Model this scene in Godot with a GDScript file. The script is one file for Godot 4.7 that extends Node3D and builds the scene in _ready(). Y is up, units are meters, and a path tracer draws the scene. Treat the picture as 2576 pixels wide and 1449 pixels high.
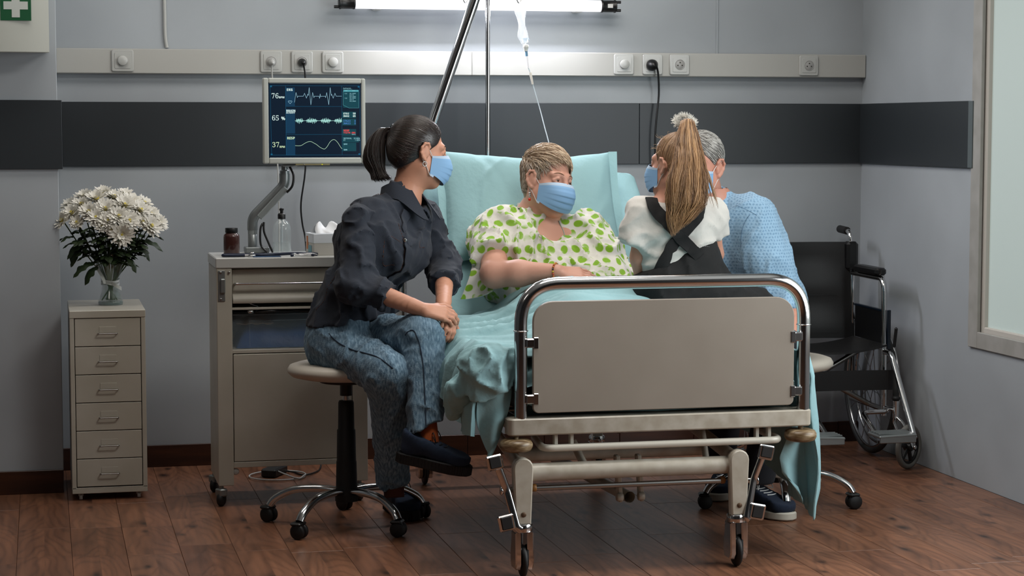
extends Node3D

# ---------------------------------------------------------------- geometry collector
class Geo:
	var v := PackedVector3Array()
	var n := PackedVector3Array()
	var uv := PackedVector2Array()
	var col := PackedColorArray()
	var idx := PackedInt32Array()
	var tint := Color(1, 1, 1)

	func smooth(pv: PackedVector3Array, ti: PackedInt32Array, puv := PackedVector2Array()) -> void:
		var nn := PackedVector3Array()
		nn.resize(pv.size())
		for i in range(0, ti.size(), 3):
			var a := pv[ti[i]]
			var c := (pv[ti[i + 1]] - a).cross(pv[ti[i + 2]] - a)
			nn[ti[i]] += c
			nn[ti[i + 1]] += c
			nn[ti[i + 2]] += c
		for i in nn.size():
			nn[i] = nn[i].normalized()
		given(pv, nn, ti, puv)

	func given(pv: PackedVector3Array, nn: PackedVector3Array, ti: PackedInt32Array, puv := PackedVector2Array()) -> void:
		var b := v.size()
		v.append_array(pv)
		n.append_array(nn)
		if puv.size() == pv.size():
			uv.append_array(puv)
		else:
			var z := PackedVector2Array()
			z.resize(pv.size())
			uv.append_array(z)
		var cc := PackedColorArray()
		cc.resize(pv.size())
		cc.fill(tint)
		col.append_array(cc)
		for i in range(0, ti.size(), 3):
			idx.append(b + ti[i])
			idx.append(b + ti[i + 2])
			idx.append(b + ti[i + 1])

	func face(p: PackedVector3Array, centre: Vector3) -> void:
		var nn := (p[1] - p[0]).cross(p[2] - p[0])
		var m := Vector3.ZERO
		for q in p:
			m += q
		if nn.dot(m / p.size() - centre) < 0.0:
			p.reverse()
			nn = -nn
		nn = nn.normalized()
		var t := PackedInt32Array()
		for i in range(1, p.size() - 1):
			t.append_array([0, i, i + 1])
		var ns := PackedVector3Array()
		ns.resize(p.size())
		ns.fill(nn)
		given(p, ns, t)

	func box(c: Vector3, s: Vector3, bev := 0.002, b := Basis()) -> void:
		var h := s * 0.5
		bev = minf(bev, minf(h.x, minf(h.y, h.z)) * 0.9)
		var q := func(sx: float, sy: float, sz: float, ax: int) -> Vector3:
			var p := Vector3(sx * h.x, sy * h.y, sz * h.z)
			for k in 3:
				if k != ax:
					p[k] -= signf(p[k]) * bev
			return c + b * p
		for ax in 3:
			for s1 in [-1.0, 1.0]:
				var ps := PackedVector3Array()
				for e in [[-1.0, -1.0], [1.0, -1.0], [1.0, 1.0], [-1.0, 1.0]]:
					var sg := [0.0, 0.0, 0.0]
					sg[ax] = s1
					sg[(ax + 1) % 3] = e[0]
					sg[(ax + 2) % 3] = e[1]
					ps.append(q.call(sg[0], sg[1], sg[2], ax))
				face(ps, c)
			if bev > 0.0:
				for e in [[-1.0, -1.0], [1.0, -1.0], [1.0, 1.0], [-1.0, 1.0]]:
					var o1 := (ax + 1) % 3
					var o2 := (ax + 2) % 3
					var lo := [0.0, 0.0, 0.0]
					lo[o1] = e[0]
					lo[o2] = e[1]
					lo[ax] = -1.0
					var hi := lo.duplicate()
					hi[ax] = 1.0
					face(PackedVector3Array([q.call(lo[0], lo[1], lo[2], o1), q.call(hi[0], hi[1], hi[2], o1), q.call(hi[0], hi[1], hi[2], o2), q.call(lo[0], lo[1], lo[2], o2)]), c)
		if bev > 0.0:
			for sx in [-1.0, 1.0]:
				for sy in [-1.0, 1.0]:
					for sz in [-1.0, 1.0]:
						face(PackedVector3Array([q.call(sx, sy, sz, 0), q.call(sx, sy, sz, 1), q.call(sx, sy, sz, 2)]), c)

	# from corner to corner
	func slab(a: Vector3, b: Vector3, bev := 0.002) -> void:
		box((a + b) * 0.5, (b - a).abs(), bev)

	func tube(p: PackedVector3Array, r, seg := 10, caps := true, flat := Vector2(1, 1), hint := Vector3.ZERO) -> void:
		var m := p.size()
		var t0 := (p[1] - p[0]).normalized()
		var x := hint if hint != Vector3.ZERO else (Vector3.UP if absf(t0.y) < 0.9 else Vector3.RIGHT)
		x = (x - t0 * x.dot(t0)).normalized()
		var pv := PackedVector3Array()
		var nn := PackedVector3Array()
		var ti := PackedInt32Array()
		var e0 := PackedVector3Array()
		var e1 := PackedVector3Array()
		for i in m:
			var t := (p[mini(i + 1, m - 1)] - p[maxi(i - 1, 0)]).normalized()
			x = (x - t * x.dot(t)).normalized()
			var y := t.cross(x)
			var rad: float = r if r is float else r[i]
			for k in seg:
				var a := TAU * k / seg
				var d := x * cos(a) * flat.x + y * sin(a) * flat.y
				pv.append(p[i] + d * rad)
				nn.append((x * cos(a) / flat.x + y * sin(a) / flat.y).normalized())
				if i == 0:
					e0.append(pv[-1])
				if i == m - 1:
					e1.append(pv[-1])
		for i in m - 1:
			for k in seg:
				var a := i * seg + k
				var b := i * seg + (k + 1) % seg
				ti.append_array([a, b, b + seg, a, b + seg, a + seg])
		given(pv, nn, ti)
		if caps and seg > 2:
			face(e0, p[1])
			face(e1, p[m - 2])

	# profile points (radius, height) turned round y; out-facing when the profile runs upward
	func lathe(pr: PackedVector2Array, seg := 20, xf := Transform3D(), crease := 0.6) -> void:
		var m := pr.size()
		var sn := []
		for i in m - 1:
			var d := (pr[i + 1] - pr[i]).normalized()
			sn.append(Vector2(d.y, -d.x))
		for i in m - 1:
			var na: Vector2 = sn[i]
			var nb: Vector2 = sn[i]
			if i > 0 and sn[i - 1].dot(sn[i]) > crease:
				na = (sn[i - 1] + sn[i]).normalized()
			if i < m - 2 and sn[i + 1].dot(sn[i]) > crease:
				nb = (sn[i + 1] + sn[i]).normalized()
			var pv := PackedVector3Array()
			var nn := PackedVector3Array()
			var ti := PackedInt32Array()
			for k in seg:
				var a := TAU * k / seg
				var c := Vector3(cos(a), 0, -sin(a))
				pv.append(xf * (c * pr[i].x + Vector3.UP * pr[i].y))
				pv.append(xf * (c * pr[i + 1].x + Vector3.UP * pr[i + 1].y))
				nn.append((xf.basis * (c * na.x + Vector3.UP * na.y)).normalized())
				nn.append((xf.basis * (c * nb.x + Vector3.UP * nb.y)).normalized())
				var j := (k + 1) % seg
				ti.append_array([k * 2, j * 2, j * 2 + 1, k * 2, j * 2 + 1, k * 2 + 1])
			given(pv, nn, ti)

	# closed outline in the xy plane of xf, pushed out from z = 0 to z = depth
	func extrude(poly: PackedVector2Array, depth: float, xf := Transform3D(), bev := 0.0) -> void:
		if Geometry2D.is_polygon_clockwise(poly):
			poly = poly.duplicate()
			poly.reverse()
		var m := poly.size()
		var nr := []
		for i in m:
			var a := (poly[i] - poly[(i + m - 1) % m]).normalized()
			var b := (poly[(i + 1) % m] - poly[i]).normalized()
			var na := Vector2(a.y, -a.x)
			var nb := Vector2(b.y, -b.x)
			nr.append([na, nb, (na + nb) / maxf(1.0 + na.dot(nb), 0.3)])
		var ins := PackedVector2Array()
		for i in m:
			ins.append(poly[i] - nr[i][2] * bev)
		var rings := [[ins, 0.0], [poly, bev], [poly, depth - bev], [ins, depth]] if bev > 0.0 else [[poly, 0.0], [poly, depth]]
		for q in rings.size() - 1:
			var pv := PackedVector3Array()
			var nn := PackedVector3Array()
			var ti := PackedInt32Array()
			for i in m:
				var j := (i + 1) % m
				for e in [[i, 1], [j, 0]]:
					var k: int = e[0]
					var nv: Vector2 = nr[k][e[1]]
					if nr[k][0].dot(nr[k][1]) > 0.7:
						nv = nr[k][2].normalized()
					var n3 := Vector3(nv.x, nv.y, 0)
					if rings[q][0] != rings[q + 1][0]:
						n3 = (n3 + Vector3(0, 0, -1 if q == 0 else 1)).normalized()
					for w in 2:
						var pt: Vector2 = rings[q + w][0][k]
						pv.append(xf * Vector3(pt.x, pt.y, rings[q + w][1]))
						nn.append((xf.basis * n3).normalized())
				var b := i * 4
				ti.append_array([b, b + 2, b + 3, b, b + 3, b + 1])
			given(pv, nn, ti)
		var tr := Geometry2D.triangulate_polygon(ins)
		for w in [0, 1]:
			var pv := PackedVector3Array()
			var nn := PackedVector3Array()
			for pt in ins:
				pv.append(xf * Vector3(pt.x, pt.y, depth * w))
				nn.append((xf.basis * Vector3(0, 0, -1 + 2 * w)).normalized())
			var ti := PackedInt32Array()
			for i in range(0, tr.size(), 3):
				var a := ins[tr[i]]
				var ccw := (ins[tr[i + 1]] - a).cross(ins[tr[i + 2]] - a) > 0.0
				if ccw == (w == 1):
					ti.append_array([tr[i], tr[i + 1], tr[i + 2]])
				else:
					ti.append_array([tr[i], tr[i + 2], tr[i + 1]])
			given(pv, nn, ti)

	# surface f(u, v); thick > 0 gives it a back and edges
	func grid(nu: int, nv: int, f: Callable, thick := 0.0) -> void:
		var pv := PackedVector3Array()
		var pu := PackedVector2Array()
		var ti := PackedInt32Array()
		for j in nv + 1:
			for i in nu + 1:
				var u := float(i) / nu
				var w := float(j) / nv
				pv.append(f.call(u, w))
				pu.append(Vector2(u, w))
		for j in nv:
			for i in nu:
				var a := j * (nu + 1) + i
				ti.append_array([a, a + 1, a + nu + 2, a, a + nu + 2, a + nu + 1])
		var b := n.size()
		smooth(pv, ti, pu)
		if thick > 0.0:
			var bk := PackedVector3Array()
			for i in pv.size():
				bk.append(pv[i] - n[b + i] * thick)
			var t2 := PackedInt32Array()
			for i in range(0, ti.size(), 3):
				t2.append_array([ti[i], ti[i + 2], ti[i + 1]])
			smooth(bk, t2, pu)
			var rim := PackedInt32Array()
			for i in nu + 1:
				rim.append(i)
			for j in range(1, nv + 1):
				rim.append(j * (nu + 1) + nu)
			for i in range(nu - 1, -1, -1):
				rim.append(nv * (nu + 1) + i)
			for j in range(nv - 1, 0, -1):
				rim.append(j * (nu + 1))
			var rv := PackedVector3Array()
			var rt := PackedInt32Array()
			for k in rim.size():
				rv.append(pv[rim[k]])
				rv.append(bk[rim[k]])
				var a := k * 2
				var c := ((k + 1) % rim.size()) * 2
				rt.append_array([a, a + 1, c + 1, a, c + 1, c])
			smooth(rv, rt)

	func mesh() -> ArrayMesh:
		var a := []
		a.resize(Mesh.ARRAY_MAX)
		a[Mesh.ARRAY_VERTEX] = v
		a[Mesh.ARRAY_NORMAL] = n
		a[Mesh.ARRAY_TEX_UV] = uv
		a[Mesh.ARRAY_COLOR] = col
		a[Mesh.ARRAY_INDEX] = idx
		var m := ArrayMesh.new()
		m.add_surface_from_arrays(Mesh.PRIMITIVE_TRIANGLES, a)
		return m

# ---------------------------------------------------------------- rounded bodies: smooth union of tapered capsules and ellipsoids
class Body:
	var pa := PackedVector3Array()
	var pb := PackedVector3Array()
	var ra := PackedFloat32Array()
	var rb := PackedFloat32Array()
	var kk := PackedFloat32Array()
	var inv: Array = []          # null for a capsule, else [inverse basis, radii]
	var trim: Array = []         # null or a plane that trims this one
	var cuts: Array = []         # planes that trim the whole body
	var holes: Array = []        # [centre, radius, k] spheres taken away
	var late: Array = []         # [a, b, ra, rb, k] capsules joined after the hollows
	var bump = null              # extra height at a point, a function

	func cap(a: Vector3, b: Vector3, r0: float, r1: float, k := 0.03, cut = null) -> Body:
		trim.append(cut)
		pa.append(a)
		pb.append(b)
		ra.append(r0)
		rb.append(r1)
		kk.append(k)
		inv.append(null)
		return self

	func ball(c: Vector3, r: Vector3, b := Basis(), k := 0.03) -> Body:
		trim.append(null)
		pa.append(c)
		pb.append(c)
		var m := maxf(r.x, maxf(r.y, r.z))
		ra.append(m)
		rb.append(m)
		kk.append(k)
		inv.append([b.inverse(), r])
		return self

	func one(i: int, p: Vector3) -> float:
		if inv[i] != null:
			var q: Vector3 = inv[i][0] * (p - pa[i])
			var r: Vector3 = inv[i][1]
			var k0 := (q / r).length()
			var k1 := (q / (r * r)).length()
			return k0 * (k0 - 1.0) / k1 if k1 > 0.0001 else -minf(r.x, minf(r.y, r.z))
		var ab := pb[i] - pa[i]
		var l2 := ab.length_squared()
		var t := clampf((p - pa[i]).dot(ab) / l2, 0.0, 1.0) if l2 > 0.0 else 0.0
		var d := (p - pa[i] - ab * t).length() - lerpf(ra[i], rb[i], t)
		return d if trim[i] == null else maxf(d, (trim[i] as Plane).distance_to(p))

	func at(p: Vector3, use: PackedInt32Array) -> float:
		var d := 1e9
		for i in use:
			var e := one(i, p)
			var k := kk[i]
			var h := maxf(k - absf(d - e), 0.0)
			d = minf(d, e) - h * h * 0.25 / k
		if bump != null:
			d -= bump.call(p)
		for hl in holes:
			var e: float = hl[1] - (p - hl[0]).length()
			var k: float = hl[2]
			var h := maxf(k - absf(d - e), 0.0)
			d = maxf(d, e) + h * h * 0.25 / k
		for q in late:
			var ab: Vector3 = q[1] - q[0]
			var t := clampf((p - q[0]).dot(ab) / ab.length_squared(), 0.0, 1.0)
			var e: float = (p - q[0] - ab * t).length() - lerpf(q[2], q[3], t)
			var k: float = q[4]
			var h := maxf(k - absf(d - e), 0.0)
			d = minf(d, e) - h * h * 0.25 / k
		for c in cuts:
			d = maxf(d, (c as Plane).distance_to(p))
		return d

	func all() -> PackedInt32Array:
		return PackedInt32Array(range(pa.size()))

	func grad(p: Vector3, use: PackedInt32Array) -> Vector3:
		var e := 0.002
		return Vector3(at(p + Vector3(e, 0, 0), use) - at(p - Vector3(e, 0, 0), use), at(p + Vector3(0, e, 0), use) - at(p - Vector3(0, e, 0), use), at(p + Vector3(0, 0, e), use) - at(p - Vector3(0, 0, e), use)).normalized()

	# the point of the surface (lifted by off) that lies next to p
	func onto(p: Vector3, off := 0.0, n := 7) -> Vector3:
		var use := all()
		for i in n:
			p -= grad(p, use) * (at(p, use) - off) * 0.9
		return p

	# march from p along d until the surface
	func hit(p: Vector3, d: Vector3, off := 0.0) -> Vector3:
		var use := all()
		d = d.normalized()
		for i in 40:
			var e := at(p, use) - off
			if e < 0.0003:
				break
			p += d * minf(e, 0.1) * 0.9
		return p

	func skin(g: Geo, h: float, lo := Vector3.INF, hi := Vector3.INF) -> void:
		if lo == Vector3.INF:
			lo = Vector3.ONE * 1e9
			hi = -lo
			for i in pa.size():
				var m := maxf(ra[i], rb[i]) + 0.02
				lo = lo.min(pa[i] - Vector3.ONE * m).min(pb[i] - Vector3.ONE * m)
				hi = hi.max(pa[i] + Vector3.ONE * m).max(pb[i] + Vector3.ONE * m)
		const B := 5
		var nb := ((hi - lo) / (h * B)).ceil()
		var bx := int(nb.x)
		var by := int(nb.y)
		var bz := int(nb.z)
		var sx := bx * B + 1
		var sy := by * B + 1
		var sz := bz * B + 1
		var f := PackedFloat32Array()
		f.resize(sx * sy * sz)
		f.fill(1e9)
		var live := PackedInt32Array()
		var rad := h * B * 0.88
		var every := all()
		for k in bz:
			for j in by:
				for i in bx:
					var c := lo + Vector3(i + 0.5, j + 0.5, k + 0.5) * h * B
					var ds := PackedFloat32Array()
					var dm := 1e9
					for q in every:
						var e := one(q, c)
						ds.append(e)
						dm = minf(dm, e)
					if dm > rad + 0.035 or dm < -rad * 1.3 - 0.05 and holes.is_empty() and cuts.is_empty():
						continue
					var use := PackedInt32Array()
					for q in every:
						if ds[q] < maxf(dm, 0.0) + 2.0 * rad + kk[q]:
							use.append(q)
					live.append(i + bx * (j + by * k))
					for c2 in B + 1:
						for b2 in B + 1:
							var o := (i * B) + sx * ((j * B + b2) + sy * (k * B + c2))
							var pz := lo + Vector3(i * B, j * B + b2, k * B + c2) * h
							for a2 in B + 1:
								if f[o + a2] > 1e8:
									f[o + a2] = at(pz + Vector3(a2 * h, 0, 0), use)
		var ids := {}
		var pv := PackedVector3Array()
		var cells := PackedInt32Array()
		var dy := sx
		var dz := sx * sy
		var off := PackedInt32Array([0, 1, dy, dy + 1, dz, dz + 1, dz + dy, dz + dy + 1])
		var cor := [Vector3(0, 0, 0), Vector3(1, 0, 0), Vector3(0, 1, 0), Vector3(1, 1, 0), Vector3(0, 0, 1), Vector3(1, 0, 1), Vector3(0, 1, 1), Vector3(1, 1, 1)]
		var edges := PackedInt32Array([0, 1, 2, 3, 4, 5, 6, 7, 0, 2, 1, 3, 4, 6, 5, 7, 0, 4, 1, 5, 2, 6, 3, 7])
		var q8 := PackedFloat32Array()
		q8.resize(8)
		for lb in live:
			var i0 := lb % bx * B
			var j0 := (lb / bx) % by * B
			var k0 := lb / (bx * by) * B
			for k in range(k0, k0 + B):
				for j in range(j0, j0 + B):
					for i in range(i0, i0 + B):
						var o := i + dy * j + dz * k
						var neg := 0
						for c in 8:
							q8[c] = f[o + off[c]]
							if q8[c] < 0.0:
								neg += 1
						if neg == 0 or neg == 8:
							continue
						var s := Vector3.ZERO
						var cnt := 0
						for e in range(0, 24, 2):
							var a := q8[edges[e]]
							var b := q8[edges[e + 1]]
							if (a < 0.0) != (b < 0.0):
								s += cor[edges[e]].lerp(cor[edges[e + 1]], clampf(a / (a - b), 0.0, 1.0))
								cnt += 1
						ids[o] = pv.size()
						cells.append(o)
						pv.append(lo + (Vector3(i, j, k) + s / cnt) * h)
		var ti := PackedInt32Array()
		for o in cells:
			var a := f[o] < 0.0
			for ax in 3:
				var d0: int = [1, dy, dz][ax]
				var d1: int = [dy, dz, 1][ax]
				var d2: int = [dz, 1, dy][ax]
				if o + d0 < f.size() and a != (f[o + d0] < 0.0) and f[o + d0] < 1e8 and ids.has(o - d1) and ids.has(o - d2) and ids.has(o - d1 - d2):
					var w: int = ids[o]
					var x: int = ids[o - d1]
					var y: int = ids[o - d1 - d2]
					var z: int = ids[o - d2]
					if a:
						ti.append_array([w, x, y, w, y, z])
					else:
						ti.append_array([w, y, x, w, z, y])
		g.smooth(pv, ti)

# ---------------------------------------------------------------- scene helpers
var names := {}

func numbered(called: String) -> String:
	var c: int = names.get(called, 0)
	names[called] = c + 1
	return called if c == 0 else "%s_%03d" % [called, c]

func tag(o: Node3D, label: String, category: String, group := "", kind := "") -> Node3D:
	o.set_meta("label", label)
	if category:
		o.set_meta("category", category)
	if group:
		o.set_meta("group", group)
	if kind:
		o.set_meta("kind", kind)
	return o

func thing(called: String, label: String, category: String, at := Vector3.ZERO, turn := 0.0, group := "") -> Node3D:
	var o := Node3D.new()
	o.name = numbered(called)
	add_child(o, true)
	o.position = at
	o.rotation.y = turn
	tag(o, label, category, group)
	return o

func part(g: Geo, called: String, m: Material, parent: Node3D, label := "") -> MeshInstance3D:
	return piece(g.mesh(), called, m, parent, label)

func piece(ms: Mesh, called: String, m: Material, parent: Node3D, label := "") -> MeshInstance3D:
	var o := MeshInstance3D.new()
	o.mesh = ms
	o.material_override = m
	o.name = called
	parent.add_child(o, true)
	if label:
		o.set_meta("label", label)
	return o

func solo(g: Geo, called: String, m: Material, label: String, category: String, group := "") -> MeshInstance3D:
	var o := MeshInstance3D.new()
	o.mesh = g.mesh()
	o.material_override = m
	o.name = numbered(called)
	add_child(o, true)
	tag(o, label, category, group)
	return o

func struct(g: Geo, called: String, m: Material) -> MeshInstance3D:
	var o := MeshInstance3D.new()
	o.mesh = g.mesh()
	o.material_override = m
	o.name = called
	add_child(o, true)
	o.set_meta("kind", "structure")
	return o

func dup(o: Node3D, called: String, label := "") -> Node3D:
	var r: Node3D = o.duplicate()
	r.name = numbered(called)
	add_child(r, true)
	if label:
		r.set_meta("label", label)
	return r

func pts(a: Array) -> PackedVector3Array:
	return PackedVector3Array(a)

# smooth curve through points
func curve(a: Array, n := 6) -> PackedVector3Array:
	var o := PackedVector3Array()
	for i in a.size() - 1:
		var p0: Vector3 = a[maxi(i - 1, 0)]
		var p3: Vector3 = a[mini(i + 2, a.size() - 1)]
		for k in n:
			o.append((a[i] as Vector3).cubic_interpolate(a[i + 1], p0, p3, float(k) / n))
	o.append(a[-1])
	return o

# polyline with rounded corners, as bent pipe
func bent(a: Array, r: float, n := 6) -> PackedVector3Array:
	var o := PackedVector3Array([a[0]])
	for i in range(1, a.size() - 1):
		var p: Vector3 = a[i]
		var d0: Vector3 = (a[i - 1] - p)
		var d1: Vector3 = (a[i + 1] - p)
		var q := minf(r, minf(d0.length(), d1.length()) * 0.48)
		var s := p + d0.normalized() * q
		var e := p + d1.normalized() * q
		for k in n + 1:
			var t := float(k) / n
			o.append(s.lerp(p, t).lerp(p.lerp(e, t), t))
	o.append(a[-1])
	return o

func rrect(w: float, h: float, r: float, n := 4) -> PackedVector2Array:
	var o := PackedVector2Array()
	for c in [[1, 1, 0.0], [-1, 1, 0.5], [-1, -1, 1.0], [1, -1, 1.5]]:
		for k in n + 1:
			var a: float = PI * (c[2] + 0.5 * k / n)
			o.append(Vector2(c[0] * (w * 0.5 - r) + cos(a) * r, c[1] * (h * 0.5 - r) + sin(a) * r))
	return o

func look(fwd: Vector3, up := Vector3.UP) -> Basis:   # z axis = fwd
	var z := fwd.normalized()
	var x := up.cross(z).normalized()
	return Basis(x, z.cross(x), z)

func yto(d: Vector3) -> Basis:                        # y axis = d
	var y := d.normalized()
	var x := y.cross(Vector3.FORWARD if absf(y.z) < 0.9 else Vector3.RIGHT).normalized()
	return Basis(x, y, x.cross(y))

func rod(g: Geo, a: Vector3, b: Vector3, r: float, seg := 10) -> void:
	g.tube(pts([a, b]), r, seg)

func disc(g: Geo, c: Vector3, axis: Vector3, r: float, w: float, bev := 0.003, seg := 20) -> void:
	g.lathe(PackedVector2Array([Vector2(0.0001, -w / 2), Vector2(r - bev, -w / 2), Vector2(r, -w / 2 + bev), Vector2(r, w / 2 - bev), Vector2(r - bev, w / 2), Vector2(0.0001, w / 2)]), seg, Transform3D(yto(axis), c))

func ringy(g: Geo, c: Vector3, axis: Vector3, r: float, t: float, seg := 32, sides := 8) -> void:
	var b := yto(axis)
	var p := PackedVector3Array()
	for k in seg + 1:
		p.append(c + b * Vector3(cos(TAU * k / seg), 0, sin(TAU * k / seg)) * r)
	g.tube(p, t, sides, false)

# ---------------------------------------------------------------- materials
func mat(c: Color, rough := 0.6, metal := 0.0) -> StandardMaterial3D:
	var m := StandardMaterial3D.new()
	m.albedo_color = c
	m.roughness = rough
	m.metallic = metal
	return m

func noise_tex(freq: float, a: Color, b: Color, seed := 1, size := 256, oct := 4, stretch := Vector2(1, 1), warp := 0.0) -> ImageTexture:
	var f := FastNoiseLite.new()
	f.seed = seed
	f.frequency = freq
	f.fractal_octaves = oct
	if warp > 0.0:
		f.domain_warp_enabled = true
		f.domain_warp_amplitude = warp
		f.domain_warp_frequency = freq
	var im := Image.create(size, size, false, Image.FORMAT_RGB8)
	var s := float(size)
	for y in size:
		for x in size:
			# tiles: blend the noise with itself across the edges
			var u := x / s
			var w := y / s
			var e := f.get_noise_2d(x * stretch.x, y * stretch.y) * (1 - u) * (1 - w) + f.get_noise_2d((x - s) * stretch.x, y * stretch.y) * u * (1 - w) + f.get_noise_2d(x * stretch.x, (y - s) * stretch.y) * (1 - u) * w + f.get_noise_2d((x - s) * stretch.x, (y - s) * stretch.y) * u * w
			im.set_pixel(x, y, a.lerp(b, clampf(e * 1.3 + 0.5, 0, 1)))
	return ImageTexture.create_from_image(im)

func tri(m: StandardMaterial3D, scale: float, world := false) -> StandardMaterial3D:
	m.uv1_triplanar = true
	m.uv1_world_triplanar = world
	m.uv1_scale = Vector3.ONE * scale
	m.uv1_triplanar_sharpness = 8.0
	return m

func cloth_mat(c: Color, bump_tex: Texture2D, scale: float, depth := 0.3, rough := 0.9) -> StandardMaterial3D:
	var m := mat(c, rough)
	m.heightmap_enabled = true
	m.heightmap_texture = bump_tex
	m.heightmap_scale = depth
	m.rim_enabled = true
	m.rim = 0.15
	m.rim_tint = 0.6
	return tri(m, scale)

# ================================================================ the scene
var M := {}
# ceiling panels: x, brightness, z
const PANELS := [Vector3(1.7, 2.3, -5.7), Vector3(0.25, 0.72, -7.2), Vector3(-0.9, 0.4, -3.9), Vector3(2.0, 1.35, -7.2)]


func _ready() -> void:
	# ---- camera
	var cam := Camera3D.new()
	cam.name = "camera"
	cam.fov = 16.1705
	cam.near = 0.05
	cam.far = 60.0
	cam.position = Vector3(0, 1.37, 0)
	cam.rotation_degrees = Vector3(-4.5572, -13.07, 0)
	add_child(cam)
	cam.current = true
	# ---- air outside, exposure
	var we := WorldEnvironment.new()
	we.name = "world"
	var env := Environment.new()
	env.background_mode = Environment.BG_SKY
	var sky := Sky.new()
	var sm := ProceduralSkyMaterial.new()
	sm.sky_top_color = Color(0.62, 0.70, 0.78)
	sm.sky_horizon_color = Color(0.80, 0.83, 0.85)
	sm.ground_bottom_color = Color(0.4, 0.4, 0.4)
	sm.ground_horizon_color = Color(0.7, 0.72, 0.72)
	sky.sky_material = sm
	env.sky = sky
	env.tonemap_mode = Environment.TONE_MAPPER_LINEAR
	env.tonemap_exposure = 1.12
	env.sdfgi_enabled = true
	env.ssao_enabled = true
	env.ssil_enabled = true
	we.environment = env
	add_child(we)
	# ---- lamps: tube on the wall over the bed, two ceiling panels, daylight through the frosted window
	area("tube_light_glow", Vector3(1.757, 1.84, -8.10), Vector3(0, -0.75, 0.8), Vector2(0.95, 0.05), Color(0.96, 0.96, 1.0), 1.4)
	for p in PANELS:
		area("panel_light", Vector3(p.x, 2.66, p.z), Vector3(0, -1, 0), Vector2(1.1, 0.55), Color(1.0, 0.975, 0.95), p.y)
	area("window_daylight", Vector3(3.42, 1.45, -4.75), Vector3(-1, 0, 0), Vector2(2.3, 1.5), Color(0.97, 0.99, 1.0), 6.6)

	materials()
	room()
	wall_fittings()
	cabinet()
	bouquet()
	cart()
	monitor()
	cart_things()
	bed()
	bedding()
	stools()
	wheelchair()
	people()

func area(called: String, at: Vector3, dir: Vector3, size: Vector2, c: Color, e: float) -> void:
	var l := AreaLight3D.new()
	l.name = called
	l.area_size = size
	l.light_color = c
	l.light_energy = e
	l.area_range = 14.0
	l.area_attenuation = 2.0
	l.shadow_enabled = true
	add_child(l)
	l.position = at
	l.basis = look(-dir, Vector3.UP if absf(dir.normalized().y) < 0.95 else Vector3.BACK)

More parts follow.
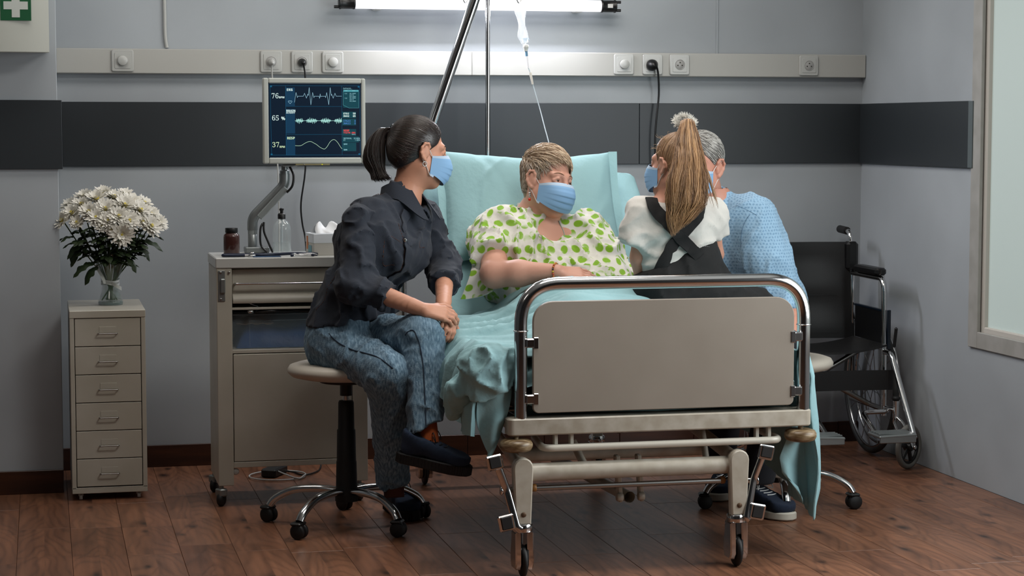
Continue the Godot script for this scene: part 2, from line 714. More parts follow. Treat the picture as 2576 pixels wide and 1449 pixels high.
func materials() -> void:
	var soft := noise_tex(0.02, Color(0.3, 0.3, 0.3), Color(0.7, 0.7, 0.7), 3, 256, 4)
	var fine := noise_tex(0.25, Color(0.2, 0.2, 0.2), Color(0.8, 0.8, 0.8), 5, 256, 3)
	var patch := noise_tex(0.008, Color(0.93, 0.93, 0.93), Color(1, 1, 1), 8, 256, 3)
	M.soft = soft
	M.fine = fine
	# painted plaster
	M.wall = mat(Color(0.655, 0.68, 0.70), 0.75)
	M.wall.albedo_texture = patch
	M.wall.heightmap_enabled = true
	M.wall.heightmap_texture = soft
	M.wall.heightmap_scale = 0.06
	tri(M.wall, 0.7, true)
	M.wall_far = mat(Color(0.30, 0.31, 0.32), 0.8)
	M.ceil = mat(Color(0.66, 0.66, 0.65), 0.9)
	M.stripe = mat(Color(0.165, 0.185, 0.20), 0.42)
	M.stripe.heightmap_enabled = true
	M.stripe.heightmap_texture = fine
	M.stripe.heightmap_scale = 0.01
	tri(M.stripe, 6.0, true)
	M.stripe_edge = mat(Color(0.34, 0.38, 0.39), 0.5)
	M.rail = mat(Color(0.68, 0.68, 0.66), 0.45)
	M.socket = mat(Color(0.70, 0.705, 0.69), 0.3)
	M.black = mat(Color(0.03, 0.03, 0.033), 0.4)
	M.rubber = mat(Color(0.045, 0.045, 0.05), 0.6)
	M.chrome = mat(Color(0.80, 0.80, 0.80), 0.13, 1.0)
	M.steel = mat(Color(0.62, 0.62, 0.61), 0.3, 1.0)
	M.alu = mat(Color(0.55, 0.57, 0.57), 0.38, 0.75)
	M.cream = mat(Color(0.71, 0.695, 0.65), 0.38)
	M.cream.albedo_texture = noise_tex(0.012, Color(0.94, 0.935, 0.92), Color(1, 1, 1), 12, 256, 5)
	tri(M.cream, 1.2)
	M.bedpaint = mat(Color(0.70, 0.675, 0.625), 0.35)
	M.bedpaint.albedo_texture = noise_tex(0.03, Color(0.90, 0.885, 0.86), Color(1, 1, 1), 21, 256, 5)
	tri(M.bedpaint, 2.0)
	M.board = mat(Color(0.56, 0.525, 0.48), 0.42)
	M.board.albedo_texture = noise_tex(0.01, Color(0.95, 0.945, 0.94), Color(1, 1, 1), 33, 256, 4)
	tri(M.board, 1.0)
	M.white = mat(Color(0.80, 0.80, 0.79), 0.5)
	# wood planks: a few boards of different tone and grain
	M.planks = []
	for k in 6:
		var a := [Color(0.475, 0.325, 0.235), Color(0.49, 0.34, 0.25), Color(0.46, 0.31, 0.225), Color(0.495, 0.345, 0.255), Color(0.48, 0.33, 0.245), Color(0.465, 0.315, 0.225)][k] as Color
		var w := mat(Color.WHITE, 0.33)
		w.albedo_texture = wood_tex(40 + k, a)
		w.heightmap_enabled = true
		w.heightmap_texture = M.fine
		w.heightmap_scale = 0.02
		w.uv1_triplanar = true
		w.uv1_scale = Vector3(2.2, 2.2, 0.75)
		w.uv1_triplanar_sharpness = 10.0
		M.planks.append(w)
	M.grout = mat(Color(0.10, 0.07, 0.055), 0.8)
	M.skirt = mat(Color(0.85, 0.82, 0.8), 0.4)
	M.skirt.albedo_texture = noise_tex(0.03, Color(0.22, 0.12, 0.07), Color(0.35, 0.20, 0.12), 71, 256, 4, Vector2(0.12, 1))
	tri(M.skirt, 2.0)

# board: long grain lines, cathedral arches, a few knots
func wood_tex(seed: int, c: Color) -> ImageTexture:
	var f := FastNoiseLite.new()
	f.seed = seed
	f.frequency = 0.012
	f.fractal_octaves = 3
	var r := RandomNumberGenerator.new()
	r.seed = seed * 7
	var w := 128
	var h := 512
	var im := Image.create(w, h, false, Image.FORMAT_RGB8)
	var cx := r.randf_range(20, 108)
	var knots := []
	for i in 5:
		knots.append(Vector3(r.randf_range(0, w), r.randf_range(0, h), r.randf_range(2.0, 5.0)))
	for y in h:
		for x in w:
			var n := f.get_noise_2d(x * 0.9, y * 0.22)
			var n2 := f.get_noise_2d(x * 5.0 + 300, y * 0.25)
			var n3 := f.get_noise_2d(x * 14.0 + 900, y * 0.5)
			var d := absf(x - cx) * 0.25 + y * 0.035 + n * 7.0
			var line := pow(absf(sin(d * 1.3)), 6.0)
			var e := 1.0 + n * 0.16 + n2 * 0.16 + n3 * 0.10 - line * 0.13
			for kn in knots:
				var q: float = Vector2((x - kn.x) * 1.0, (y - kn.y) * 0.35).length() / kn.z
				if q < 4.0:
					e -= 0.45 * exp(-q * q * 0.9) + 0.06 * sin(q * 5.0) * exp(-q)
			e = clampf(e, 0.35, 1.35)
			im.set_pixel(x, y, Color(c.r * e, c.g * e * lerpf(0.97, 1.0, e - 0.4), c.b * e))
	return ImageTexture.create_from_image(im)

func room() -> void:
	var g := Geo.new()
	g.slab(Vector3(-2.7, -0.12, -8.4), Vector3(3.6, -0.006, 1.6), 0.0)
	var fl := struct(g, "floor", M.grout)
	# planks laid along the depth of the room
	var r := RandomNumberGenerator.new()
	r.seed = 5
	var pw := 0.172
	var meshes := {}
	var x := 0.076 - pw * 15
	while x < 3.46:
		var x1 := minf(x + pw, 3.458)
		var z := -8.215 - r.randf_range(0.0, 0.85)
		while z < 1.4:
			var z0 := maxf(z, -8.215)
			var z1 := minf(z + 0.92, 1.45)
			if z1 - z0 > 0.05:
				var q := Geo.new()
				q.box(Vector3(0, -0.005, 0), Vector3(x1 - x - 0.0010, 0.01, z1 - z0 - 0.0010), 0.0010)
				var o := part(q, "plank", M.planks[r.randi() % 6], fl)
				o.position = Vector3((x + x1) * 0.5, r.randf_range(-0.0004, 0.0), (z0 + z1) * 0.5)
			z += 0.92
		x += pw
	# walls with thickness; the right one has the window opening
	g = Geo.new()
	g.slab(Vector3(-2.7, 0, -8.36), Vector3(3.62, 2.72, -8.22), 0.0)
	var wb := struct(g, "wall_back", M.wall)
	g = Geo.new()
	var wz0 := -7.07
	var wz1 := -3.55
	g.slab(Vector3(3.46, 0, -8.22), Vector3(3.62, 2.72, wz0), 0.0)
	g.slab(Vector3(3.46, 0, wz1), Vector3(3.62, 2.72, 1.5), 0.0)
	g.slab(Vector3(3.46, 0, wz0), Vector3(3.62, 0.585, wz1), 0.0)
	g.slab(Vector3(3.46, 2.15, wz0), Vector3(3.62, 2.72, wz1), 0.0)
	var wr := struct(g, "wall_right", M.wall)
	g = Geo.new()
	g.slab(Vector3(-2.7, 0, -8.22), Vector3(-2.55, 2.72, 1.5), 0.0)
	struct(g, "wall_left", M.wall_far)
	g = Geo.new()
	g.slab(Vector3(-2.7, 0, 1.45), Vector3(3.62, 2.72, 1.6), 0.0)
	struct(g, "wall_front", M.wall_far)
	g = Geo.new()
	g.slab(Vector3(-2.7, 2.72, -8.36), Vector3(3.62, 2.85, 1.6), 0.0)
	struct(g, "ceiling", M.ceil)
	# the part of the wall that stands forward on the left
	g = Geo.new()
	g.slab(Vector3(-2.55, 0, -8.22), Vector3(0.064, 2.72, -7.72), 0.002)
	var wc := struct(g, "wall_alcove", M.wall)
	# dark protective boards along the walls
	g = Geo.new()
	g.slab(Vector3(0.085, 1.212, -8.222), Vector3(2.455, 1.467, -8.208), 0.0015)
	part(g, "panel", M.stripe, wb)
	g = Geo.new()
	g.slab(Vector3(2.4565, 1.212, -8.222), Vector3(3.462, 1.467, -8.208), 0.0015)
	part(g, "panel", M.stripe, wb)
	g = Geo.new()
	g.slab(Vector3(3.446, 1.212, -8.208), Vector3(3.462, 1.467, -7.155), 0.0015)
	var pn := part(g, "panel", M.stripe, wr)
	g = Geo.new()
	g.slab(Vector3(3.4445, 1.2125, -7.1552), Vector3(3.462, 1.4665, -7.118), 0.001)
	part(g, "edge_trim", M.stripe_edge, pn)
	g = Geo.new()
	g.slab(Vector3(-2.55, 1.212, -7.722), Vector3(0.080, 1.467, -7.706), 0.0015)
	g.slab(Vector3(0.0635, 1.212, -8.208), Vector3(0.080, 1.467, -7.7065), 0.0015)
	part(g, "panel", M.stripe, wc)
	# skirting of short brown tiles
	var bb := Node3D.new()
	bb.name = "baseboard_back"
	add_child(bb)
	bb.set_meta("kind", "structure")
	var bx := 0.066
	while bx < 3.44:
		var b2 := minf(bx + 0.33, 3.458)
		g = Geo.new()
		g.slab(Vector3(bx + 0.001, 0.0, -8.222), Vector3(b2 - 0.001, 0.088 + r.randf_range(-0.001, 0.001), -8.210), 0.0015)
		part(g, "tile", M.skirt, bb)
		bx = b2
	var bl := Node3D.new()
	bl.name = "baseboard_left"
	add_child(bl)
	bl.set_meta("kind", "structure")
	bx = 0.064
	while bx > -1.0:
		g = Geo.new()
		g.slab(Vector3(bx - 0.329, 0.0, -7.722), Vector3(bx - 0.001, 0.087, -7.709), 0.0015)
		part(g, "tile", M.skirt, bl)
		bx -= 0.33
	# window: reveal frame, sash and frosted pane that lets daylight in
	var wn := Node3D.new()
	wn.name = "window_1"
	add_child(wn)
	wn.set_meta("kind", "structure")
	g = Geo.new()
	var fm := mat(Color(0.66, 0.655, 0.64), 0.5)
	fm.albedo_texture = noise_tex(0.02, Color(0.92, 0.92, 0.91), Color(1, 1, 1), 55, 256, 3)
	tri(fm, 1.5)
	for e in [[wz0 - 0.065, wz0 + 0.012, 0.53, 2.2], [wz1 - 0.012, wz1 + 0.065, 0.53, 2.2]]:
		g.slab(Vector3(3.449, e[2], e[0]), Vector3(3.464, e[3], e[1]), 0.002)
	g.slab(Vector3(3.449, 0.53, wz0 + 0.0121), Vector3(3.464, 0.592, wz1 - 0.0121), 0.002)
	g.slab(Vector3(3.449, 2.14, wz0 + 0.0121), Vector3(3.464, 2.2, wz1 - 0.0121), 0.002)
	part(g, "window_frame", fm, wn)
	g = Geo.new()
	for e in [[wz0, wz0 + 0.03], [wz1 - 0.03, wz1]]:
		g.slab(Vector3(3.468, 0.585, e[0]), Vector3(3.51, 2.15, e[1]), 0.004)
	g.slab(Vector3(3.468, 0.585, wz0 + 0.0301), Vector3(3.51, 0.612, wz1 - 0.0301), 0.004)
	g.slab(Vector3(3.468, 2.12, wz0 + 0.0301), Vector3(3.51, 2.15, wz1 - 0.0301), 0.004)
	part(g, "sash", mat(Color(0.78, 0.76, 0.73), 0.4), wn)
	g = Geo.new()
	g.slab(Vector3(3.486, 0.60, wz0 + 0.02), Vector3(3.492, 2.13, wz1 - 0.02), 0.0)
	var pm := mat(Color(0.62, 0.66, 0.65), 0.6)
	pm.emission_enabled = true
	pm.emission = Color(0.72, 0.78, 0.76)
	pm.emission_energy_multiplier = 0.36
	part(g, "pane", pm, wn, "frosted pane glowing with daylight")
	# ceiling panels
	var labs := ["flat ceiling light panel above the foot of the hospital bed", "flat ceiling light panel above the flowers and cart", "flat ceiling light panel over the open floor near the side wall", "flat ceiling light panel above the bed's head end"]
	for k in 4:
		var t := thing("ceiling_light", labs[k], "lamp", Vector3(PANELS[k].x, 2.69, PANELS[k].z), 0.0, "ceiling light panels")
		g = Geo.new()
		g.box(Vector3(0, 0.008, 0), Vector3(1.2, 0.04, 0.66), 0.004)
		part(g, "housing", M.white, t)
		g = Geo.new()
		g.box(Vector3(0, -0.013, 0), Vector3(1.1, 0.004, 0.55), 0.001)
		var em := mat(Color(0.8, 0.8, 0.8), 0.6)
		em.emission_enabled = true
		em.emission = Color(1, 0.97, 0.93)
		em.emission_energy_multiplier = 1.0
		part(g, "diffuser", em, t)

func wall_fittings() -> void:
	var z := -8.22
	# cable trunking
	var t := thing("cable_trunking", "long pale plastic cable duct along the back wall above the dark stripe", "cable duct", Vector3(1.78, 1.627, z))
	var g := Geo.new()
	g.slab(Vector3(-1.714, -0.049, 0.0), Vector3(-0.05, 0.049, 0.042), 0.003)
	part(g, "cover", M.rail, t)
	g = Geo.new()
	g.slab(Vector3(-0.0492, -0.049, 0.0), Vector3(1.678, 0.049, 0.042), 0.003)
	part(g, "cover", M.rail, t)
	# sockets and dimmers on it
	var fx := [[0.322, "dimmer", "white dimmer switch with round knob, alone at the far end above the flowers", 0], [0.907, "socket", "white wall socket holding the white plug above the monitor", 1], [1.031, "socket", "white wall socket holding the black plug above the monitor", 1], [1.155, "dimmer", "white dimmer switch right next to the sockets above the monitor", 0], [2.376, "dimmer", "white dimmer switch next to the socket with the hanging black cable", 0], [2.501, "socket", "white wall socket with the round black plug and hanging cable", 1], [2.619, "socket", "empty white wall socket next to the plugged black cable", 1], [3.195, "socket", "empty white wall socket standing alone near the wall corner", 1]]
	for e in fx:
		var p := Vector3(e[0], 1.628, z + 0.042)
		var o := thing("wall_" + e[1], e[2], "switch" if e[1] == "dimmer" else "socket", p, 0.0, "fittings on the cable duct")
		g = Geo.new()
		g.extrude(rrect(0.086, 0.086, 0.008), 0.009, Transform3D(Basis(), Vector3(0, 0, 0.0)), 0.003)
		part(g, "cover_plate", M.socket, o)
		g = Geo.new()
		if e[3] == 0:
			g.extrude(rrect(0.062, 0.062, 0.004), 0.002, Transform3D(Basis(), Vector3(0, 0, 0.009)), 0.0008)
			part(g, "insert", M.socket, o)
			g = Geo.new()
			disc(g, Vector3(0, 0, 0.017), Vector3.BACK, 0.0195, 0.014, 0.002, 28)
			part(g, "knob", M.socket, o)
		else:
			g.extrude(rrect(0.062, 0.062, 0.004), 0.002, Transform3D(Basis(), Vector3(0, 0, 0.009)), 0.0008)
			part(g, "insert", M.socket, o)
			g = Geo.new()
			ringy(g, Vector3(0, 0, 0.0112), Vector3.BACK, 0.0205, 0.0016, 28, 6)
			disc(g, Vector3(0, 0, 0.0112), Vector3.BACK, 0.019, 0.001, 0.0003, 24)
			part(g, "well", mat(Color(0.62, 0.62, 0.61), 0.4), o)
			g = Geo.new()
			for sx in [-0.0095, 0.0095]:
				disc(g, Vector3(sx, -0.003, 0.0122), Vector3.BACK, 0.0028, 0.0012, 0.0002, 10)
			disc(g, Vector3(0, 0.009, 0.0125), Vector3.BACK, 0.0026, 0.0022, 0.0002, 10)
			part(g, "contacts", mat(Color(0.22, 0.2, 0.17), 0.4, 0.4), o)
	# plugs with their cables
	plug_cable("power_cable", "white cable plugged in above the monitor, running down the wall behind it", M.socket, [Vector3(0.906, 1.626, -8.150), Vector3(0.907, 1.596, -8.150), Vector3(0.912, 1.510, -8.160), Vector3(0.921, 1.351, -8.180), Vector3(0.931, 1.191, -8.180), Vector3(0.934, 1.015, -8.180), Vector3(0.931, 0.856, -8.150), Vector3(0.928, 0.668, -8.100)], 0.013, 0.003)
	plug_cable("power_cable", "black cable plugged in above the monitor, hanging behind it to the tissue box", M.black, [Vector3(1.029, 1.627, -8.150), Vector3(1.036, 1.602, -8.145), Vector3(1.041, 1.558, -8.150), Vector3(1.048, 1.367, -8.170), Vector3(1.040, 1.191, -8.170), Vector3(1.022, 1.063, -8.170), Vector3(1.026, 0.982, -8.170), Vector3(1.037, 0.918, -8.160), Vector3(1.041, 0.822, -8.150)], 0.016, 0.0036)
	plug_cable("power_cable", "black cable with round plug hanging down the dark stripe behind the girl", M.black, [Vector3(2.493, 1.626, -8.140), Vector3(2.507, 1.618, -8.135), Vector3(2.519, 1.582, -8.150), Vector3(2.528, 1.499, -8.170), Vector3(2.518, 1.400, -8.170), Vector3(2.513, 1.300, -8.170), Vector3(2.518, 1.100, -8.170), Vector3(2.520, 0.731, -8.170)], 0.024, 0.0042)
	# thin cable ducts above the trunking
	g = Geo.new()
	g.tube(curve([Vector3(0.490, 1.933, -8.213), Vector3(0.491, 1.823, -8.213), Vector3(0.492, 1.729, -8.213), Vector3(0.498, 1.682, -8.213)], 5), 0.007, 8)
	solo(g, "wall_cable", M.socket, "thin pale cable coming down the wall above the flowers", "cable")
	g = Geo.new()
	g.slab(Vector3(2.794, 1.676, -8.221), Vector3(2.803, 2.715, -8.214), 0.001)
	solo(g, "wall_conduit", M.wall, "narrow wall-coloured conduit rising from the duct toward the ceiling", "cable duct")
	# tube lamp
	t = thing("tube_lamp", "glowing fluorescent tube lamp with black end caps on the wall over the bed", "lamp", Vector3(1.757, 1.866, -8.155))
	g = Geo.new()
	g.lathe(PackedVector2Array([Vector2(0.0001, -0.512), Vector2(0.0235, -0.512), Vector2(0.0235, 0.512), Vector2(0.0001, 0.512)]), 24, Transform3D(yto(Vector3.RIGHT), Vector3.ZERO))
	var em := mat(Color(0.9, 0.9, 0.9), 0.4)
	em.emission_enabled = true
	em.emission = Color(0.97, 0.955, 1.0)
	em.emission_energy_multiplier = 1.15
	part(g, "glowing_tube", em, t)
	for s in [-1.0, 1.0]:
		g = Geo.new()
		g.lathe(PackedVector2Array([Vector2(0.0001, 0.0), Vector2(0.0255, 0.0), Vector2(0.0265, 0.004), Vector2(0.0265, 0.008), Vector2(0.0245, 0.01), Vector2(0.0245, 0.056), Vector2(0.0268, 0.058), Vector2(0.0268, 0.063), Vector2(0.022, 0.066), Vector2(0.0001, 0.066)]), 20, Transform3D(yto(Vector3(s, 0, 0)), Vector3(s * 0.513, 0, 0)))
		for q in [Vector3(0, 0.017, 0.004), Vector3(0, -0.017, 0.004)]:
			rod(g, q + Vector3(s * 0.575, 0, 0), q + Vector3(s * 0.598, 0, 0), 0.006, 10)
		var c := part(g, "end_cap", M.black, t)
		if s > 0:
			g = Geo.new()
			g.box(Vector3(0.548, 0.0, 0.0245), Vector3(0.022, 0.016, 0.001), 0.0002)
			part(g, "sticker", M.white, c)
		g = Geo.new()
		g.box(Vector3(s * 0.42, -0.012, -0.03), Vector3(0.03, 0.03, 0.065), 0.003)
		part(g, "clip", M.white, t)
	# first aid box with the white cross on green
	t = thing("first_aid_box", "white first aid wall box with white cross on green square", "first aid box", Vector3(-0.14, 1.85, -7.72))
	var fb := mat(Color(0.70, 0.71, 0.68), 0.35)
	g = Geo.new()
	g.extrude(rrect(0.355, 0.42, 0.012), 0.12, Transform3D(Basis(), Vector3(0, 0, 0)), 0.006)
	part(g, "body", fb, t)
	g = Geo.new()
	var bow := PackedVector2Array()
	for k in 13:
		var a := -1.0 + 2.0 * k / 12
		bow.append(Vector2(a * 0.1785, 0.012 + 0.022 * (1.0 - a * a)))
	bow.append(Vector2(0.1785, 0))
	bow.append(Vector2(-0.1785, 0))
	# lid seen from above is bowed: profile in x/z pushed along y
	g.extrude(bow, 0.426, Transform3D(Basis(Vector3.RIGHT, Vector3.BACK, Vector3.DOWN), Vector3(0, 0.213, 0.1185)), 0.002)
	var lid := part(g, "lid", fb, t)
	g = Geo.new()
	g.box(Vector3(0.063, -0.046, 0.1525), Vector3(0.108, 0.108, 0.0025), 0.0004, Basis(Vector3.UP, 0.0))
	var em2 := part(g, "emblem", mat(Color(0.03, 0.30, 0.17), 0.5), lid, "green square")
	g = Geo.new()
	var cr := PackedVector2Array()
	for q in [Vector2(-1, -3), Vector2(1, -3), Vector2(1, -1), Vector2(3, -1), Vector2(3, 1), Vector2(1, 1), Vector2(1, 3), Vector2(-1, 3), Vector2(-1, 1), Vector2(-3, 1), Vector2(-3, -1), Vector2(-1, -1)]:
		cr.append(q * 0.0142)
	g.extrude(cr, 0.0012, Transform3D(Basis(), Vector3(0.063, -0.046, 0.1534)))
	var crs := part(g, "cross", mat(Color(0.72, 0.74, 0.72), 0.5), lid, "white cross")

func plug_cable(called: String, label: String, m: Material, path: Array, pr: float, cr: float) -> void:
	var t := thing(called, label, "cable", Vector3.ZERO)
	var g := Geo.new()
	var p0: Vector3 = path[0]
	g.lathe(PackedVector2Array([Vector2(0.0001, 0.0), Vector2(pr * 0.9, 0.0), Vector2(pr, 0.006), Vector2(pr, 0.02), Vector2(pr * 0.6, 0.036), Vector2(cr * 1.4, 0.044), Vector2(0.0001, 0.045)]), 18, Transform3D(yto(Vector3(0.05, -0.1, 1)), Vector3(p0.x, p0.y, -8.168)))
	part(g, "plug", m, t)
	g = Geo.new()
	path[0] = Vector3(p0.x, p0.y, -8.128)
	g.tube(curve(path, 5), cr, 8)
	part(g, "cord", m, t)

func caster(parent: Node3D, at: Vector3, r: float, m: Material, turn := 0.0, called := "caster") -> void:
	var g := Geo.new()
	var b := Basis(Vector3.UP, turn)
	disc(g, at + Vector3(0, r, 0), b * Vector3.RIGHT, r, 0.016, 0.003, 18)
	var w := part(g, called, m, parent)
	g = Geo.new()
	g.box(at + b * Vector3(0, r * 1.6 + 0.004, -0.006), b.inverse() * Vector3(0.024, 0.012, r * 1.6) if false else Vector3(0.024, 0.012, r * 1.5), 0.002, b)
	for s in [-1.0, 1.0]:
		g.box(at + b * Vector3(s * 0.0105, r * 1.2, 0), Vector3(0.002, r * 1.2, r * 0.9), 0.0005, b)
	part(g, "fork", M.steel, w)

func cabinet() -> void:
	# six-drawer steel unit on casters
	var t := thing("drawer_cabinet", "narrow cream metal cabinet with six drawers under the flower vase", "cabinet", Vector3(0.228, 0, -7.755))
	var w := 0.272
	var hf := 0.235     # half depth
	var g := Geo.new()
	g.slab(Vector3(-w / 2, 0.026, -hf), Vector3(w / 2, 0.044, hf), 0.0015)
	g.slab(Vector3(-w / 2, 0.0441, -hf), Vector3(-w / 2 + 0.016, 0.672, hf), 0.0015)
	g.slab(Vector3(w / 2 - 0.016, 0.0441, -hf), Vector3(w / 2, 0.672, hf), 0.0015)
	g.slab(Vector3(-w / 2 + 0.0161, 0.0441, -hf), Vector3(w / 2 - 0.0161, 0.672, -hf + 0.002), 0.0)
	g.slab(Vector3(-w / 2, 0.0441, hf - 0.004), Vector3(w / 2, 0.048, hf), 0.0005)
	part(g, "frame", M.cream, t)
	g = Geo.new()
	g.slab(Vector3(-w / 2 - 0.001, 0.6725, -hf - 0.001), Vector3(w / 2 + 0.001, 0.7, hf + 0.001), 0.002)
	part(g, "top", M.cream, t)
	for k in 6:
		var y0 := 0.052 + k * 0.1035
		g = Geo.new()
		g.slab(Vector3(-w / 2 + 0.0185, y0, -0.15), Vector3(w / 2 - 0.0185, y0 + 0.1005, hf - 0.001), 0.001)
		var d := part(g, "drawer", M.cream, t)
		g = Geo.new()
		# card holder: three thin raised edges
		g.slab(Vector3(-0.03, y0 + 0.048, hf - 0.001), Vector3(0.03, y0 + 0.0705, hf + 0.0004), 0.0003)
		part(g, "card_holder", M.cream, d)
		g = Geo.new()
		g.tube(bent([Vector3(-0.034, y0 + 0.046, hf - 0.002), Vector3(-0.034, y0 + 0.046, hf + 0.014), Vector3(0.034, y0 + 0.046, hf + 0.014), Vector3(0.034, y0 + 0.046, hf - 0.002)], 0.005, 3), 0.0024, 8)
		part(g, "handle", M.steel, d)
	for q in [Vector3(-0.105, 0, 0.21), Vector3(0.105, 0, 0.21), Vector3(-0.105, 0, -0.2), Vector3(0.105, 0, -0.2)]:
		g = Geo.new()
		disc(g, q + Vector3(0, 0.0125, 0), Vector3.RIGHT, 0.0125, 0.012, 0.002, 14)
		g.box(q + Vector3(0, 0.02, -0.004), Vector3(0.018, 0.012, 0.022), 0.002)
		part(g, "caster", M.socket, t)

func bouquet() -> void:
	var base := Vector3(0.248, 0.7, -7.76)
	var glass := mat(Color(0.55, 0.66, 0.62, 0.09), 0.03)
	glass.transparency = BaseMaterial3D.TRANSPARENCY_ALPHA
	var t := thing("glass_vase", "clear waisted glass vase with water and a ribbon, holding white flowers", "vase", base)
	var g := Geo.new()
	var pr := PackedVector2Array()
	for e in [[0.046, 0.0], [0.047, 0.012], [0.043, 0.03], [0.034, 0.055], [0.031, 0.075], [0.036, 0.10], [0.046, 0.135], [0.056, 0.17], [0.061, 0.195]]:
		pr.append(Vector2(e[0], e[1]))
	var full := PackedVector2Array([Vector2(0.0001, 0.0)])
	full.append_array(pr)
	for i in range(pr.size() - 1, 1, -1):
		full.append(pr[i] - Vector2(0.0028, 0.0))
	full.append(Vector2(0.0001, 0.014))
	g.lathe(full, 28)
	part(g, "glass", glass, t)
	g = Geo.new()
	g.lathe(PackedVector2Array([Vector2(0.0001, 0.0), Vector2(0.0455, 0.0015), Vector2(0.0462, 0.009), Vector2(0.043, 0.0135), Vector2(0.0001, 0.0138)]), 28)
	var foot := mat(Color(0.30, 0.42, 0.41, 0.45), 0.05)
	foot.transparency = BaseMaterial3D.TRANSPARENCY_ALPHA
	part(g, "thick_foot", foot, t)
	g = Geo.new()
	g.lathe(PackedVector2Array([Vector2(0.0001, 0.0145), Vector2(0.0425, 0.0145), Vector2(0.039, 0.03), Vector2(0.0305, 0.055), Vector2(0.0275, 0.075), Vector2(0.029, 0.085), Vector2(0.0001, 0.085)]), 24)
	var water := mat(Color(0.45, 0.52, 0.42, 0.12), 0.02)
	water.transparency = BaseMaterial3D.TRANSPARENCY_ALPHA
	part(g, "water", water, t)
	g = Geo.new()
	var rib := mat(Color(0.78, 0.80, 0.79), 0.35)
	for k in 2:
		g.grid(36, 2, func(u, v): return Vector3(cos(TAU * u) * 0.0345, 0.083 + k * 0.006 + (v - 0.5) * 0.013 + 0.004 * sin(TAU * u * 2.0 + k), -sin(TAU * u) * 0.0345))
	g.grid(10, 2, func(u, v): return Vector3(-0.02 - u * 0.032, 0.082 + u * 0.075 + sin(u * 6.0) * 0.004, 0.034 + 0.012 * u + (v - 0.5) * 0.018) + Vector3(-(v - 0.5) * 0.012, 0, 0), 0.0006)
	g.grid(8, 2, func(u, v): return Vector3(0.005 + u * 0.035, 0.083 - u * 0.02, 0.036 + 0.012 * sin(u * PI)) + Vector3(0, (v - 0.5) * 0.014, 0), 0.0006)
	part(g, "ribbon", rib, t)
	# chrysanthemums
	var petal := mat(Color(0.88, 0.87, 0.83), 0.75)
	petal.backlight_enabled = true
	petal.backlight = Color(0.12, 0.12, 0.10)
	var heart := mat(Color(0.74, 0.68, 0.30), 0.8)
	var green := mat(Color(0.13, 0.20, 0.075), 0.6)
	var stemm := mat(Color(0.22, 0.30, 0.10), 0.6)
	var r := RandomNumberGenerator.new()
	r.seed = 11
	var blooms := []
	for k in 3:
		blooms.append(bloom_mesh(r, k))
	var leafs := []
	for k in 3:
		leafs.append(leaf_mesh(r))
	# flower heads as they stand in the bouquet: (x, y from the vase foot, z, size)
	var hd := [[-0.135, 0.345, 0.02, 1.0], [-0.10, 0.375, 0.0, 0.95], [-0.172, 0.318, 0.03, 0.9], [-0.118, 0.312, 0.06, 0.75], [-0.075, 0.35, 0.06, 0.95], [-0.045, 0.395, 0.0, 1.05], [-0.05, 0.33, 0.085, 0.95], [-0.015, 0.36, 0.06, 1.05], [-0.008, 0.318, 0.10, 0.9], [0.02, 0.40, -0.03, 0.95], [0.03, 0.335, 0.095, 1.0], [0.055, 0.372, 0.045, 1.1], [0.068, 0.316, 0.085, 1.05], [0.085, 0.385, -0.01, 1.0], [0.04, 0.272, 0.115, 1.12], [0.112, 0.352, 0.03, 1.1], [0.118, 0.31, 0.06, 0.85], [0.15, 0.335, 0.0, 1.0], [0.148, 0.295, 0.055, 1.1], [0.18, 0.305, 0.01, 0.9], [-0.09, 0.40, -0.05, 0.95], [-0.02, 0.415, -0.06, 1.0], [0.06, 0.405, -0.07, 1.0], [-0.14, 0.37, -0.05, 0.9], [0.13, 0.375, -0.06, 0.95], [0.0, 0.29, 0.11, 0.6], [-0.03, 0.30, 0.105, 0.7]]
	var gn := 0
	for e in hd:
		var p := Vector3(e[0], e[1], e[2])
		var out := (p - Vector3(0, 0.22, -0.02)).normalized()
		var d := (out * 0.8 + Vector3(0.0, 0.25, 0.55)).normalized()
		if e[1] < 0.30 and e[2] > 0.1:
			d = Vector3(0.05, -0.05, 1).normalized()
		var side: String = "on the alcove side" if e[0] < -0.07 else ("on the cart side" if e[0] > 0.075 else "in the middle")
		var lab := "white chrysanthemum in the %s of the bouquet, %s" % ["upper row" if e[1] > 0.362 else ("front row" if e[2] > 0.05 else "rim"), side]
		var lone: bool = e[1] == 0.272
		if lone:
			lab = "lowest large white chrysanthemum facing forward at the bouquet's front"
		var f := thing("chrysanthemum", lab, "flower", base, 0.0, "white flowers in the vase")
		var o := piece(blooms[gn % 3], "bloom", petal, f)
		var sc: float = e[3] * 1.14
		o.transform = Transform3D(yto(d).rotated(d, r.randf() * TAU).scaled(Vector3.ONE * sc), p)
		g = Geo.new()
		g.lathe(PackedVector2Array([Vector2(0.009, 0.0), Vector2(0.0085, 0.006), Vector2(0.005, 0.0095), Vector2(0.0001, 0.0105)]), 12)
		var c := part(g, "flower_centre", heart, f)
		c.transform = o.transform
		c.position = p + d * 0.004
		g = Geo.new()
		var a := Vector3(p.x * 0.10 + r.randf_range(-0.006, 0.006), 0.09, p.z * 0.1)
		var lowp := Vector3(-p.x * 0.13 + r.randf_range(-0.012, 0.012), 0.018, -p.z * 0.12 + r.randf_range(-0.012, 0.012))
		g.tube(curve([lowp, a, a.lerp(p, 0.5) + Vector3(p.x * 0.06, 0.012, 0), p - d * 0.012, p - d * 0.002], 4), 0.0023, 6)
		g.lathe(PackedVector2Array([Vector2(0.0001, -0.012), Vector2(0.006, -0.009), Vector2(0.011, -0.003), Vector2(0.012, 0.001)]), 10, Transform3D(yto(d), p))
		part(g, "stem", stemm, f)
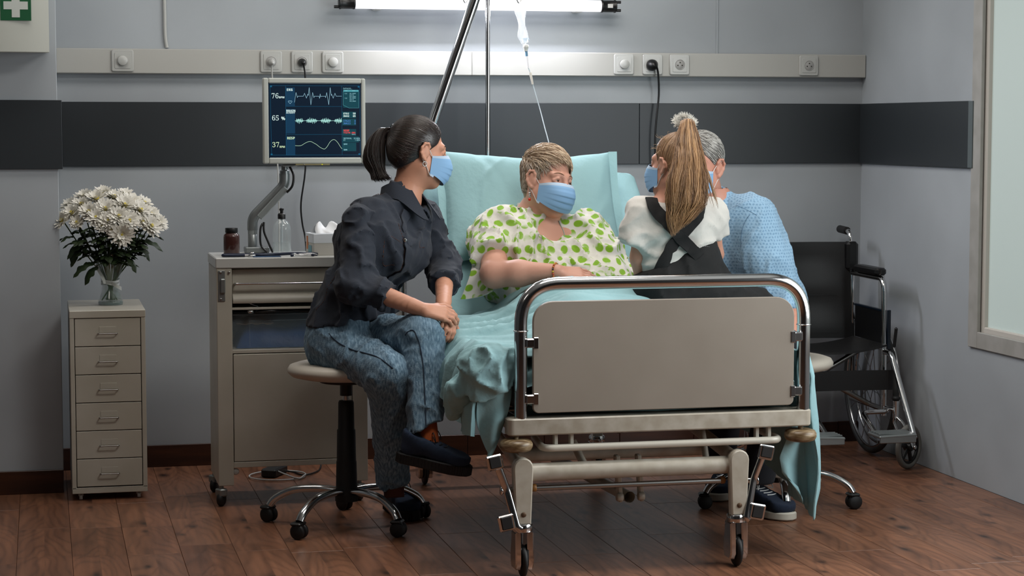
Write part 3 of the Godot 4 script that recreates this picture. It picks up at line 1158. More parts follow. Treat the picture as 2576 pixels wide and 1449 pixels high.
		var nl := 6 if gn % 2 == 0 else 5
		for k in nl:
			var ls := piece(leafs[(gn + k) % 3], "leaf", green, f)
			var u := r.randf_range(0.30, 0.88)
			var q := a.lerp(p, u)
			var az := r.randf() * TAU
			var ld := (Vector3(cos(az), -0.15 + r.randf() * 0.5, sin(az)) + Vector3(signf(p.x) * 0.7, 0, 0.5)).normalized()
			ls.transform = Transform3D(look(ld, Vector3.UP).scaled(Vector3.ONE * r.randf_range(0.75, 1.15)), q)
		gn += 1
	# lone leafy sprigs that hang out at the sides
	var sp := [[Vector3(-0.09, 0.245, 0.03), Vector3(-0.9, -0.55, 0.2), 1.5], [Vector3(-0.105, 0.225, 0.0), Vector3(-0.6, -0.8, 0.3), 1.4], [Vector3(-0.06, 0.165, 0.045), Vector3(-0.9, -0.35, 0.3), 1.5], [Vector3(-0.05, 0.15, 0.05), Vector3(-0.75, -0.75, 0.3), 1.3], [Vector3(0.11, 0.245, 0.03), Vector3(0.9, -0.2, 0.2), 1.5], [Vector3(0.1, 0.23, 0.0), Vector3(0.8, -0.7, 0.25), 1.3], [Vector3(0.055, 0.185, 0.04), Vector3(0.6, -0.6, 0.4), 1.2], [Vector3(0.07, 0.2, 0.05), Vector3(0.8, 0.2, 0.3), 1.2]]
	var k2 := 0
	for e in sp:
		var labs := ["dark green leaf sprig hanging out left of the vase rim", "dark green leaf sprig hanging out right of the vase rim"]
		var o := thing("leaf_sprig", labs[0] if e[0].x < 0 else labs[1], "leaf", base, 0.0, "leaves hanging from the bouquet, " + ("window" if e[0].x > 0 else "alcove") + " side")
		g = Geo.new()
		g.tube(curve([Vector3(e[0].x * 0.12, 0.08, e[0].z * 0.3), Vector3(e[0].x * 0.45, 0.155, e[0].z * 0.7), e[0]], 4), 0.0016, 5)
		part(g, "stem", stemm, o)
		var l := piece(leafs[k2 % 3], "leaf", green, o)
		l.transform = Transform3D(look(e[1], Vector3(0.1, 1, 0.3)).scaled(Vector3.ONE * e[2]), e[0])
		k2 += 1

func bloom_mesh(r: RandomNumberGenerator, kind: int) -> ArrayMesh:
	var g := Geo.new()
	for ring in 4:
		var cnt: int = [19, 17, 14, 9][ring]
		var ln: float = [0.036, 0.031, 0.024, 0.015][ring]
		var lift: float = [0.08, 0.42, 0.80, 1.15][ring] + kind * 0.06
		for k in cnt:
			var a := TAU * (k + 0.5 * ring) / cnt + r.randf_range(-0.1, 0.1)
			var lf := lift + r.randf_range(-0.14, 0.14)
			var l := ln * r.randf_range(0.88, 1.12)
			var w := 0.0052 * r.randf_range(0.85, 1.15)
			var rad := Vector3(cos(a), 0, sin(a))
			var sd := Vector3(-sin(a), 0, cos(a))
			g.grid(2, 5, func(u, v):
				var q: float = 0.003 + l * v
				var wd: float = w * pow(sin(PI * (0.10 + v * 0.86)), 0.6) * (u - 0.5) * 2.0
				var hgt: float = sin(lf) * q + 0.006 * v * v * (1.0 - ring * 0.6) + absf(u - 0.5) * 0.003 * sin(PI * v)
				return rad * cos(lf) * q + sd * wd + Vector3.UP * (hgt + ring * 0.0012))
	return g.mesh()

func leaf_mesh(r: RandomNumberGenerator) -> ArrayMesh:
	# lobed chrysanthemum leaf along +z
	var g := Geo.new()
	var ph := r.randf() * 3.0
	g.grid(4, 12, func(u, v):
		var wd: float = 0.016 * pow(sin(PI * minf(0.06 + v * 0.94, 1.0)), 0.7) * (0.62 + 0.38 * absf(sin(v * 8.5 + ph)))
		var x: float = (u - 0.5) * 2.0
		return Vector3(x * wd, 0.006 * sin(v * 2.6) - 0.02 * v * v - absf(x) * 0.003 + 0.002 * sin(v * 17.0 + x * 3.0), v * 0.062), 0.0004)
	return g.mesh()

func cart() -> void:
	var t := thing("equipment_cart", "cream metal hospital cart with open shelf and door below the monitor", "cart", Vector3(0.878, 0, -7.46))
	var w := 0.272
	var g := Geo.new()
	var zf := 0.17
	var zb := -0.17
	# corner profiles
	g.slab(Vector3(-w, 0.075, zb), Vector3(-w + 0.055, 0.862, zf), 0.002)
	g.slab(Vector3(w - 0.055, 0.075, zb), Vector3(w, 0.862, zf), 0.002)
	g.slab(Vector3(-w + 0.0551, 0.14, zb), Vector3(w - 0.0551, 0.862, zb + 0.004), 0.0)
	g.slab(Vector3(-w + 0.0551, 0.555, zb + 0.0041), Vector3(w - 0.0551, 0.567, zf - 0.003), 0.001)
	g.slab(Vector3(-w + 0.0551, 0.140, zb + 0.0041), Vector3(w - 0.0551, 0.160, zf), 0.001)
	g.slab(Vector3(-w + 0.0551, 0.712, zb + 0.0041), Vector3(w - 0.0551, 0.720, zf - 0.004), 0.001)
	part(g, "frame", M.cream, t)
	g = Geo.new()
	g.slab(Vector3(-w - 0.003, 0.8625, zb - 0.003), Vector3(w + 0.003, 0.9, zf + 0.003), 0.003)
	var tp := mat(Color(0.72, 0.725, 0.71), 0.3)
	part(g, "top", tp, t)
	g = Geo.new()
	# upper drawer with a rolled lip and a long bar handle
	g.slab(Vector3(-w + 0.057, 0.735, -0.1), Vector3(w - 0.057, 0.858, zf - 0.022), 0.002)
	g.extrude(PackedVector2Array([Vector2(0, 0), Vector2(0.016, 0.0), Vector2(0.020, 0.006), Vector2(0.018, 0.02), Vector2(0.0, 0.034)]), w * 2 - 0.116, Transform3D(Basis(Vector3.BACK, Vector3.UP, Vector3.LEFT), Vector3(w - 0.058, 0.735, zf - 0.022)), 0.001)
	var d := part(g, "drawer", M.cream, t)
	g = Geo.new()
	g.tube(bent([Vector3(-0.205, 0.806, zf - 0.024), Vector3(-0.205, 0.806, zf + 0.004), Vector3(0.205, 0.806, zf + 0.004), Vector3(0.205, 0.806, zf - 0.024)], 0.01, 3), 0.0045, 10)
	part(g, "handle", M.chrome, d)
	g = Geo.new()
	g.slab(Vector3(-w + 0.0575, 0.162, zf - 0.014), Vector3(w - 0.0575, 0.552, zf - 0.0005), 0.002)
	var dr := part(g, "door", M.cream, t)
	g = Geo.new()
	for y in [0.22, 0.49]:
		rod(g, Vector3(w - 0.055, y, zf + 0.002), Vector3(w - 0.055, y + 0.03, zf + 0.002), 0.004, 8)
	part(g, "hinge", M.cream, dr)
	# latch on the left corner profile with its screws
	g = Geo.new()
	g.box(Vector3(-w + 0.022, 0.80, zf + 0.006), Vector3(0.017, 0.052, 0.014), 0.003)
	g.box(Vector3(-w + 0.018, 0.80, zf + 0.002), Vector3(0.024, 0.11, 0.004), 0.001)
	part(g, "latch", M.alu, t)
	g = Geo.new()
	for q in [Vector2(-w + 0.015, 0.848), Vector2(-w + 0.015, 0.752), Vector2(-w + 0.045, 0.848)]:
		disc(g, Vector3(q.x, q.y, zf + 0.0035), Vector3.BACK, 0.0045, 0.005, 0.001, 12)
	part(g, "screws", M.steel, t)
	g = Geo.new()
	disc(g, Vector3(-w + 0.063, 0.125, zf - 0.012), Vector3.BACK, 0.012, 0.012, 0.003, 18)
	part(g, "bumper", M.socket, t)
	for q in [Vector3(-w + 0.01, 0, zf - 0.015), Vector3(w - 0.03, 0, zf - 0.015), Vector3(-w + 0.01, 0, zb + 0.03), Vector3(w - 0.03, 0, zb + 0.03)]:
		g = Geo.new()
		disc(g, q + Vector3(0, 0.026, 0), Vector3(1, 0, 0.5), 0.026, 0.022, 0.005, 18)
		var c := part(g, "caster", M.rubber, t)
		g = Geo.new()
		g.box(q + Vector3(0, 0.05, 0), Vector3(0.032, 0.028, 0.038), 0.004, Basis(Vector3.UP, 0.5))
		rod(g, q + Vector3(0, 0.06, 0), q + Vector3(0, 0.078, 0), 0.008)
		part(g, "fork", M.alu, c)
	# clear box with folded blue cloth on the shelf, and things lying on it
	var glass := mat(Color(0.70, 0.78, 0.82, 0.09), 0.12)
	glass.transparency = BaseMaterial3D.TRANSPARENCY_ALPHA
	var bx := thing("storage_box", "clear plastic box with blue cloth inside the cart's open shelf", "box", Vector3(0.845, 0.5675, -7.45))
	g = Geo.new()
	g.slab(Vector3(-0.18, 0, 0.12), Vector3(0.20, 0.125, 0.1225), 0.001)
	g.slab(Vector3(-0.18, 0, -0.12), Vector3(-0.178, 0.125, 0.1199), 0.001)
	g.slab(Vector3(0.198, 0, -0.12), Vector3(0.20, 0.125, 0.1199), 0.001)
	g.slab(Vector3(-0.184, 0.122, -0.12), Vector3(0.204, 0.130, 0.128), 0.002)
	for xx in [-0.12, 0.135]:
		g.slab(Vector3(xx, 0.008, 0.1226), Vector3(xx + 0.0025, 0.102, 0.1245), 0.0005)
	g.slab(Vector3(-0.12, 0.100, 0.1226), Vector3(0.1375, 0.1025, 0.1245), 0.0005)
	part(g, "clear_box", glass, bx)
	var ct := thing("folded_cloth", "folded blue cloth inside the clear storage box", "cloth", Vector3(0.845, 0.569, -7.45))
	g = Geo.new()
	g.grid(24, 14, func(u, v): return Vector3(lerpf(-0.165, 0.175, u), 0.085 * (1.0 - pow(absf(v - 0.5) * 2.0, 6.0)) * (0.9 + 0.12 * sin(u * 9.0)) * (1.0 - pow(absf(u - 0.5) * 2.0, 8.0)), lerpf(0.112, -0.11, v) + 0.003 * sin(u * 23.0)))
	part(g, "cloth", cloth_mat(Color(0.15, 0.31, 0.52), M.soft, 4.0, 0.6), ct)
	g = Geo.new()
	g.grid(12, 8, func(u, v): return Vector3(lerpf(-0.165, -0.03, u), 0.088 + 0.022 * sin(PI * u) * sin(PI * v) + 0.002 * sin(u * 20.0), lerpf(0.10, -0.05, v)), 0.004)
	part(g, "pale_liner", cloth_mat(Color(0.6, 0.55, 0.48), M.soft, 4.0, 0.6), ct)
	# second stethoscope lying on the box lid
	var st := thing("stethoscope", "black stethoscope lying on the clear box inside the cart shelf", "stethoscope", Vector3.ZERO)
	g = Geo.new()
	var y := 0.701
	g.tube(curve([Vector3(0.66 + 0.08, y, -7.31), Vector3(0.755, y + 0.012, -7.315), Vector3(0.80, y + 0.016, -7.32), Vector3(0.87, y + 0.01, -7.315), Vector3(0.92, y, -7.32), Vector3(0.99, y, -7.31), Vector3(1.05, y + 0.004, -7.34)], 6), 0.0045, 8)
	g.tube(curve([Vector3(0.745, y, -7.31), Vector3(0.80, y + 0.004, -7.30), Vector3(0.87, y, -7.32), Vector3(0.95, y, -7.34), Vector3(1.05, y, -7.36)], 6), 0.0045, 8)
	part(g, "tube", M.black, st)
	g = Geo.new()
	g.tube(curve([Vector3(0.745, y, -7.33), Vector3(0.76, y + 0.016, -7.33), Vector3(0.735, y + 0.028, -7.32), Vector3(0.72, y + 0.036, -7.32)], 6), 0.0025, 8)
	disc(g, Vector3(0.728, y + 0.003, -7.30), Vector3.UP, 0.012, 0.01, 0.002)
	part(g, "metal_tubes", M.chrome, st)
	g = Geo.new()
	g.lathe(PackedVector2Array([Vector2(0.0001, -0.006), Vector2(0.005, -0.004), Vector2(0.006, 0.0), Vector2(0.004, 0.006), Vector2(0.0001, 0.007)]), 12, Transform3D(yto(Vector3(-1, 0.4, 0)), Vector3(0.716, y + 0.038, -7.32)))
	part(g, "ear_tip", M.black, st)
	g = Geo.new()
	g.slab(Vector3(0.668, 0.6985, -7.42), Vector3(1.03, 0.702, -7.33), 0.001)
	solo(g, "clipboard", mat(Color(0.10, 0.16, 0.22), 0.4), "dark blue folder lying flat under the black stethoscope in the cart", "folder")
	# power brick and loose cables on the floor below
	var pb := thing("power_adapter", "black power adapter lying on the floor under the cart", "adapter", Vector3(0.875, 0.000, -7.906))
	g = Geo.new()
	g.box(Vector3(0, 0.018, 0), Vector3(0.062, 0.034, 0.13), 0.006, Basis(Vector3.UP, -0.5))
	part(g, "brick", M.black, pb)
	g = Geo.new()
	g.tube(curve([Vector3(0.03, 0.012, -0.05), Vector3(0.08, 0.005, -0.03), Vector3(0.11, 0.005, 0.04), Vector3(0.16, 0.006, 0.0), Vector3(0.2, 0.01, -0.12), Vector3(0.2, 0.1, -0.16)], 5), 0.0035, 8)
	part(g, "cord", M.black, pb)
	g = Geo.new()
	var c0 := Vector3(0.872, 0.004, -7.883)
	var lp := []
	for k in 15:
		var a := TAU * k / 12.0
		lp.append(c0 + Vector3(cos(a) * 0.11 + 0.01, 0.0005 * k, sin(a) * 0.10 + 0.02))
	lp.append(c0 + Vector3(-0.06, 0.05, -0.12))
	lp.append(c0 + Vector3(-0.08, 0.15, -0.17))
	g.tube(curve(lp, 3), 0.003, 8)
	solo(g, "coiled_cable", M.socket, "thin white cable coiled on the floor under the cart", "cable")

func monitor() -> void:
	# screen drawn pixel by pixel: dials, traces and lettering of the vital signs display
	var t := thing("patient_monitor", "white framed vital signs monitor on a grey swivel arm", "monitor", Vector3(0.99, 1.39, -7.5))
	var w := 0.379
	var h := 0.315
	var g := Geo.new()
	# frame as four bevelled bars round the screen
	var bz := 0.012
	for e in [[Vector3(-w / 2, -h / 2, -0.03), Vector3(-w / 2 + 0.0195, h / 2, bz)], [Vector3(w / 2 - 0.0155, -h / 2, -0.03), Vector3(w / 2, h / 2, bz)], [Vector3(-w / 2 + 0.0195, h / 2 - 0.0195, -0.03), Vector3(w / 2 - 0.0155, h / 2, bz)], [Vector3(-w / 2 + 0.0195, -h / 2, -0.03), Vector3(w / 2 - 0.0155, -h / 2 + 0.0225, bz)]]:
		g.slab(e[0], e[1], 0.004)
	g.slab(Vector3(-w / 2 + 0.01, -h / 2 + 0.01, -0.045), Vector3(w / 2 - 0.01, h / 2 - 0.01, -0.028), 0.006)
	part(g, "bezel", mat(Color(0.70, 0.715, 0.69), 0.4), t)
	var sw := w - 0.035
	var sh := h - 0.042
	var sc := Vector3(0.002, 0.0015, 0.0)
	g = Geo.new()
	g.box(sc + Vector3(0, 0, 0.003), Vector3(sw, sh, 0.004), 0.0)
	var scr := part(g, "screen", glow(Color(0.045, 0.105, 0.165), 1.0), t, "dark blue vital signs display")
	screen_art(scr, sc + Vector3(0, 0, 0.0052), sw, sh)
	# button bar
	g = Geo.new()
	g.slab(Vector3(-0.072, -h / 2 - 0.006, -0.01), Vector3(0.056, -h / 2 + 0.0002, 0.008), 0.0015)
	var bar := part(g, "button_bar", mat(Color(0.55, 0.52, 0.38), 0.45), t)
	g = Geo.new()
	disc(g, Vector3(-0.04, -h / 2 - 0.003, 0.0082), Vector3.BACK, 0.0024, 0.001, 0.0002, 10)
	part(g, "button", M.steel, bar)
	g = Geo.new()
	g.box(Vector3(0.027, -h / 2 - 0.003, 0.0084), Vector3(0.005, 0.003, 0.001), 0.0002)
	part(g, "power_light", glow(Color(0.75, 0.75, 0.05), 1.0), bar)
	# swivel arm
	var a := thing("monitor_arm", "grey metal swivel arm carrying the monitor above the cart", "monitor arm", Vector3.ZERO)
	g = Geo.new()
	var b0 := Vector3(0.768, 0.9, -7.58)
	g.box(b0 + Vector3(0.012, 0.011, 0), Vector3(0.088, 0.022, 0.075), 0.003)
	part(g, "clamp", M.alu, a)
	g = Geo.new()
	g.lathe(PackedVector2Array([Vector2(0.0001, 0.0), Vector2(0.0175, 0.0), Vector2(0.0175, 0.046), Vector2(0.0165, 0.047), Vector2(0.0175, 0.048), Vector2(0.0175, 0.09), Vector2(0.0001, 0.09)]), 20, Transform3D(Basis(), b0 + Vector3(-0.002, 0.022, 0)))
	part(g, "post", M.alu, a)
	g = Geo.new()
	var p1 := b0 + Vector3(-0.002, 0.104, 0)
	var p2 := Vector3(0.885, 1.165, -7.56)
	g.tube(bent([p1 + Vector3(0, -0.02, 0), p1 + Vector3(0, 0.026, 0), p2 + Vector3(0, -0.012, 0), p2 + Vector3(0, 0.03, 0.0)], 0.035, 6), 0.0195, 16, true, Vector2(1, 0.92))
	part(g, "arm", M.alu, a)
	g = Geo.new()
	var dd := (p2 - p1 - Vector3(0, 0.03, 0)).normalized()
	var pb := yto(dd)
	g.box(p1.lerp(p2, 0.55) + Vector3(0.008, -0.006, 0.014), Vector3(0.024, 0.15, 0.018), 0.003, Basis(dd.cross(Vector3.BACK), dd, dd.cross(Vector3.BACK).cross(dd)))
	part(g, "cover", mat(Color(0.60, 0.63, 0.63), 0.42, 0.5), a)
	g = Geo.new()
	g.lathe(PackedVector2Array([Vector2(0.0001, 0.0), Vector2(0.0175, 0.0), Vector2(0.0175, 0.04), Vector2(0.012, 0.044), Vector2(0.012, 0.06), Vector2(0.0001, 0.06)]), 18, Transform3D(Basis(), p2 + Vector3(0, 0.0, 0)))
	g.box(p2 + Vector3(0.02, 0.078, 0.01), Vector3(0.06, 0.045, 0.03), 0.004)
	g.box(p2 + Vector3(0.06, 0.15, 0.0), Vector3(0.11, 0.11, 0.02), 0.004)
	part(g, "tilt_head", M.alu, a)
	g = Geo.new()
	g.tube(curve([Vector3(0.90, 1.225, -7.545), Vector3(0.915, 1.19, -7.535), Vector3(0.91, 1.15, -7.53), Vector3(0.89, 1.125, -7.535)], 6), 0.0045, 8)
	part(g, "cable", M.black, a)
	g = Geo.new()
	g.tube(curve([Vector3(0.80, 1.01, -7.55), Vector3(0.792, 0.99, -7.545), Vector3(0.79, 0.95, -7.54), Vector3(0.795, 0.925, -7.54), Vector3(0.815, 0.903, -7.53)], 6), 0.004, 8)
	part(g, "cable", M.black, a)
	g = Geo.new()
	g.tube(curve([Vector3(0.805, 1.015, -7.55), Vector3(0.805, 0.98, -7.545), Vector3(0.82, 0.94, -7.54), Vector3(0.835, 0.903, -7.53)], 6), 0.004, 8)
	part(g, "cable", M.black, a)

func glow(c: Color, e := 1.0) -> StandardMaterial3D:
	var m := mat(Color(0.01, 0.01, 0.012), 0.25)
	m.emission_enabled = true
	m.emission = c
	m.emission_energy_multiplier = e
	return m

func screen_art(parent: Node3D, o: Vector3, sw: float, sh: float) -> void:
	# positions are shares of the display, 0..1 from its upper left corner
	var at := func(u: float, v: float, z := 0.0) -> Vector3: return o + Vector3((u - 0.5) * sw, (0.5 - v) * sh, z)
	var line := func(g: Geo, ps: Array, wd: float, z: float) -> void:
		for i in ps.size() - 1:
			var a: Vector3 = at.call(ps[i].x, ps[i].y, z)
			var b: Vector3 = at.call(ps[i + 1].x, ps[i + 1].y, z)
			var d := (b - a).normalized()
			var s := Vector3(-d.y, d.x, 0) * wd * 0.5
			var ex := d * wd * 0.3
			g.given(PackedVector3Array([a - s - ex, b - s + ex, b + s + ex, a + s - ex]), PackedVector3Array([Vector3.BACK, Vector3.BACK, Vector3.BACK, Vector3.BACK]), PackedInt32Array([0, 1, 2, 0, 2, 3]))
	var rect := func(g: Geo, u0: float, v0: float, u1: float, v1: float, z: float) -> void:
		g.given(PackedVector3Array([at.call(u0, v1, z), at.call(u1, v1, z), at.call(u1, v0, z), at.call(u0, v0, z)]), PackedVector3Array([Vector3.BACK, Vector3.BACK, Vector3.BACK, Vector3.BACK]), PackedInt32Array([0, 1, 2, 0, 2, 3]))
	# panels
	var g := Geo.new()
	for e in [[0.185, 0.055, 0.284, 0.305], [0.185, 0.345, 0.284, 0.675], [0.185, 0.715, 0.284, 0.97]]:
		rect.call(g, e[0], e[1], e[2], e[3], 0.0002)
	part(g, "label_panel", glow(Color(0.075, 0.21, 0.31)), parent)
	g = Geo.new()
	for e in [[0.805, 0.105, 0.975, 0.325]]:
		rect.call(g, e[0], e[1], e[2], e[3], 0.0002)
	for e in [[0.795, 0.38, 0.945, 0.465], [0.795, 0.475, 0.945, 0.565], [0.795, 0.615, 0.945, 0.705], [0.795, 0.715, 0.975, 0.795], [0.795, 0.80, 0.945, 0.915]]:
		rect.call(g, e[0], e[1], e[2], e[3], 0.0002)
	part(g, "data_panel", glow(Color(0.07, 0.25, 0.29)), parent)
	g = Geo.new()
	for e in [[Vector2(0.02, 0.03), Vector2(0.985, 0.03)], [Vector2(0.02, 0.03), Vector2(0.03, 0.965)], [Vector2(0.03, 0.965), Vector2(0.985, 0.965)], [Vector2(0.985, 0.03), Vector2(0.99, 0.965)], [Vector2(0.185, 0.03), Vector2(0.188, 0.965)], [Vector2(0.79, 0.03), Vector2(0.792, 0.965)], [Vector2(0.185, 0.31), Vector2(0.79, 0.31)], [Vector2(0.185, 0.69), Vector2(0.79, 0.685)]]:
		line.call(g, e, 0.0009, 0.0004)
	for e in [[0.02, 0.03], [0.965, 0.03], [0.02, 0.945], [0.968, 0.945]]:
		rect.call(g, e[0], e[1], e[0] + 0.02, e[1] + 0.022, 0.0004)
	part(g, "grid_lines", glow(Color(0.10, 0.34, 0.46)), parent)
	g = Geo.new()
	rect.call(g, 0.808, 0.085, 0.975, 0.108, 0.0005)
	line.call(g, [Vector2(0.806, 0.108), Vector2(0.806, 0.29), Vector2(0.868, 0.328), Vector2(0.975, 0.328), Vector2(0.975, 0.108)], 0.0008, 0.0006)
	part(g, "log_outline", glow(Color(0.32, 0.62, 0.66)), parent)
	# heart trace
	g = Geo.new()
	line.call(g, [Vector2(0.28, 0.255), Vector2(0.297, 0.122), Vector2(0.312, 0.19), Vector2(0.318, 0.172), Vector2(0.375, 0.172), Vector2(0.389, 0.132), Vector2(0.409, 0.198), Vector2(0.424, 0.142), Vector2(0.43, 0.162), Vector2(0.439, 0.055), Vector2(0.456, 0.287), Vector2(0.476, 0.122), Vector2(0.49, 0.192), Vector2(0.494, 0.172), Vector2(0.545, 0.172), Vector2(0.551, 0.20), Vector2(0.557, 0.14), Vector2(0.562, 0.18), Vector2(0.568, 0.172), Vector2(0.612, 0.172), Vector2(0.616, 0.19), Vector2(0.628, 0.122), Vector2(0.65, 0.285), Vector2(0.666, 0.055), Vector2(0.677, 0.162), Vector2(0.681, 0.142), Vector2(0.698, 0.198), Vector2(0.717, 0.13), Vector2(0.73, 0.17), Vector2(0.79, 0.17)], 0.0010, 0.0006)
	# heart outline
	var hp := []
	for k in 25:
		var a := TAU * k / 24
		hp.append(Vector2(0.233 + 0.00125 * 16 * pow(sin(a), 3), 0.250 - 0.0014 * (13 * cos(a) - 5 * cos(2 * a) - 2 * cos(3 * a) - cos(4 * a))))
	line.call(g, hp, 0.0010, 0.0006)
	part(g, "heart_trace", glow(Color(0.60, 0.77, 0.84)), parent)
	g = Geo.new()
	var br := []
	for k in 150:
		var u := 0.284 + 0.506 * k / 149.0
		var p := (u - 0.284) / 0.506
		var env := 0.0
		for c in [[0.095, 0.085], [0.355, 0.125], [0.655, 0.115], [0.935, 0.10]]:
			env = maxf(env, 1.0 - pow(clampf(absf(p - c[0]) / c[1], 0.0, 1.0), 4.0))
		br.append(Vector2(u, 0.502 + env * 0.042 * (1.0 if k % 2 == 0 else -1.0) * (0.55 + 0.45 * sin(k * 1.7) * sin(k * 0.37))))
	line.call(g, br, 0.0011, 0.0006)
	part(g, "brain_trace", glow(Color(0.64, 0.85, 0.82)), parent)
	g = Geo.new()
	var rs := []
	var key := [Vector3(0.284, 0.838, 0), Vector3(0.345, 0.838, 0), Vector3(0.39, 0.805, 0), Vector3(0.43, 0.784, 0), Vector3(0.455, 0.784, 0), Vector3(0.48, 0.80, 0), Vector3(0.515, 0.825, 0), Vector3(0.55, 0.86, 0), Vector3(0.585, 0.882, 0), Vector3(0.605, 0.882, 0), Vector3(0.63, 0.85, 0), Vector3(0.66, 0.79, 0), Vector3(0.69, 0.76, 0), Vector3(0.715, 0.762, 0), Vector3(0.745, 0.80, 0), Vector3(0.775, 0.86, 0), Vector3(0.79, 0.882, 0)]
	for q in curve(key, 3):
		rs.append(Vector2(q.x, q.y))
	line.call(g, rs, 0.0012, 0.0006)
	part(g, "breath_trace", glow(Color(0.72, 0.86, 0.73)), parent)
	# lettering
	var pale := glow(Color(0.85, 0.94, 0.92))
	var green := glow(Color(0.82, 0.91, 0.74))
	var teal := glow(Color(0.58, 0.79, 0.83))
	var blue := glow(Color(0.33, 0.54, 0.84))
	var red := glow(Color(0.90, 0.28, 0.26))
	for e in [["76", 0.032, 0.205, 0.0215, "Droid Serif", pale], ["BPM", 0.113, 0.202, 0.0084, "b", pale], ["65", 0.035, 0.502, 0.0215, "Droid Serif", pale], ["%", 0.135, 0.496, 0.015, "b", pale], ["37", 0.035, 0.862, 0.0215, "Droid Serif", green], ["RPM", 0.115, 0.868, 0.0084, "b", green], ["EKG", 0.196, 0.103, 0.0105, "b", pale], ["BRAIN", 0.189, 0.385, 0.0098, "b", pale], ["ACTIVITY", 0.189, 0.407, 0.0066, "b", pale], ["RESP", 0.196, 0.755, 0.011, "b", green], ["DATALOG...", 0.806, 0.076, 0.0058, "s", teal], ["TIME", 0.825, 0.103, 0.0038, "s", teal], ["DATA", 0.905, 0.103, 0.0038, "s", teal], ["T-01", 0.82, 0.143, 0.0045, "s", teal], ["VAL_38889\nREA_78\nREA_38889", 0.875, 0.143, 0.0042, "s", teal], ["T-02", 0.82, 0.205, 0.0045, "s", teal], ["VAL_38889\nREA_78\nREA_38889", 0.875, 0.205, 0.0042, "s", teal], ["ETO2", 0.806, 0.418, 0.0078, "b", pale], ["59", 0.91, 0.418, 0.0082, "b", pale], ["INO2", 0.806, 0.452, 0.0078, "b", pale], ["65", 0.91, 0.452, 0.0082, "b", pale], ["ETN2O", 0.806, 0.518, 0.0078, "s", blue], ["0", 0.925, 0.518, 0.0082, "s", blue], ["INN2O", 0.806, 0.552, 0.0078, "s", blue], ["0", 0.925, 0.552, 0.0082, "s", blue], ["NIBP", 0.806, 0.648, 0.0082, "b", red], ["112/76", 0.806, 0.676, 0.0072, "b", red], ["(86)", 0.895, 0.676, 0.0072, "b", red], ["MMHG", 0.897, 0.694, 0.004, "s", teal], ["INTERVAL", 0.806, 0.752, 0.0062, "s", teal], ["35 MIN", 0.917, 0.752, 0.0062, "s", teal], ["ET", 0.806, 0.776, 0.0062, "s", teal], ["1 MIN", 0.93, 0.776, 0.0062, "s", teal], ["MAX", 0.808, 0.828, 0.0055, "b", teal], ["-\n-\n-", 0.81, 0.842, 0.0045, "b", teal], ["MIN", 0.808, 0.905, 0.0055, "b", teal]]:
		var tm := TextMesh.new()
		var f := SystemFont.new()
		f.font_names = PackedStringArray(["Droid Serif" if e[4] == "Droid Serif" else "Droid Sans"])
		if e[4] == "b":
			f.font_weight = 700
		tm.font = f
		tm.text = e[0]
		tm.font_size = 32
		tm.pixel_size = e[3] / 32.0 * 1.15
		tm.depth = 0.0
		tm.curve_step = 1.0
		tm.horizontal_alignment = HORIZONTAL_ALIGNMENT_LEFT
		tm.vertical_alignment = VERTICAL_ALIGNMENT_BOTTOM if e[0].find("\n") < 0 else VERTICAL_ALIGNMENT_TOP
		var tx := piece(tm, "lettering", e[5], parent)
		tx.position = at.call(e[1], e[2] + (0.021 * e[3] / 0.024 if e[0].find("\n") < 0 else -0.02), 0.0009)

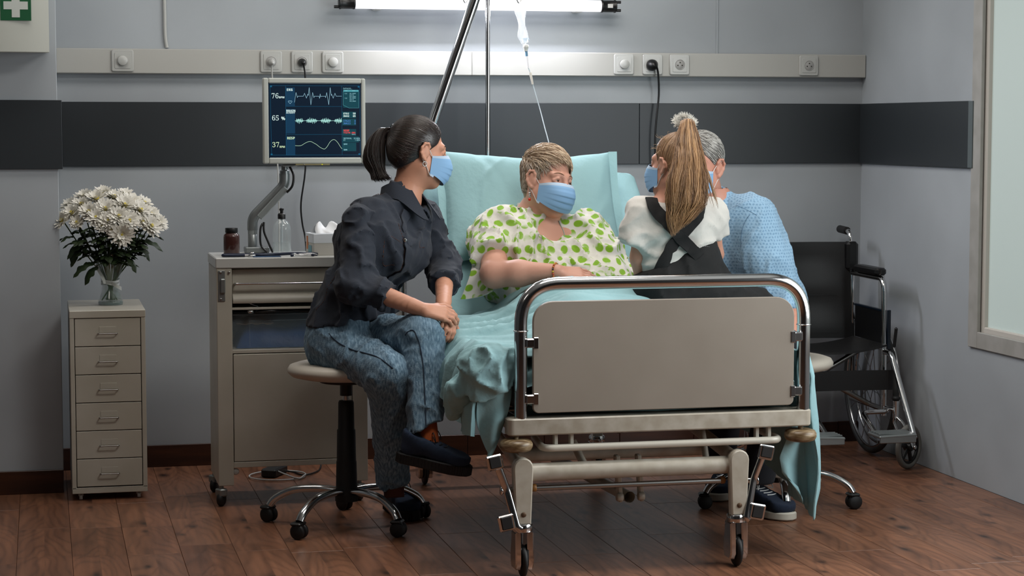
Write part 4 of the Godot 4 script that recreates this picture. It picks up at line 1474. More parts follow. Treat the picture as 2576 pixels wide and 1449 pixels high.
func cart_things() -> void:
	# brown pill bottle
	var t := thing("pill_bottle", "amber brown pill bottle with black lid on the cart", "bottle", Vector3(0.675, 0.9, -7.44))
	var g := Geo.new()
	var am := mat(Color(0.22, 0.075, 0.04), 0.14)
	am.clearcoat_enabled = true
	am.clearcoat = 0.6
	g.lathe(PackedVector2Array([Vector2(0.0001, 0.0), Vector2(0.027, 0.0), Vector2(0.0295, 0.003), Vector2(0.0295, 0.068), Vector2(0.028, 0.075), Vector2(0.0205, 0.0815), Vector2(0.02, 0.085)]), 28)
	part(g, "glass_body", am, t)
	g = Geo.new()
	g.lathe(PackedVector2Array([Vector2(0.0001, 0.083), Vector2(0.0225, 0.083), Vector2(0.023, 0.085), Vector2(0.023, 0.099), Vector2(0.022, 0.1005), Vector2(0.0001, 0.1005)]), 28)
	part(g, "lid", M.black, t)
	# pump bottle
	t = thing("pump_bottle", "clear sanitizer bottle with black pump, half full, on the cart", "bottle", Vector3(0.868, 0.9, -7.52))
	g = Geo.new()
	var cl := mat(Color(0.80, 0.86, 0.86, 0.13), 0.05)
	cl.transparency = BaseMaterial3D.TRANSPARENCY_ALPHA
	g.lathe(PackedVector2Array([Vector2(0.0001, 0.0), Vector2(0.033, 0.0), Vector2(0.0345, 0.004), Vector2(0.0345, 0.085), Vector2(0.032, 0.103), Vector2(0.024, 0.118), Vector2(0.013, 0.125), Vector2(0.012, 0.135)]), 28)
	part(g, "bottle_body", cl, t)
	g = Geo.new()
	g.lathe(PackedVector2Array([Vector2(0.0001, 0.002), Vector2(0.032, 0.002), Vector2(0.033, 0.004), Vector2(0.033, 0.043), Vector2(0.0001, 0.043)]), 24)
	var lq := mat(Color(0.78, 0.84, 0.84, 0.16), 0.02)
	lq.transparency = BaseMaterial3D.TRANSPARENCY_ALPHA
	part(g, "liquid", lq, t)
	g = Geo.new()
	rod(g, Vector3(0, 0.006, 0), Vector3(0, 0.128, 0), 0.004, 8)
	part(g, "dip_tube", mat(Color(0.66, 0.70, 0.72), 0.4), t)
	g = Geo.new()
	g.lathe(PackedVector2Array([Vector2(0.0001, 0.128), Vector2(0.0145, 0.128), Vector2(0.0145, 0.144), Vector2(0.012, 0.148), Vector2(0.006, 0.15), Vector2(0.006, 0.158), Vector2(0.0085, 0.161), Vector2(0.0085, 0.166), Vector2(0.0001, 0.167)]), 18)
	g.tube(curve([Vector3(0, 0.163, 0), Vector3(0.0, 0.164, -0.02), Vector3(0, 0.158, -0.034)], 4), 0.004, 8)
	part(g, "pump", M.black, t)
	# tissue box
	t = thing("tissue_box", "white cardboard tissue box with a tissue sticking out, on the cart", "tissue box", Vector3(1.02, 0.9, -7.42), 0.12)
	g = Geo.new()
	var paper := mat(Color(0.74, 0.73, 0.70), 0.7)
	g.slab(Vector3(-0.062, 0.0, -0.06), Vector3(0.062, 0.078, 0.06), 0.0012)
	part(g, "carton", paper, t)
	g = Geo.new()
	g.slab(Vector3(-0.0632, 0.045, -0.0612), Vector3(0.0632, 0.0792, 0.0612), 0.001)
	part(g, "pale_band", mat(Color(0.80, 0.82, 0.84), 0.7), t)
	g = Geo.new()
	g.slab(Vector3(-0.0634, 0.02, -0.045), Vector3(-0.0628, 0.068, -0.02), 0.0)
	part(g, "printed_mark", mat(Color(0.72, 0.45, 0.27), 0.7), t, "orange print")
	g = Geo.new()
	g.slab(Vector3(-0.0634, 0.008, -0.02), Vector3(-0.0628, 0.035, 0.03), 0.0)
	part(g, "printed_mark", mat(Color(0.45, 0.62, 0.66), 0.7), t, "pale blue print")
	g = Geo.new()
	g.grid(14, 10, func(u, v):
		var x: float = (u - 0.5) * 0.10
		return Vector3(x * (1.0 - v * 0.25) + 0.01 * sin(v * 5.0 + u * 3.0), 0.0795 + 0.040 * sin(PI * pow(v, 0.8)) * (0.75 + 0.3 * sin(u * 9.0)), (v - 0.5) * 0.075 + 0.006 * sin(u * 14.0)), 0.0008)
	part(g, "tissue", mat(Color(0.82, 0.83, 0.84), 0.9), t)
	# blue stethoscope lying along the front of the top
	t = thing("stethoscope", "blue stethoscope lying along the front edge of the cart top", "stethoscope", Vector3.ZERO)
	var y := 0.906
	var bl := mat(Color(0.025, 0.09, 0.19), 0.3)
	g = Geo.new()
	g.tube(curve([Vector3(0.712, y, -7.335), Vector3(0.66, y, -7.335), Vector3(0.635, y, -7.345), Vector3(0.65, y, -7.362), Vector3(0.70, y, -7.362), Vector3(0.76, y, -7.352), Vector3(0.82, y, -7.36), Vector3(0.875, y + 0.003, -7.352), Vector3(0.91, y + 0.003, -7.345), Vector3(0.955, y + 0.002, -7.35), Vector3(0.975, y, -7.335)], 6), 0.0058, 10)
	part(g, "tube", bl, t)
	g = Geo.new()
	rod(g, Vector3(0.712, y, -7.335), Vector3(0.726, y, -7.333), 0.003, 8)
	disc(g, Vector3(0.738, y - 0.001, -7.331), Vector3(0, 1, 0.1), 0.0135, 0.008, 0.002)
	disc(g, Vector3(0.738, y + 0.008, -7.331), Vector3(0, 1, 0.1), 0.009, 0.008, 0.002)
	part(g, "chest_piece", M.chrome, t)
	g = Geo.new()
	g.tube(curve([Vector3(0.905, y + 0.002, -7.345), Vector3(0.885, y + 0.003, -7.33), Vector3(0.90, y + 0.001, -7.31), Vector3(0.94, y - 0.001, -7.312), Vector3(0.952, y - 0.001, -7.315)], 6), 0.0022, 8)
	g.tube(curve([Vector3(0.975, y, -7.335), Vector3(0.95, y + 0.004, -7.325), Vector3(0.915, y + 0.003, -7.318), Vector3(0.885, y - 0.001, -7.313)], 6), 0.0022, 8)
	part(g, "ear_tubes", M.chrome, t)
	for q in [Vector3(0.956, y - 0.001, -7.315), Vector3(0.88, y - 0.001, -7.312)]:
		g = Geo.new()
		g.lathe(PackedVector2Array([Vector2(0.0001, -0.006), Vector2(0.0055, -0.004), Vector2(0.0065, 0.0), Vector2(0.004, 0.006), Vector2(0.0001, 0.007)]), 12, Transform3D(yto(Vector3(1, 0, 0.2)), q))
		part(g, "ear_tip", bl, t)
	g = Geo.new()
	g.slab(Vector3(0.74, 0.9002, -7.345), Vector3(0.84, 0.9022, -7.30), 0.0004)
	solo(g, "blue_card", mat(Color(0.13, 0.24, 0.36), 0.3), "flat dark blue card lying beneath the blue stethoscope", "card")

func bed() -> void:
	var t := thing("hospital_bed", "adjustable hospital bed with chrome rail and beige footboard", "bed", Vector3.ZERO)
	var z := -5.95
	# chrome end rail
	var g := Geo.new()
	g.tube(bent([Vector3(1.409, 0.48, z), Vector3(1.409, 0.894, z), Vector3(2.319, 0.894, z), Vector3(2.319, 0.48, z)], 0.125, 12), 0.0205, 18)
	var rail := part(g, "end_rail", M.chrome, t, "chrome rail over the footboard")
	for x in [1.409, 2.319]:
		g = Geo.new()
		ringy(g, Vector3(x, 0.752, z), Vector3.UP, 0.0212, 0.0022, 20, 6)
		part(g, "joint_ring", M.chrome, rail)
	# footboard
	g = Geo.new()
	var pw := 0.838
	var ph := 0.34
	var poly := PackedVector2Array()
	for c in [[1, 1, 0.0, 0.062], [-1, 1, 0.5, 0.062], [-1, -1, 1.0, 0.018], [1, -1, 1.5, 0.018]]:
		for k in 8:
			var a: float = PI * (c[2] + 0.5 * k / 7.0)
			poly.append(Vector2(c[0] * (pw * 0.5 - c[3]) + cos(a) * c[3], c[1] * (ph * 0.5 - c[3]) + sin(a) * c[3]))
	g.extrude(poly, 0.016, Transform3D(Basis(), Vector3(1.861, 0.672, z + 0.006)), 0.002)
	var fb := part(g, "footboard", M.board, t, "beige footboard panel")
	for e in [[1.43, 0.716, -1], [1.43, 0.545, -1], [2.298, 0.716, 1], [2.298, 0.545, 1]]:
		g = Geo.new()
		var sx: float = e[2]
		rod(g, Vector3(e[0] - 0.012 * -sx, e[1], z + 0.004), Vector3(e[0] - sx * 0.03 + sx * 0.03, e[1], z + 0.004), 0.012, 14)
		g.box(Vector3(e[0] - sx * 0.008, e[1], z + 0.012), Vector3(0.034, 0.028, 0.026), 0.003)
		g.box(Vector3(e[0] - sx * 0.021, e[1], z + 0.014), Vector3(0.016, 0.036, 0.024), 0.002)
		part(g, "clamp", M.chrome, fb)
	# beam across the foot end
	g = Geo.new()
	g.extrude(rrect(0.978, 0.07, 0.02), 0.052, Transform3D(Basis(Vector3.RIGHT, Vector3.FORWARD, Vector3.UP), Vector3(1.854, 0.434, z - 0.012)), 0.004)
	part(g, "foot_beam", M.bedpaint, t)
	for x in [1.394, 2.312]:
		g = Geo.new()
		g.lathe(PackedVector2Array([Vector2(0.0001, -0.019), Vector2(0.034, -0.019), Vector2(0.046, -0.014), Vector2(0.051, -0.004), Vector2(0.051, 0.006), Vector2(0.046, 0.015), Vector2(0.034, 0.0195), Vector2(0.008, 0.0195), Vector2(0.008, 0.032), Vector2(0.0001, 0.032)]), 28, Transform3D(Basis(), Vector3(x, 0.403, z + 0.0)))
		var rm := mat(Color(0.60, 0.53, 0.42), 0.4)
		rm.albedo_texture = noise_tex(0.03, Color(0.55, 0.47, 0.36), Color(1, 1, 1), 91, 256, 4, Vector2(0.4, 2))
		tri(rm, 5.0)
		part(g, "bumper_roller", rm, t, "worn cream bumper roller")
	# white pull bar under the beam
	g = Geo.new()
	g.tube(bent([Vector3(1.49, 0.40, z - 0.16), Vector3(1.475, 0.392, z + 0.012), Vector3(2.243, 0.392, z + 0.012), Vector3(2.228, 0.40, z - 0.16)], 0.035, 6), 0.0115, 12)
	for x in [1.52, 1.57, 2.17, 2.21]:
		g.box(Vector3(x, 0.416, z - 0.012), Vector3(0.012, 0.05, 0.02), 0.002)
	part(g, "pull_bar", mat(Color(0.74, 0.72, 0.67), 0.3), t)
	# side rails and slatted base
	g = Geo.new()
	for x in [1.402, 2.306]:
		g.slab(Vector3(x - 0.016, 0.438, -7.93), Vector3(x + 0.016, 0.478, z - 0.06), 0.003)
	g.slab(Vector3(1.386, 0.434, -7.965), Vector3(2.322, 0.486, -7.931), 0.003)
	part(g, "side_rails", M.bedpaint, t)
	for k in 11:
		g = Geo.new()
		var zz := z - 0.09 - k * 0.093
		g.slab(Vector3(1.419, 0.468, zz - 0.028), Vector3(2.289, 0.478, zz + 0.028), 0.002)
		part(g, "slat", M.bedpaint, t)
	g = Geo.new()
	for k in 9:
		var f := k / 8.0
		var c := Vector3(1.854, 0.50, -7.02).lerp(Vector3(1.854, 1.03, -7.63), f)
		g.box(c + Vector3(0, -0.02, -0.03), Vector3(0.86, 0.012, 0.05), 0.002, Basis(Vector3.RIGHT, 0.715))
	part(g, "back_section", M.bedpaint, t)
	# foot leg frame
	g = Geo.new()
	g.tube(pts([Vector3(1.405, 0.318, z), Vector3(2.105, 0.318, z)]), 0.028, 18)
	part(g, "cross_tube", M.bedpaint, t)
	g = Geo.new()
	g.tube(pts([Vector3(1.45, 0.335, z - 0.22), Vector3(2.06, 0.335, z - 0.22)]), 0.022, 14)
	part(g, "cross_tube", M.bedpaint, t)
	for e in [[1.408, 1.0], [2.098, -1.0]]:
		var x: float = e[0]
		g = Geo.new()
		var lp := PackedVector2Array()
		for k in 9:
			var a := PI * k / 8
			lp.append(Vector2(cos(a) * 0.031, 0.338 + sin(a) * 0.031))
		lp.append(Vector2(-0.024, 0.165))
		lp.append(Vector2(0.024, 0.165))
		g.extrude(lp, 0.036, Transform3D(Basis(), Vector3(x, 0, z + 0.006)), 0.004)
		var lg := part(g, "leg", M.bedpaint, t)
		g = Geo.new()
		disc(g, Vector3(x, 0.196, z + 0.043), Vector3.BACK, 0.008, 0.006, 0.002, 12)
		part(g, "bolt", mat(Color(0.35, 0.27, 0.2), 0.5, 0.5), lg)
		g = Geo.new()
		disc(g, Vector3(x + e[1] * 0.042, 0.27, z), Vector3.RIGHT, 0.012, 0.014, 0.002, 16)
		part(g, "collar", mat(Color(0.50, 0.33, 0.13), 0.5), lg)
		# swing arm toward the middle of the bed
		g = Geo.new()
		g.tube(pts([Vector3(x, 0.335, z - 0.01), Vector3(x + e[1] * 0.02, 0.425, z - 0.75)]), 0.024, 10, true, Vector2(1.0, 0.6))
		part(g, "swing_arm", M.bedpaint, t)
		bed_caster(t, Vector3(x - e[1] * -0.002, 0, z + 0.018))
		# brake pedal
		var s: float = -e[1]
		g = Geo.new()
		g.tube(bent([Vector3(x + s * 0.085, 0.365, z + 0.03), Vector3(x + s * 0.05, 0.272, z + 0.03), Vector3(x + s * 0.022, 0.158, z + 0.05), Vector3(x + s * 0.02 + 0.01, 0.15, z + 0.05)], 0.01, 3), 0.012, 8, true, Vector2(1, 0.35), Vector3.RIGHT)
		g.box(Vector3(x + s * 0.088, 0.358, z + 0.035), Vector3(0.05, 0.046, 0.012), 0.004, Basis(Vector3.BACK, -s * 0.2))
		g.box(Vector3(x + s * 0.055, 0.175, z + 0.05), Vector3(0.05, 0.05, 0.012), 0.004, Basis(Vector3.BACK, -s * 0.2))
		rod(g, Vector3(x, 0.268, z), Vector3(x + s * 0.062, 0.268, z + 0.02), 0.009, 10)
		disc(g, Vector3(x + s * 0.064, 0.268, z + 0.02), Vector3.RIGHT, 0.014, 0.008, 0.003, 14)
		var pd := part(g, "brake_pedal", M.chrome, t)
		g = Geo.new()
		g.box(Vector3(x + s * 0.088, 0.360, z + 0.0425), Vector3(0.036, 0.036, 0.006), 0.003, Basis(Vector3.BACK, -s * 0.2))
		part(g, "rubber_pad", M.rubber, pd)
		g = Geo.new()
		g.box(Vector3(x + s * 0.055, 0.176, z + 0.0575), Vector3(0.036, 0.04, 0.006), 0.003, Basis(Vector3.BACK, -s * 0.2))
		part(g, "rubber_pad", M.rubber, pd)
	g = Geo.new()
	rod(g, Vector3(1.45, 0.268, z), Vector3(2.06, 0.268, z), 0.0085, 10)
	part(g, "brake_rod", M.steel, t)
	# lifting gear under the bed
	g = Geo.new()
	g.tube(pts([Vector3(1.70, 0.235, z - 0.72), Vector3(1.79, 0.205, z - 0.12)]), 0.0185, 16, false)
	part(g, "crank_tube", M.bedpaint, t)
	for x in [1.755, 1.825]:
		g = Geo.new()
		g.box(Vector3(x, 0.265, z - 0.13), Vector3(0.016, 0.15, 0.03), 0.004, Basis(Vector3.BACK, 0.08))
		disc(g, Vector3(x, 0.208, z - 0.112), Vector3.RIGHT, 0.013, 0.022, 0.003, 12)
		part(g, "hanger", M.bedpaint, t)
	for e in [[Vector3(1.52, 0.46, -6.15), Vector3(1.66, 0.36, -6.75)], [Vector3(1.68, 0.455, -6.12), Vector3(1.58, 0.36, -6.7)], [Vector3(1.80, 0.46, -6.1), Vector3(1.98, 0.35, -6.65)], [Vector3(2.12, 0.455, -6.15), Vector3(1.90, 0.34, -6.6)], [Vector3(1.60, 0.39, -6.05), Vector3(1.62, 0.33, -6.0)], [Vector3(2.02, 0.42, -6.05), Vector3(2.02, 0.32, -6.0)]]:
		g = Geo.new()
		var d: Vector3 = e[1] - e[0]
		g.tube(pts([e[0], e[1]]), 0.015, 8, true, Vector2(1, 0.7))
		part(g, "lifting_bar", M.bedpaint, t)
	g = Geo.new()
	g.box(Vector3(1.75, 0.37, -6.72), Vector3(0.20, 0.07, 0.14), 0.006)
	part(g, "motor_box", M.rubber, t)
	g = Geo.new()
	g.box(Vector3(1.98, 0.385, -6.6), Vector3(0.14, 0.05, 0.1), 0.004)
	part(g, "control_box", M.white, t)
	for x in [1.415, 2.10]:
		g = Geo.new()
		g.slab(Vector3(x - 0.02, 0.16, -7.60), Vector3(x + 0.02, 0.45, -7.56), 0.004)
		part(g, "leg", M.bedpaint, t)
		bed_caster(t, Vector3(x, 0, -7.58))
	g = Geo.new()
	g.tube(pts([Vector3(1.415, 0.318, -7.58), Vector3(2.10, 0.318, -7.58)]), 0.026, 14)
	part(g, "cross_tube", M.bedpaint, t)
	# poles at the head end
	var lp2 := thing("lifting_pole", "thick slanted chrome lifting pole behind the seated woman's head", "pole", Vector3.ZERO)
	g = Geo.new()
	g.tube(pts([Vector3(1.395, 0.48, -7.95), Vector3(1.395, 0.99, -7.95), Vector3(1.532, 1.414, -7.950), Vector3(1.684, 1.868, -7.900), Vector3(1.826, 2.270, -7.850)]), 0.0205, 18)
	part(g, "tube", M.chrome, lp2)
	var iv := thing("drip_stand", "slim vertical chrome drip pole behind the blue pillow", "drip stand", Vector3.ZERO)
	g = Geo.new()
	g.tube(pts([Vector3(1.757, 0.48, -8.0), Vector3(1.757, 1.98, -8.0)]), 0.0098, 14)
	part(g, "pole", M.chrome, iv)
	for e in [[Vector3(1.668, 1.871, -8.000), -1.0], [Vector3(1.885, 1.874, -8.000), 1.0]]:
		g = Geo.new()
		var q: Vector3 = e[0]
		g.tube(curve([Vector3(1.757, 1.97, -8.0), Vector3(q.x - e[1] * 0.03, 1.965, -8.0), Vector3(q.x, 1.93, -8.0), Vector3(q.x - e[1] * 0.012, q.y + 0.02, -8.0), Vector3(q.x - e[1] * 0.002, q.y - 0.008, -8.0), Vector3(q.x + e[1] * 0.010, q.y + 0.0, -8.0), Vector3(q.x + e[1] * 0.012, q.y + 0.02, -8.0)], 6), 0.0028, 8)
		part(g, "hook", M.chrome, iv)
	# drip bag, chamber and line
	var bag := thing("drip_bag", "nearly empty clear drip bag hanging in front of the glowing tube", "drip bag", Vector3.ZERO)
	var cl := mat(Color(0.85, 0.86, 0.86, 0.34), 0.12)
	cl.transparency = BaseMaterial3D.TRANSPARENCY_ALPHA
	g = Geo.new()
	var a0 := Vector3(1.888, 1.848, -7.990)
	var a1 := Vector3(1.904, 1.699, -7.990)
	var wdt := [0.024, 0.0245, 0.021, 0.0165, 0.0145, 0.014, 0.0165, 0.021, 0.0225, 0.015, 0.009]
	g.grid(20, 20, func(u, v):
		var k: float = v * 10.0
		var i := mini(int(k), 9)
		var w: float = lerpf(wdt[i], wdt[i + 1], k - i)
		var a: float = TAU * u
		var th: float = lerpf(0.004, 0.010, smoothstep(0.5, 0.85, v))
		return a0.lerp(a1, v) + Vector3(cos(a) * w, 0, -sin(a) * th * (0.8 + 0.3 * sin(v * 14.0))))
	part(g, "bag_film", cl, bag)
	g = Geo.new()
	var wt := mat(Color(0.62, 0.72, 0.78, 0.3), 0.03)
	wt.transparency = BaseMaterial3D.TRANSPARENCY_ALPHA
	g.lathe(PackedVector2Array([Vector2(0.0001, -0.010), Vector2(0.012, -0.008), Vector2(0.019, 0.004), Vector2(0.018, 0.010), Vector2(0.0001, 0.011)]), 18, Transform3D(Basis.from_scale(Vector3(1, 1, 0.45)), Vector3(1.909, 1.715, -7.990)))
	part(g, "fluid", wt, bag)
	g = Geo.new()
	g.lathe(PackedVector2Array([Vector2(0.0001, -0.016), Vector2(0.008, -0.016), Vector2(0.0095, -0.004), Vector2(0.0118, -0.002), Vector2(0.0118, 0.008), Vector2(0.010, 0.010), Vector2(0.0001, 0.012)]), 18, Transform3D(Basis(), Vector3(1.912, 1.688, -7.990)))
	part(g, "port_cap", mat(Color(0.78, 0.78, 0.76), 0.4), bag)
	g = Geo.new()
	rod(g, Vector3(1.914, 1.673, -7.990), Vector3(1.916, 1.651, -7.990), 0.0055, 12)
	part(g, "spike", mat(Color(0.35, 0.5, 0.6), 0.4), bag)
	g = Geo.new()
	g.tube(pts([Vector3(1.916, 1.651, -7.990), Vector3(1.920, 1.609, -7.985), Vector3(1.923, 1.603, -7.985)]), PackedFloat32Array([0.0062, 0.006, 0.002]), 12)
	part(g, "drip_chamber", mat(Color(0.86, 0.86, 0.87), 0.3), bag)
	g = Geo.new()
	g.tube(pts([Vector3(1.928, 1.587, -7.980), Vector3(1.938, 1.539, -7.980)]), PackedFloat32Array([0.0058, 0.0042]), 12)
	part(g, "roller_clamp", mat(Color(0.78, 0.76, 0.72), 0.4), bag)
	g = Geo.new()
	g.tube(curve([Vector3(1.921, 1.606, -7.985), Vector3(1.932, 1.574, -7.980), Vector3(1.940, 1.536, -7.980), Vector3(1.961, 1.439, -7.950), Vector3(1.968, 1.367, -7.900), Vector3(1.974, 1.301, -7.850), Vector3(1.979, 1.180, -7.750)], 5), 0.0022, 8)
	part(g, "line", mat(Color(0.66, 0.70, 0.72), 0.2), bag)

func bed_caster(t: Node3D, at: Vector3) -> void:
	var g := Geo.new()
	g.lathe(PackedVector2Array([Vector2(0.0001, 0.0), Vector2(0.030, 0.0), Vector2(0.031, 0.004), Vector2(0.031, 0.020), Vector2(0.028, 0.024), Vector2(0.0001, 0.024)]), 22, Transform3D(Basis(), at + Vector3(0, 0.142, 0)))
	# twin chrome cheeks with the wheel between them
	var poly := PackedVector2Array([Vector2(-0.028, 0.142), Vector2(-0.03, 0.11), Vector2(-0.04, 0.075), Vector2(-0.04, 0.045), Vector2(-0.03, 0.026), Vector2(0.02, 0.026), Vector2(0.034, 0.045), Vector2(0.032, 0.09), Vector2(0.028, 0.142)])
	for s in [-1.0, 1.0]:
		g.extrude(poly, 0.0205, Transform3D(Basis(Vector3.BACK, Vector3.UP, Vector3.LEFT), at + Vector3(s * 0.0185 + 0.01025, 0, 0)), 0.004)
	var c := part(g, "caster", M.chrome, t)
	g = Geo.new()
	disc(g, at + Vector3(0, 0.05, 0), Vector3.RIGHT, 0.05, 0.014, 0.004, 26)
	part(g, "tyre", M.rubber, c)

func bedding() -> void:
	M.sheet = cloth_mat(Color(0.54, 0.69, 0.71), M.soft, 5.0, 0.25, 0.85)
	M.green = cloth_mat(Color(0.13, 0.21, 0.21), M.fine, 6.0, 0.1, 0.7)
	var t := thing("mattress", "hospital mattress under a light teal sheet with raised back", "mattress", Vector3.ZERO)
	var g := Geo.new()
	var nz := FastNoiseLite.new()
	nz.seed = 4
	nz.frequency = 3.0
	# foot part and raised back part as one bent, softly rounded slab
	var line := [Vector2(-5.985, 0.565), Vector2(-6.5, 0.565), Vector2(-6.9, 0.57), Vector2(-7.05, 0.60), Vector2(-7.2, 0.70), Vector2(-7.72, 1.135)]
	var path := []
	for q in line:
		path.append(Vector3(0, q.y, q.x))
	var sp := curve(path, 8)
	var n := sp.size() - 1
	g.grid(44, n + 6, func(u, v):
		var e: float = clampf((v * (n + 6) - 3.0) / n, 0.0, 1.0)
		var inx := int(minf(e * n, n - 0.001))
		var p := sp[inx].lerp(sp[inx + 1], e * n - inx)
		var d := (sp[inx + 1] - sp[inx]).normalized()
		var up := Vector3(1, 0, 0).cross(d).normalized()
		if up.y < 0:
			up = -up
		var over: float = v * (n + 6) - 3.0
		var shr := 1.0
		if over < 0.0:
			shr = sqrt(maxf(0.0, 1.0 - pow(-over / 3.0, 2.0)))
			p -= d * 0.045 * (1.0 - shr) * -1.0 * -1.0
		if over > n:
			shr = sqrt(maxf(0.0, 1.0 - pow((over - n) / 3.0, 2.0)))
			p += d * 0.055 * (1.0 - shr)
		var a: float = TAU * u
		var cx: float = signf(cos(a)) * pow(absf(cos(a)), 0.28)
		var cy: float = signf(sin(a)) * pow(absf(sin(a)), 0.42)
		var q := p + Vector3(1.858 - 0.005, 0, 0) + Vector3(cx * 0.435, 0, 0) + up * cy * 0.072 * lerpf(0.3, 1.0, shr)
		return q + up * nz.get_noise_3dv(q * Vector3(1.2, 1.2, 0.7)) * 0.010)
	part(g, "sheeted_mattress", M.sheet, t)
	g = Geo.new()
	g.slab(Vector3(1.418, 0.488, -6.5), Vector3(2.292, 0.60, -5.972), 0.02)
	part(g, "green_cover", M.green, t, "dark green mattress end")
	pillow()
	blanket()

func pillow() -> void:
	var t := thing("pillow", "large light teal pillow propped up behind the patient's head", "pillow", Vector3.ZERO)
	var nz := FastNoiseLite.new()
	nz.seed = 9
	nz.frequency = 4.0
	nz.fractal_octaves = 1
	var c := Vector3(1.795, 1.07, -7.42)
	var b := Basis(Vector3.FORWARD, 0.04) * Basis(Vector3.RIGHT, -0.62)
	var g := Geo.new()
	# long creases: middle, direction, width, height, length
	var creases := []
	var cr_r := RandomNumberGenerator.new()
	cr_r.seed = 14
	for k in 16:
		creases.append([cr_r.randf_range(-0.28, 0.28), cr_r.randf_range(-0.2, 0.2), cr_r.randf_range(0.5, 2.4), cr_r.randf_range(0.010, 0.022), cr_r.randf_range(-0.009, 0.011), cr_r.randf_range(0.06, 0.14)])
	var shape := func(u: float, v: float, s: float) -> Vector3:
		var x := u * 2.0 - 1.0
		var y := v * 2.0 - 1.0
		var ear := 1.0 + 0.05 * pow(absf(x * y), 2.0)
		var px := x * 0.325 * ear * (1.0 - 0.05 * (1.0 - absf(x)) * y * y)
		var py := y * 0.232 * ear * (1.0 - 0.10 * (1.0 - x * x) * absf(y))
		var th := 0.082 * pow(maxf(0.0, 1.0 - pow(absf(x), 3.2)), 0.55) * pow(maxf(0.0, 1.0 - pow(absf(y), 3.0)), 0.55)
		# hollow where the head and shoulders sink in
		th *= 1.0 - 0.45 * exp(-(pow((x - 0.05) / 0.35, 2.0) + pow((y - 0.0) / 0.6, 2.0))) * maxf(s, 0.0)
		var w := nz.get_noise_3d(px * 0.8 + py * 0.5, py * 0.5 - px * 0.3, s * 3.0)
		var cr := 0.0
		for e in creases:
			var q := Vector2(px - e[0], py - e[1]).rotated(-e[2])
			cr += e[4] * exp(-q.y * q.y / (e[3] * e[3])) * exp(-q.x * q.x / (e[5] * e[5]))
		th += (w * 0.007 + cr) * smoothstep(0.0, 0.03, th)
		# corner at the upper right pulled up
		return c + b * Vector3(px, py + 0.02 * maxf(0.0, x * y) * signf(x), s * th)
	g.grid(80, 60, func(u, v): return shape.call(u, v, 1.0))
	g.grid(30, 24, func(u, v): return shape.call(1.0 - u, v, -1.0))
	part(g, "pillow_case", M.sheet, t)
	g = Geo.new()
	# flat hem along the open end of the case
	g.grid(4, 30, func(u, v): return shape.call(1.0, v, 0.0) + b * Vector3(u * 0.034 - 0.004, 0.006 * sin(v * 9.0) * u, 0.004 * sin(v * 15.0)), 0.003)
	part(g, "hem", M.sheet, t)
	g = Geo.new()
	g.grid(4, 30, func(u, v): return shape.call(0.0, v, 0.0) + b * Vector3(u * 0.030 - 0.028, 0.004 * sin(v * 8.0), 0.004 * sin(v * 13.0)), 0.003)
	part(g, "hem", M.sheet, t)

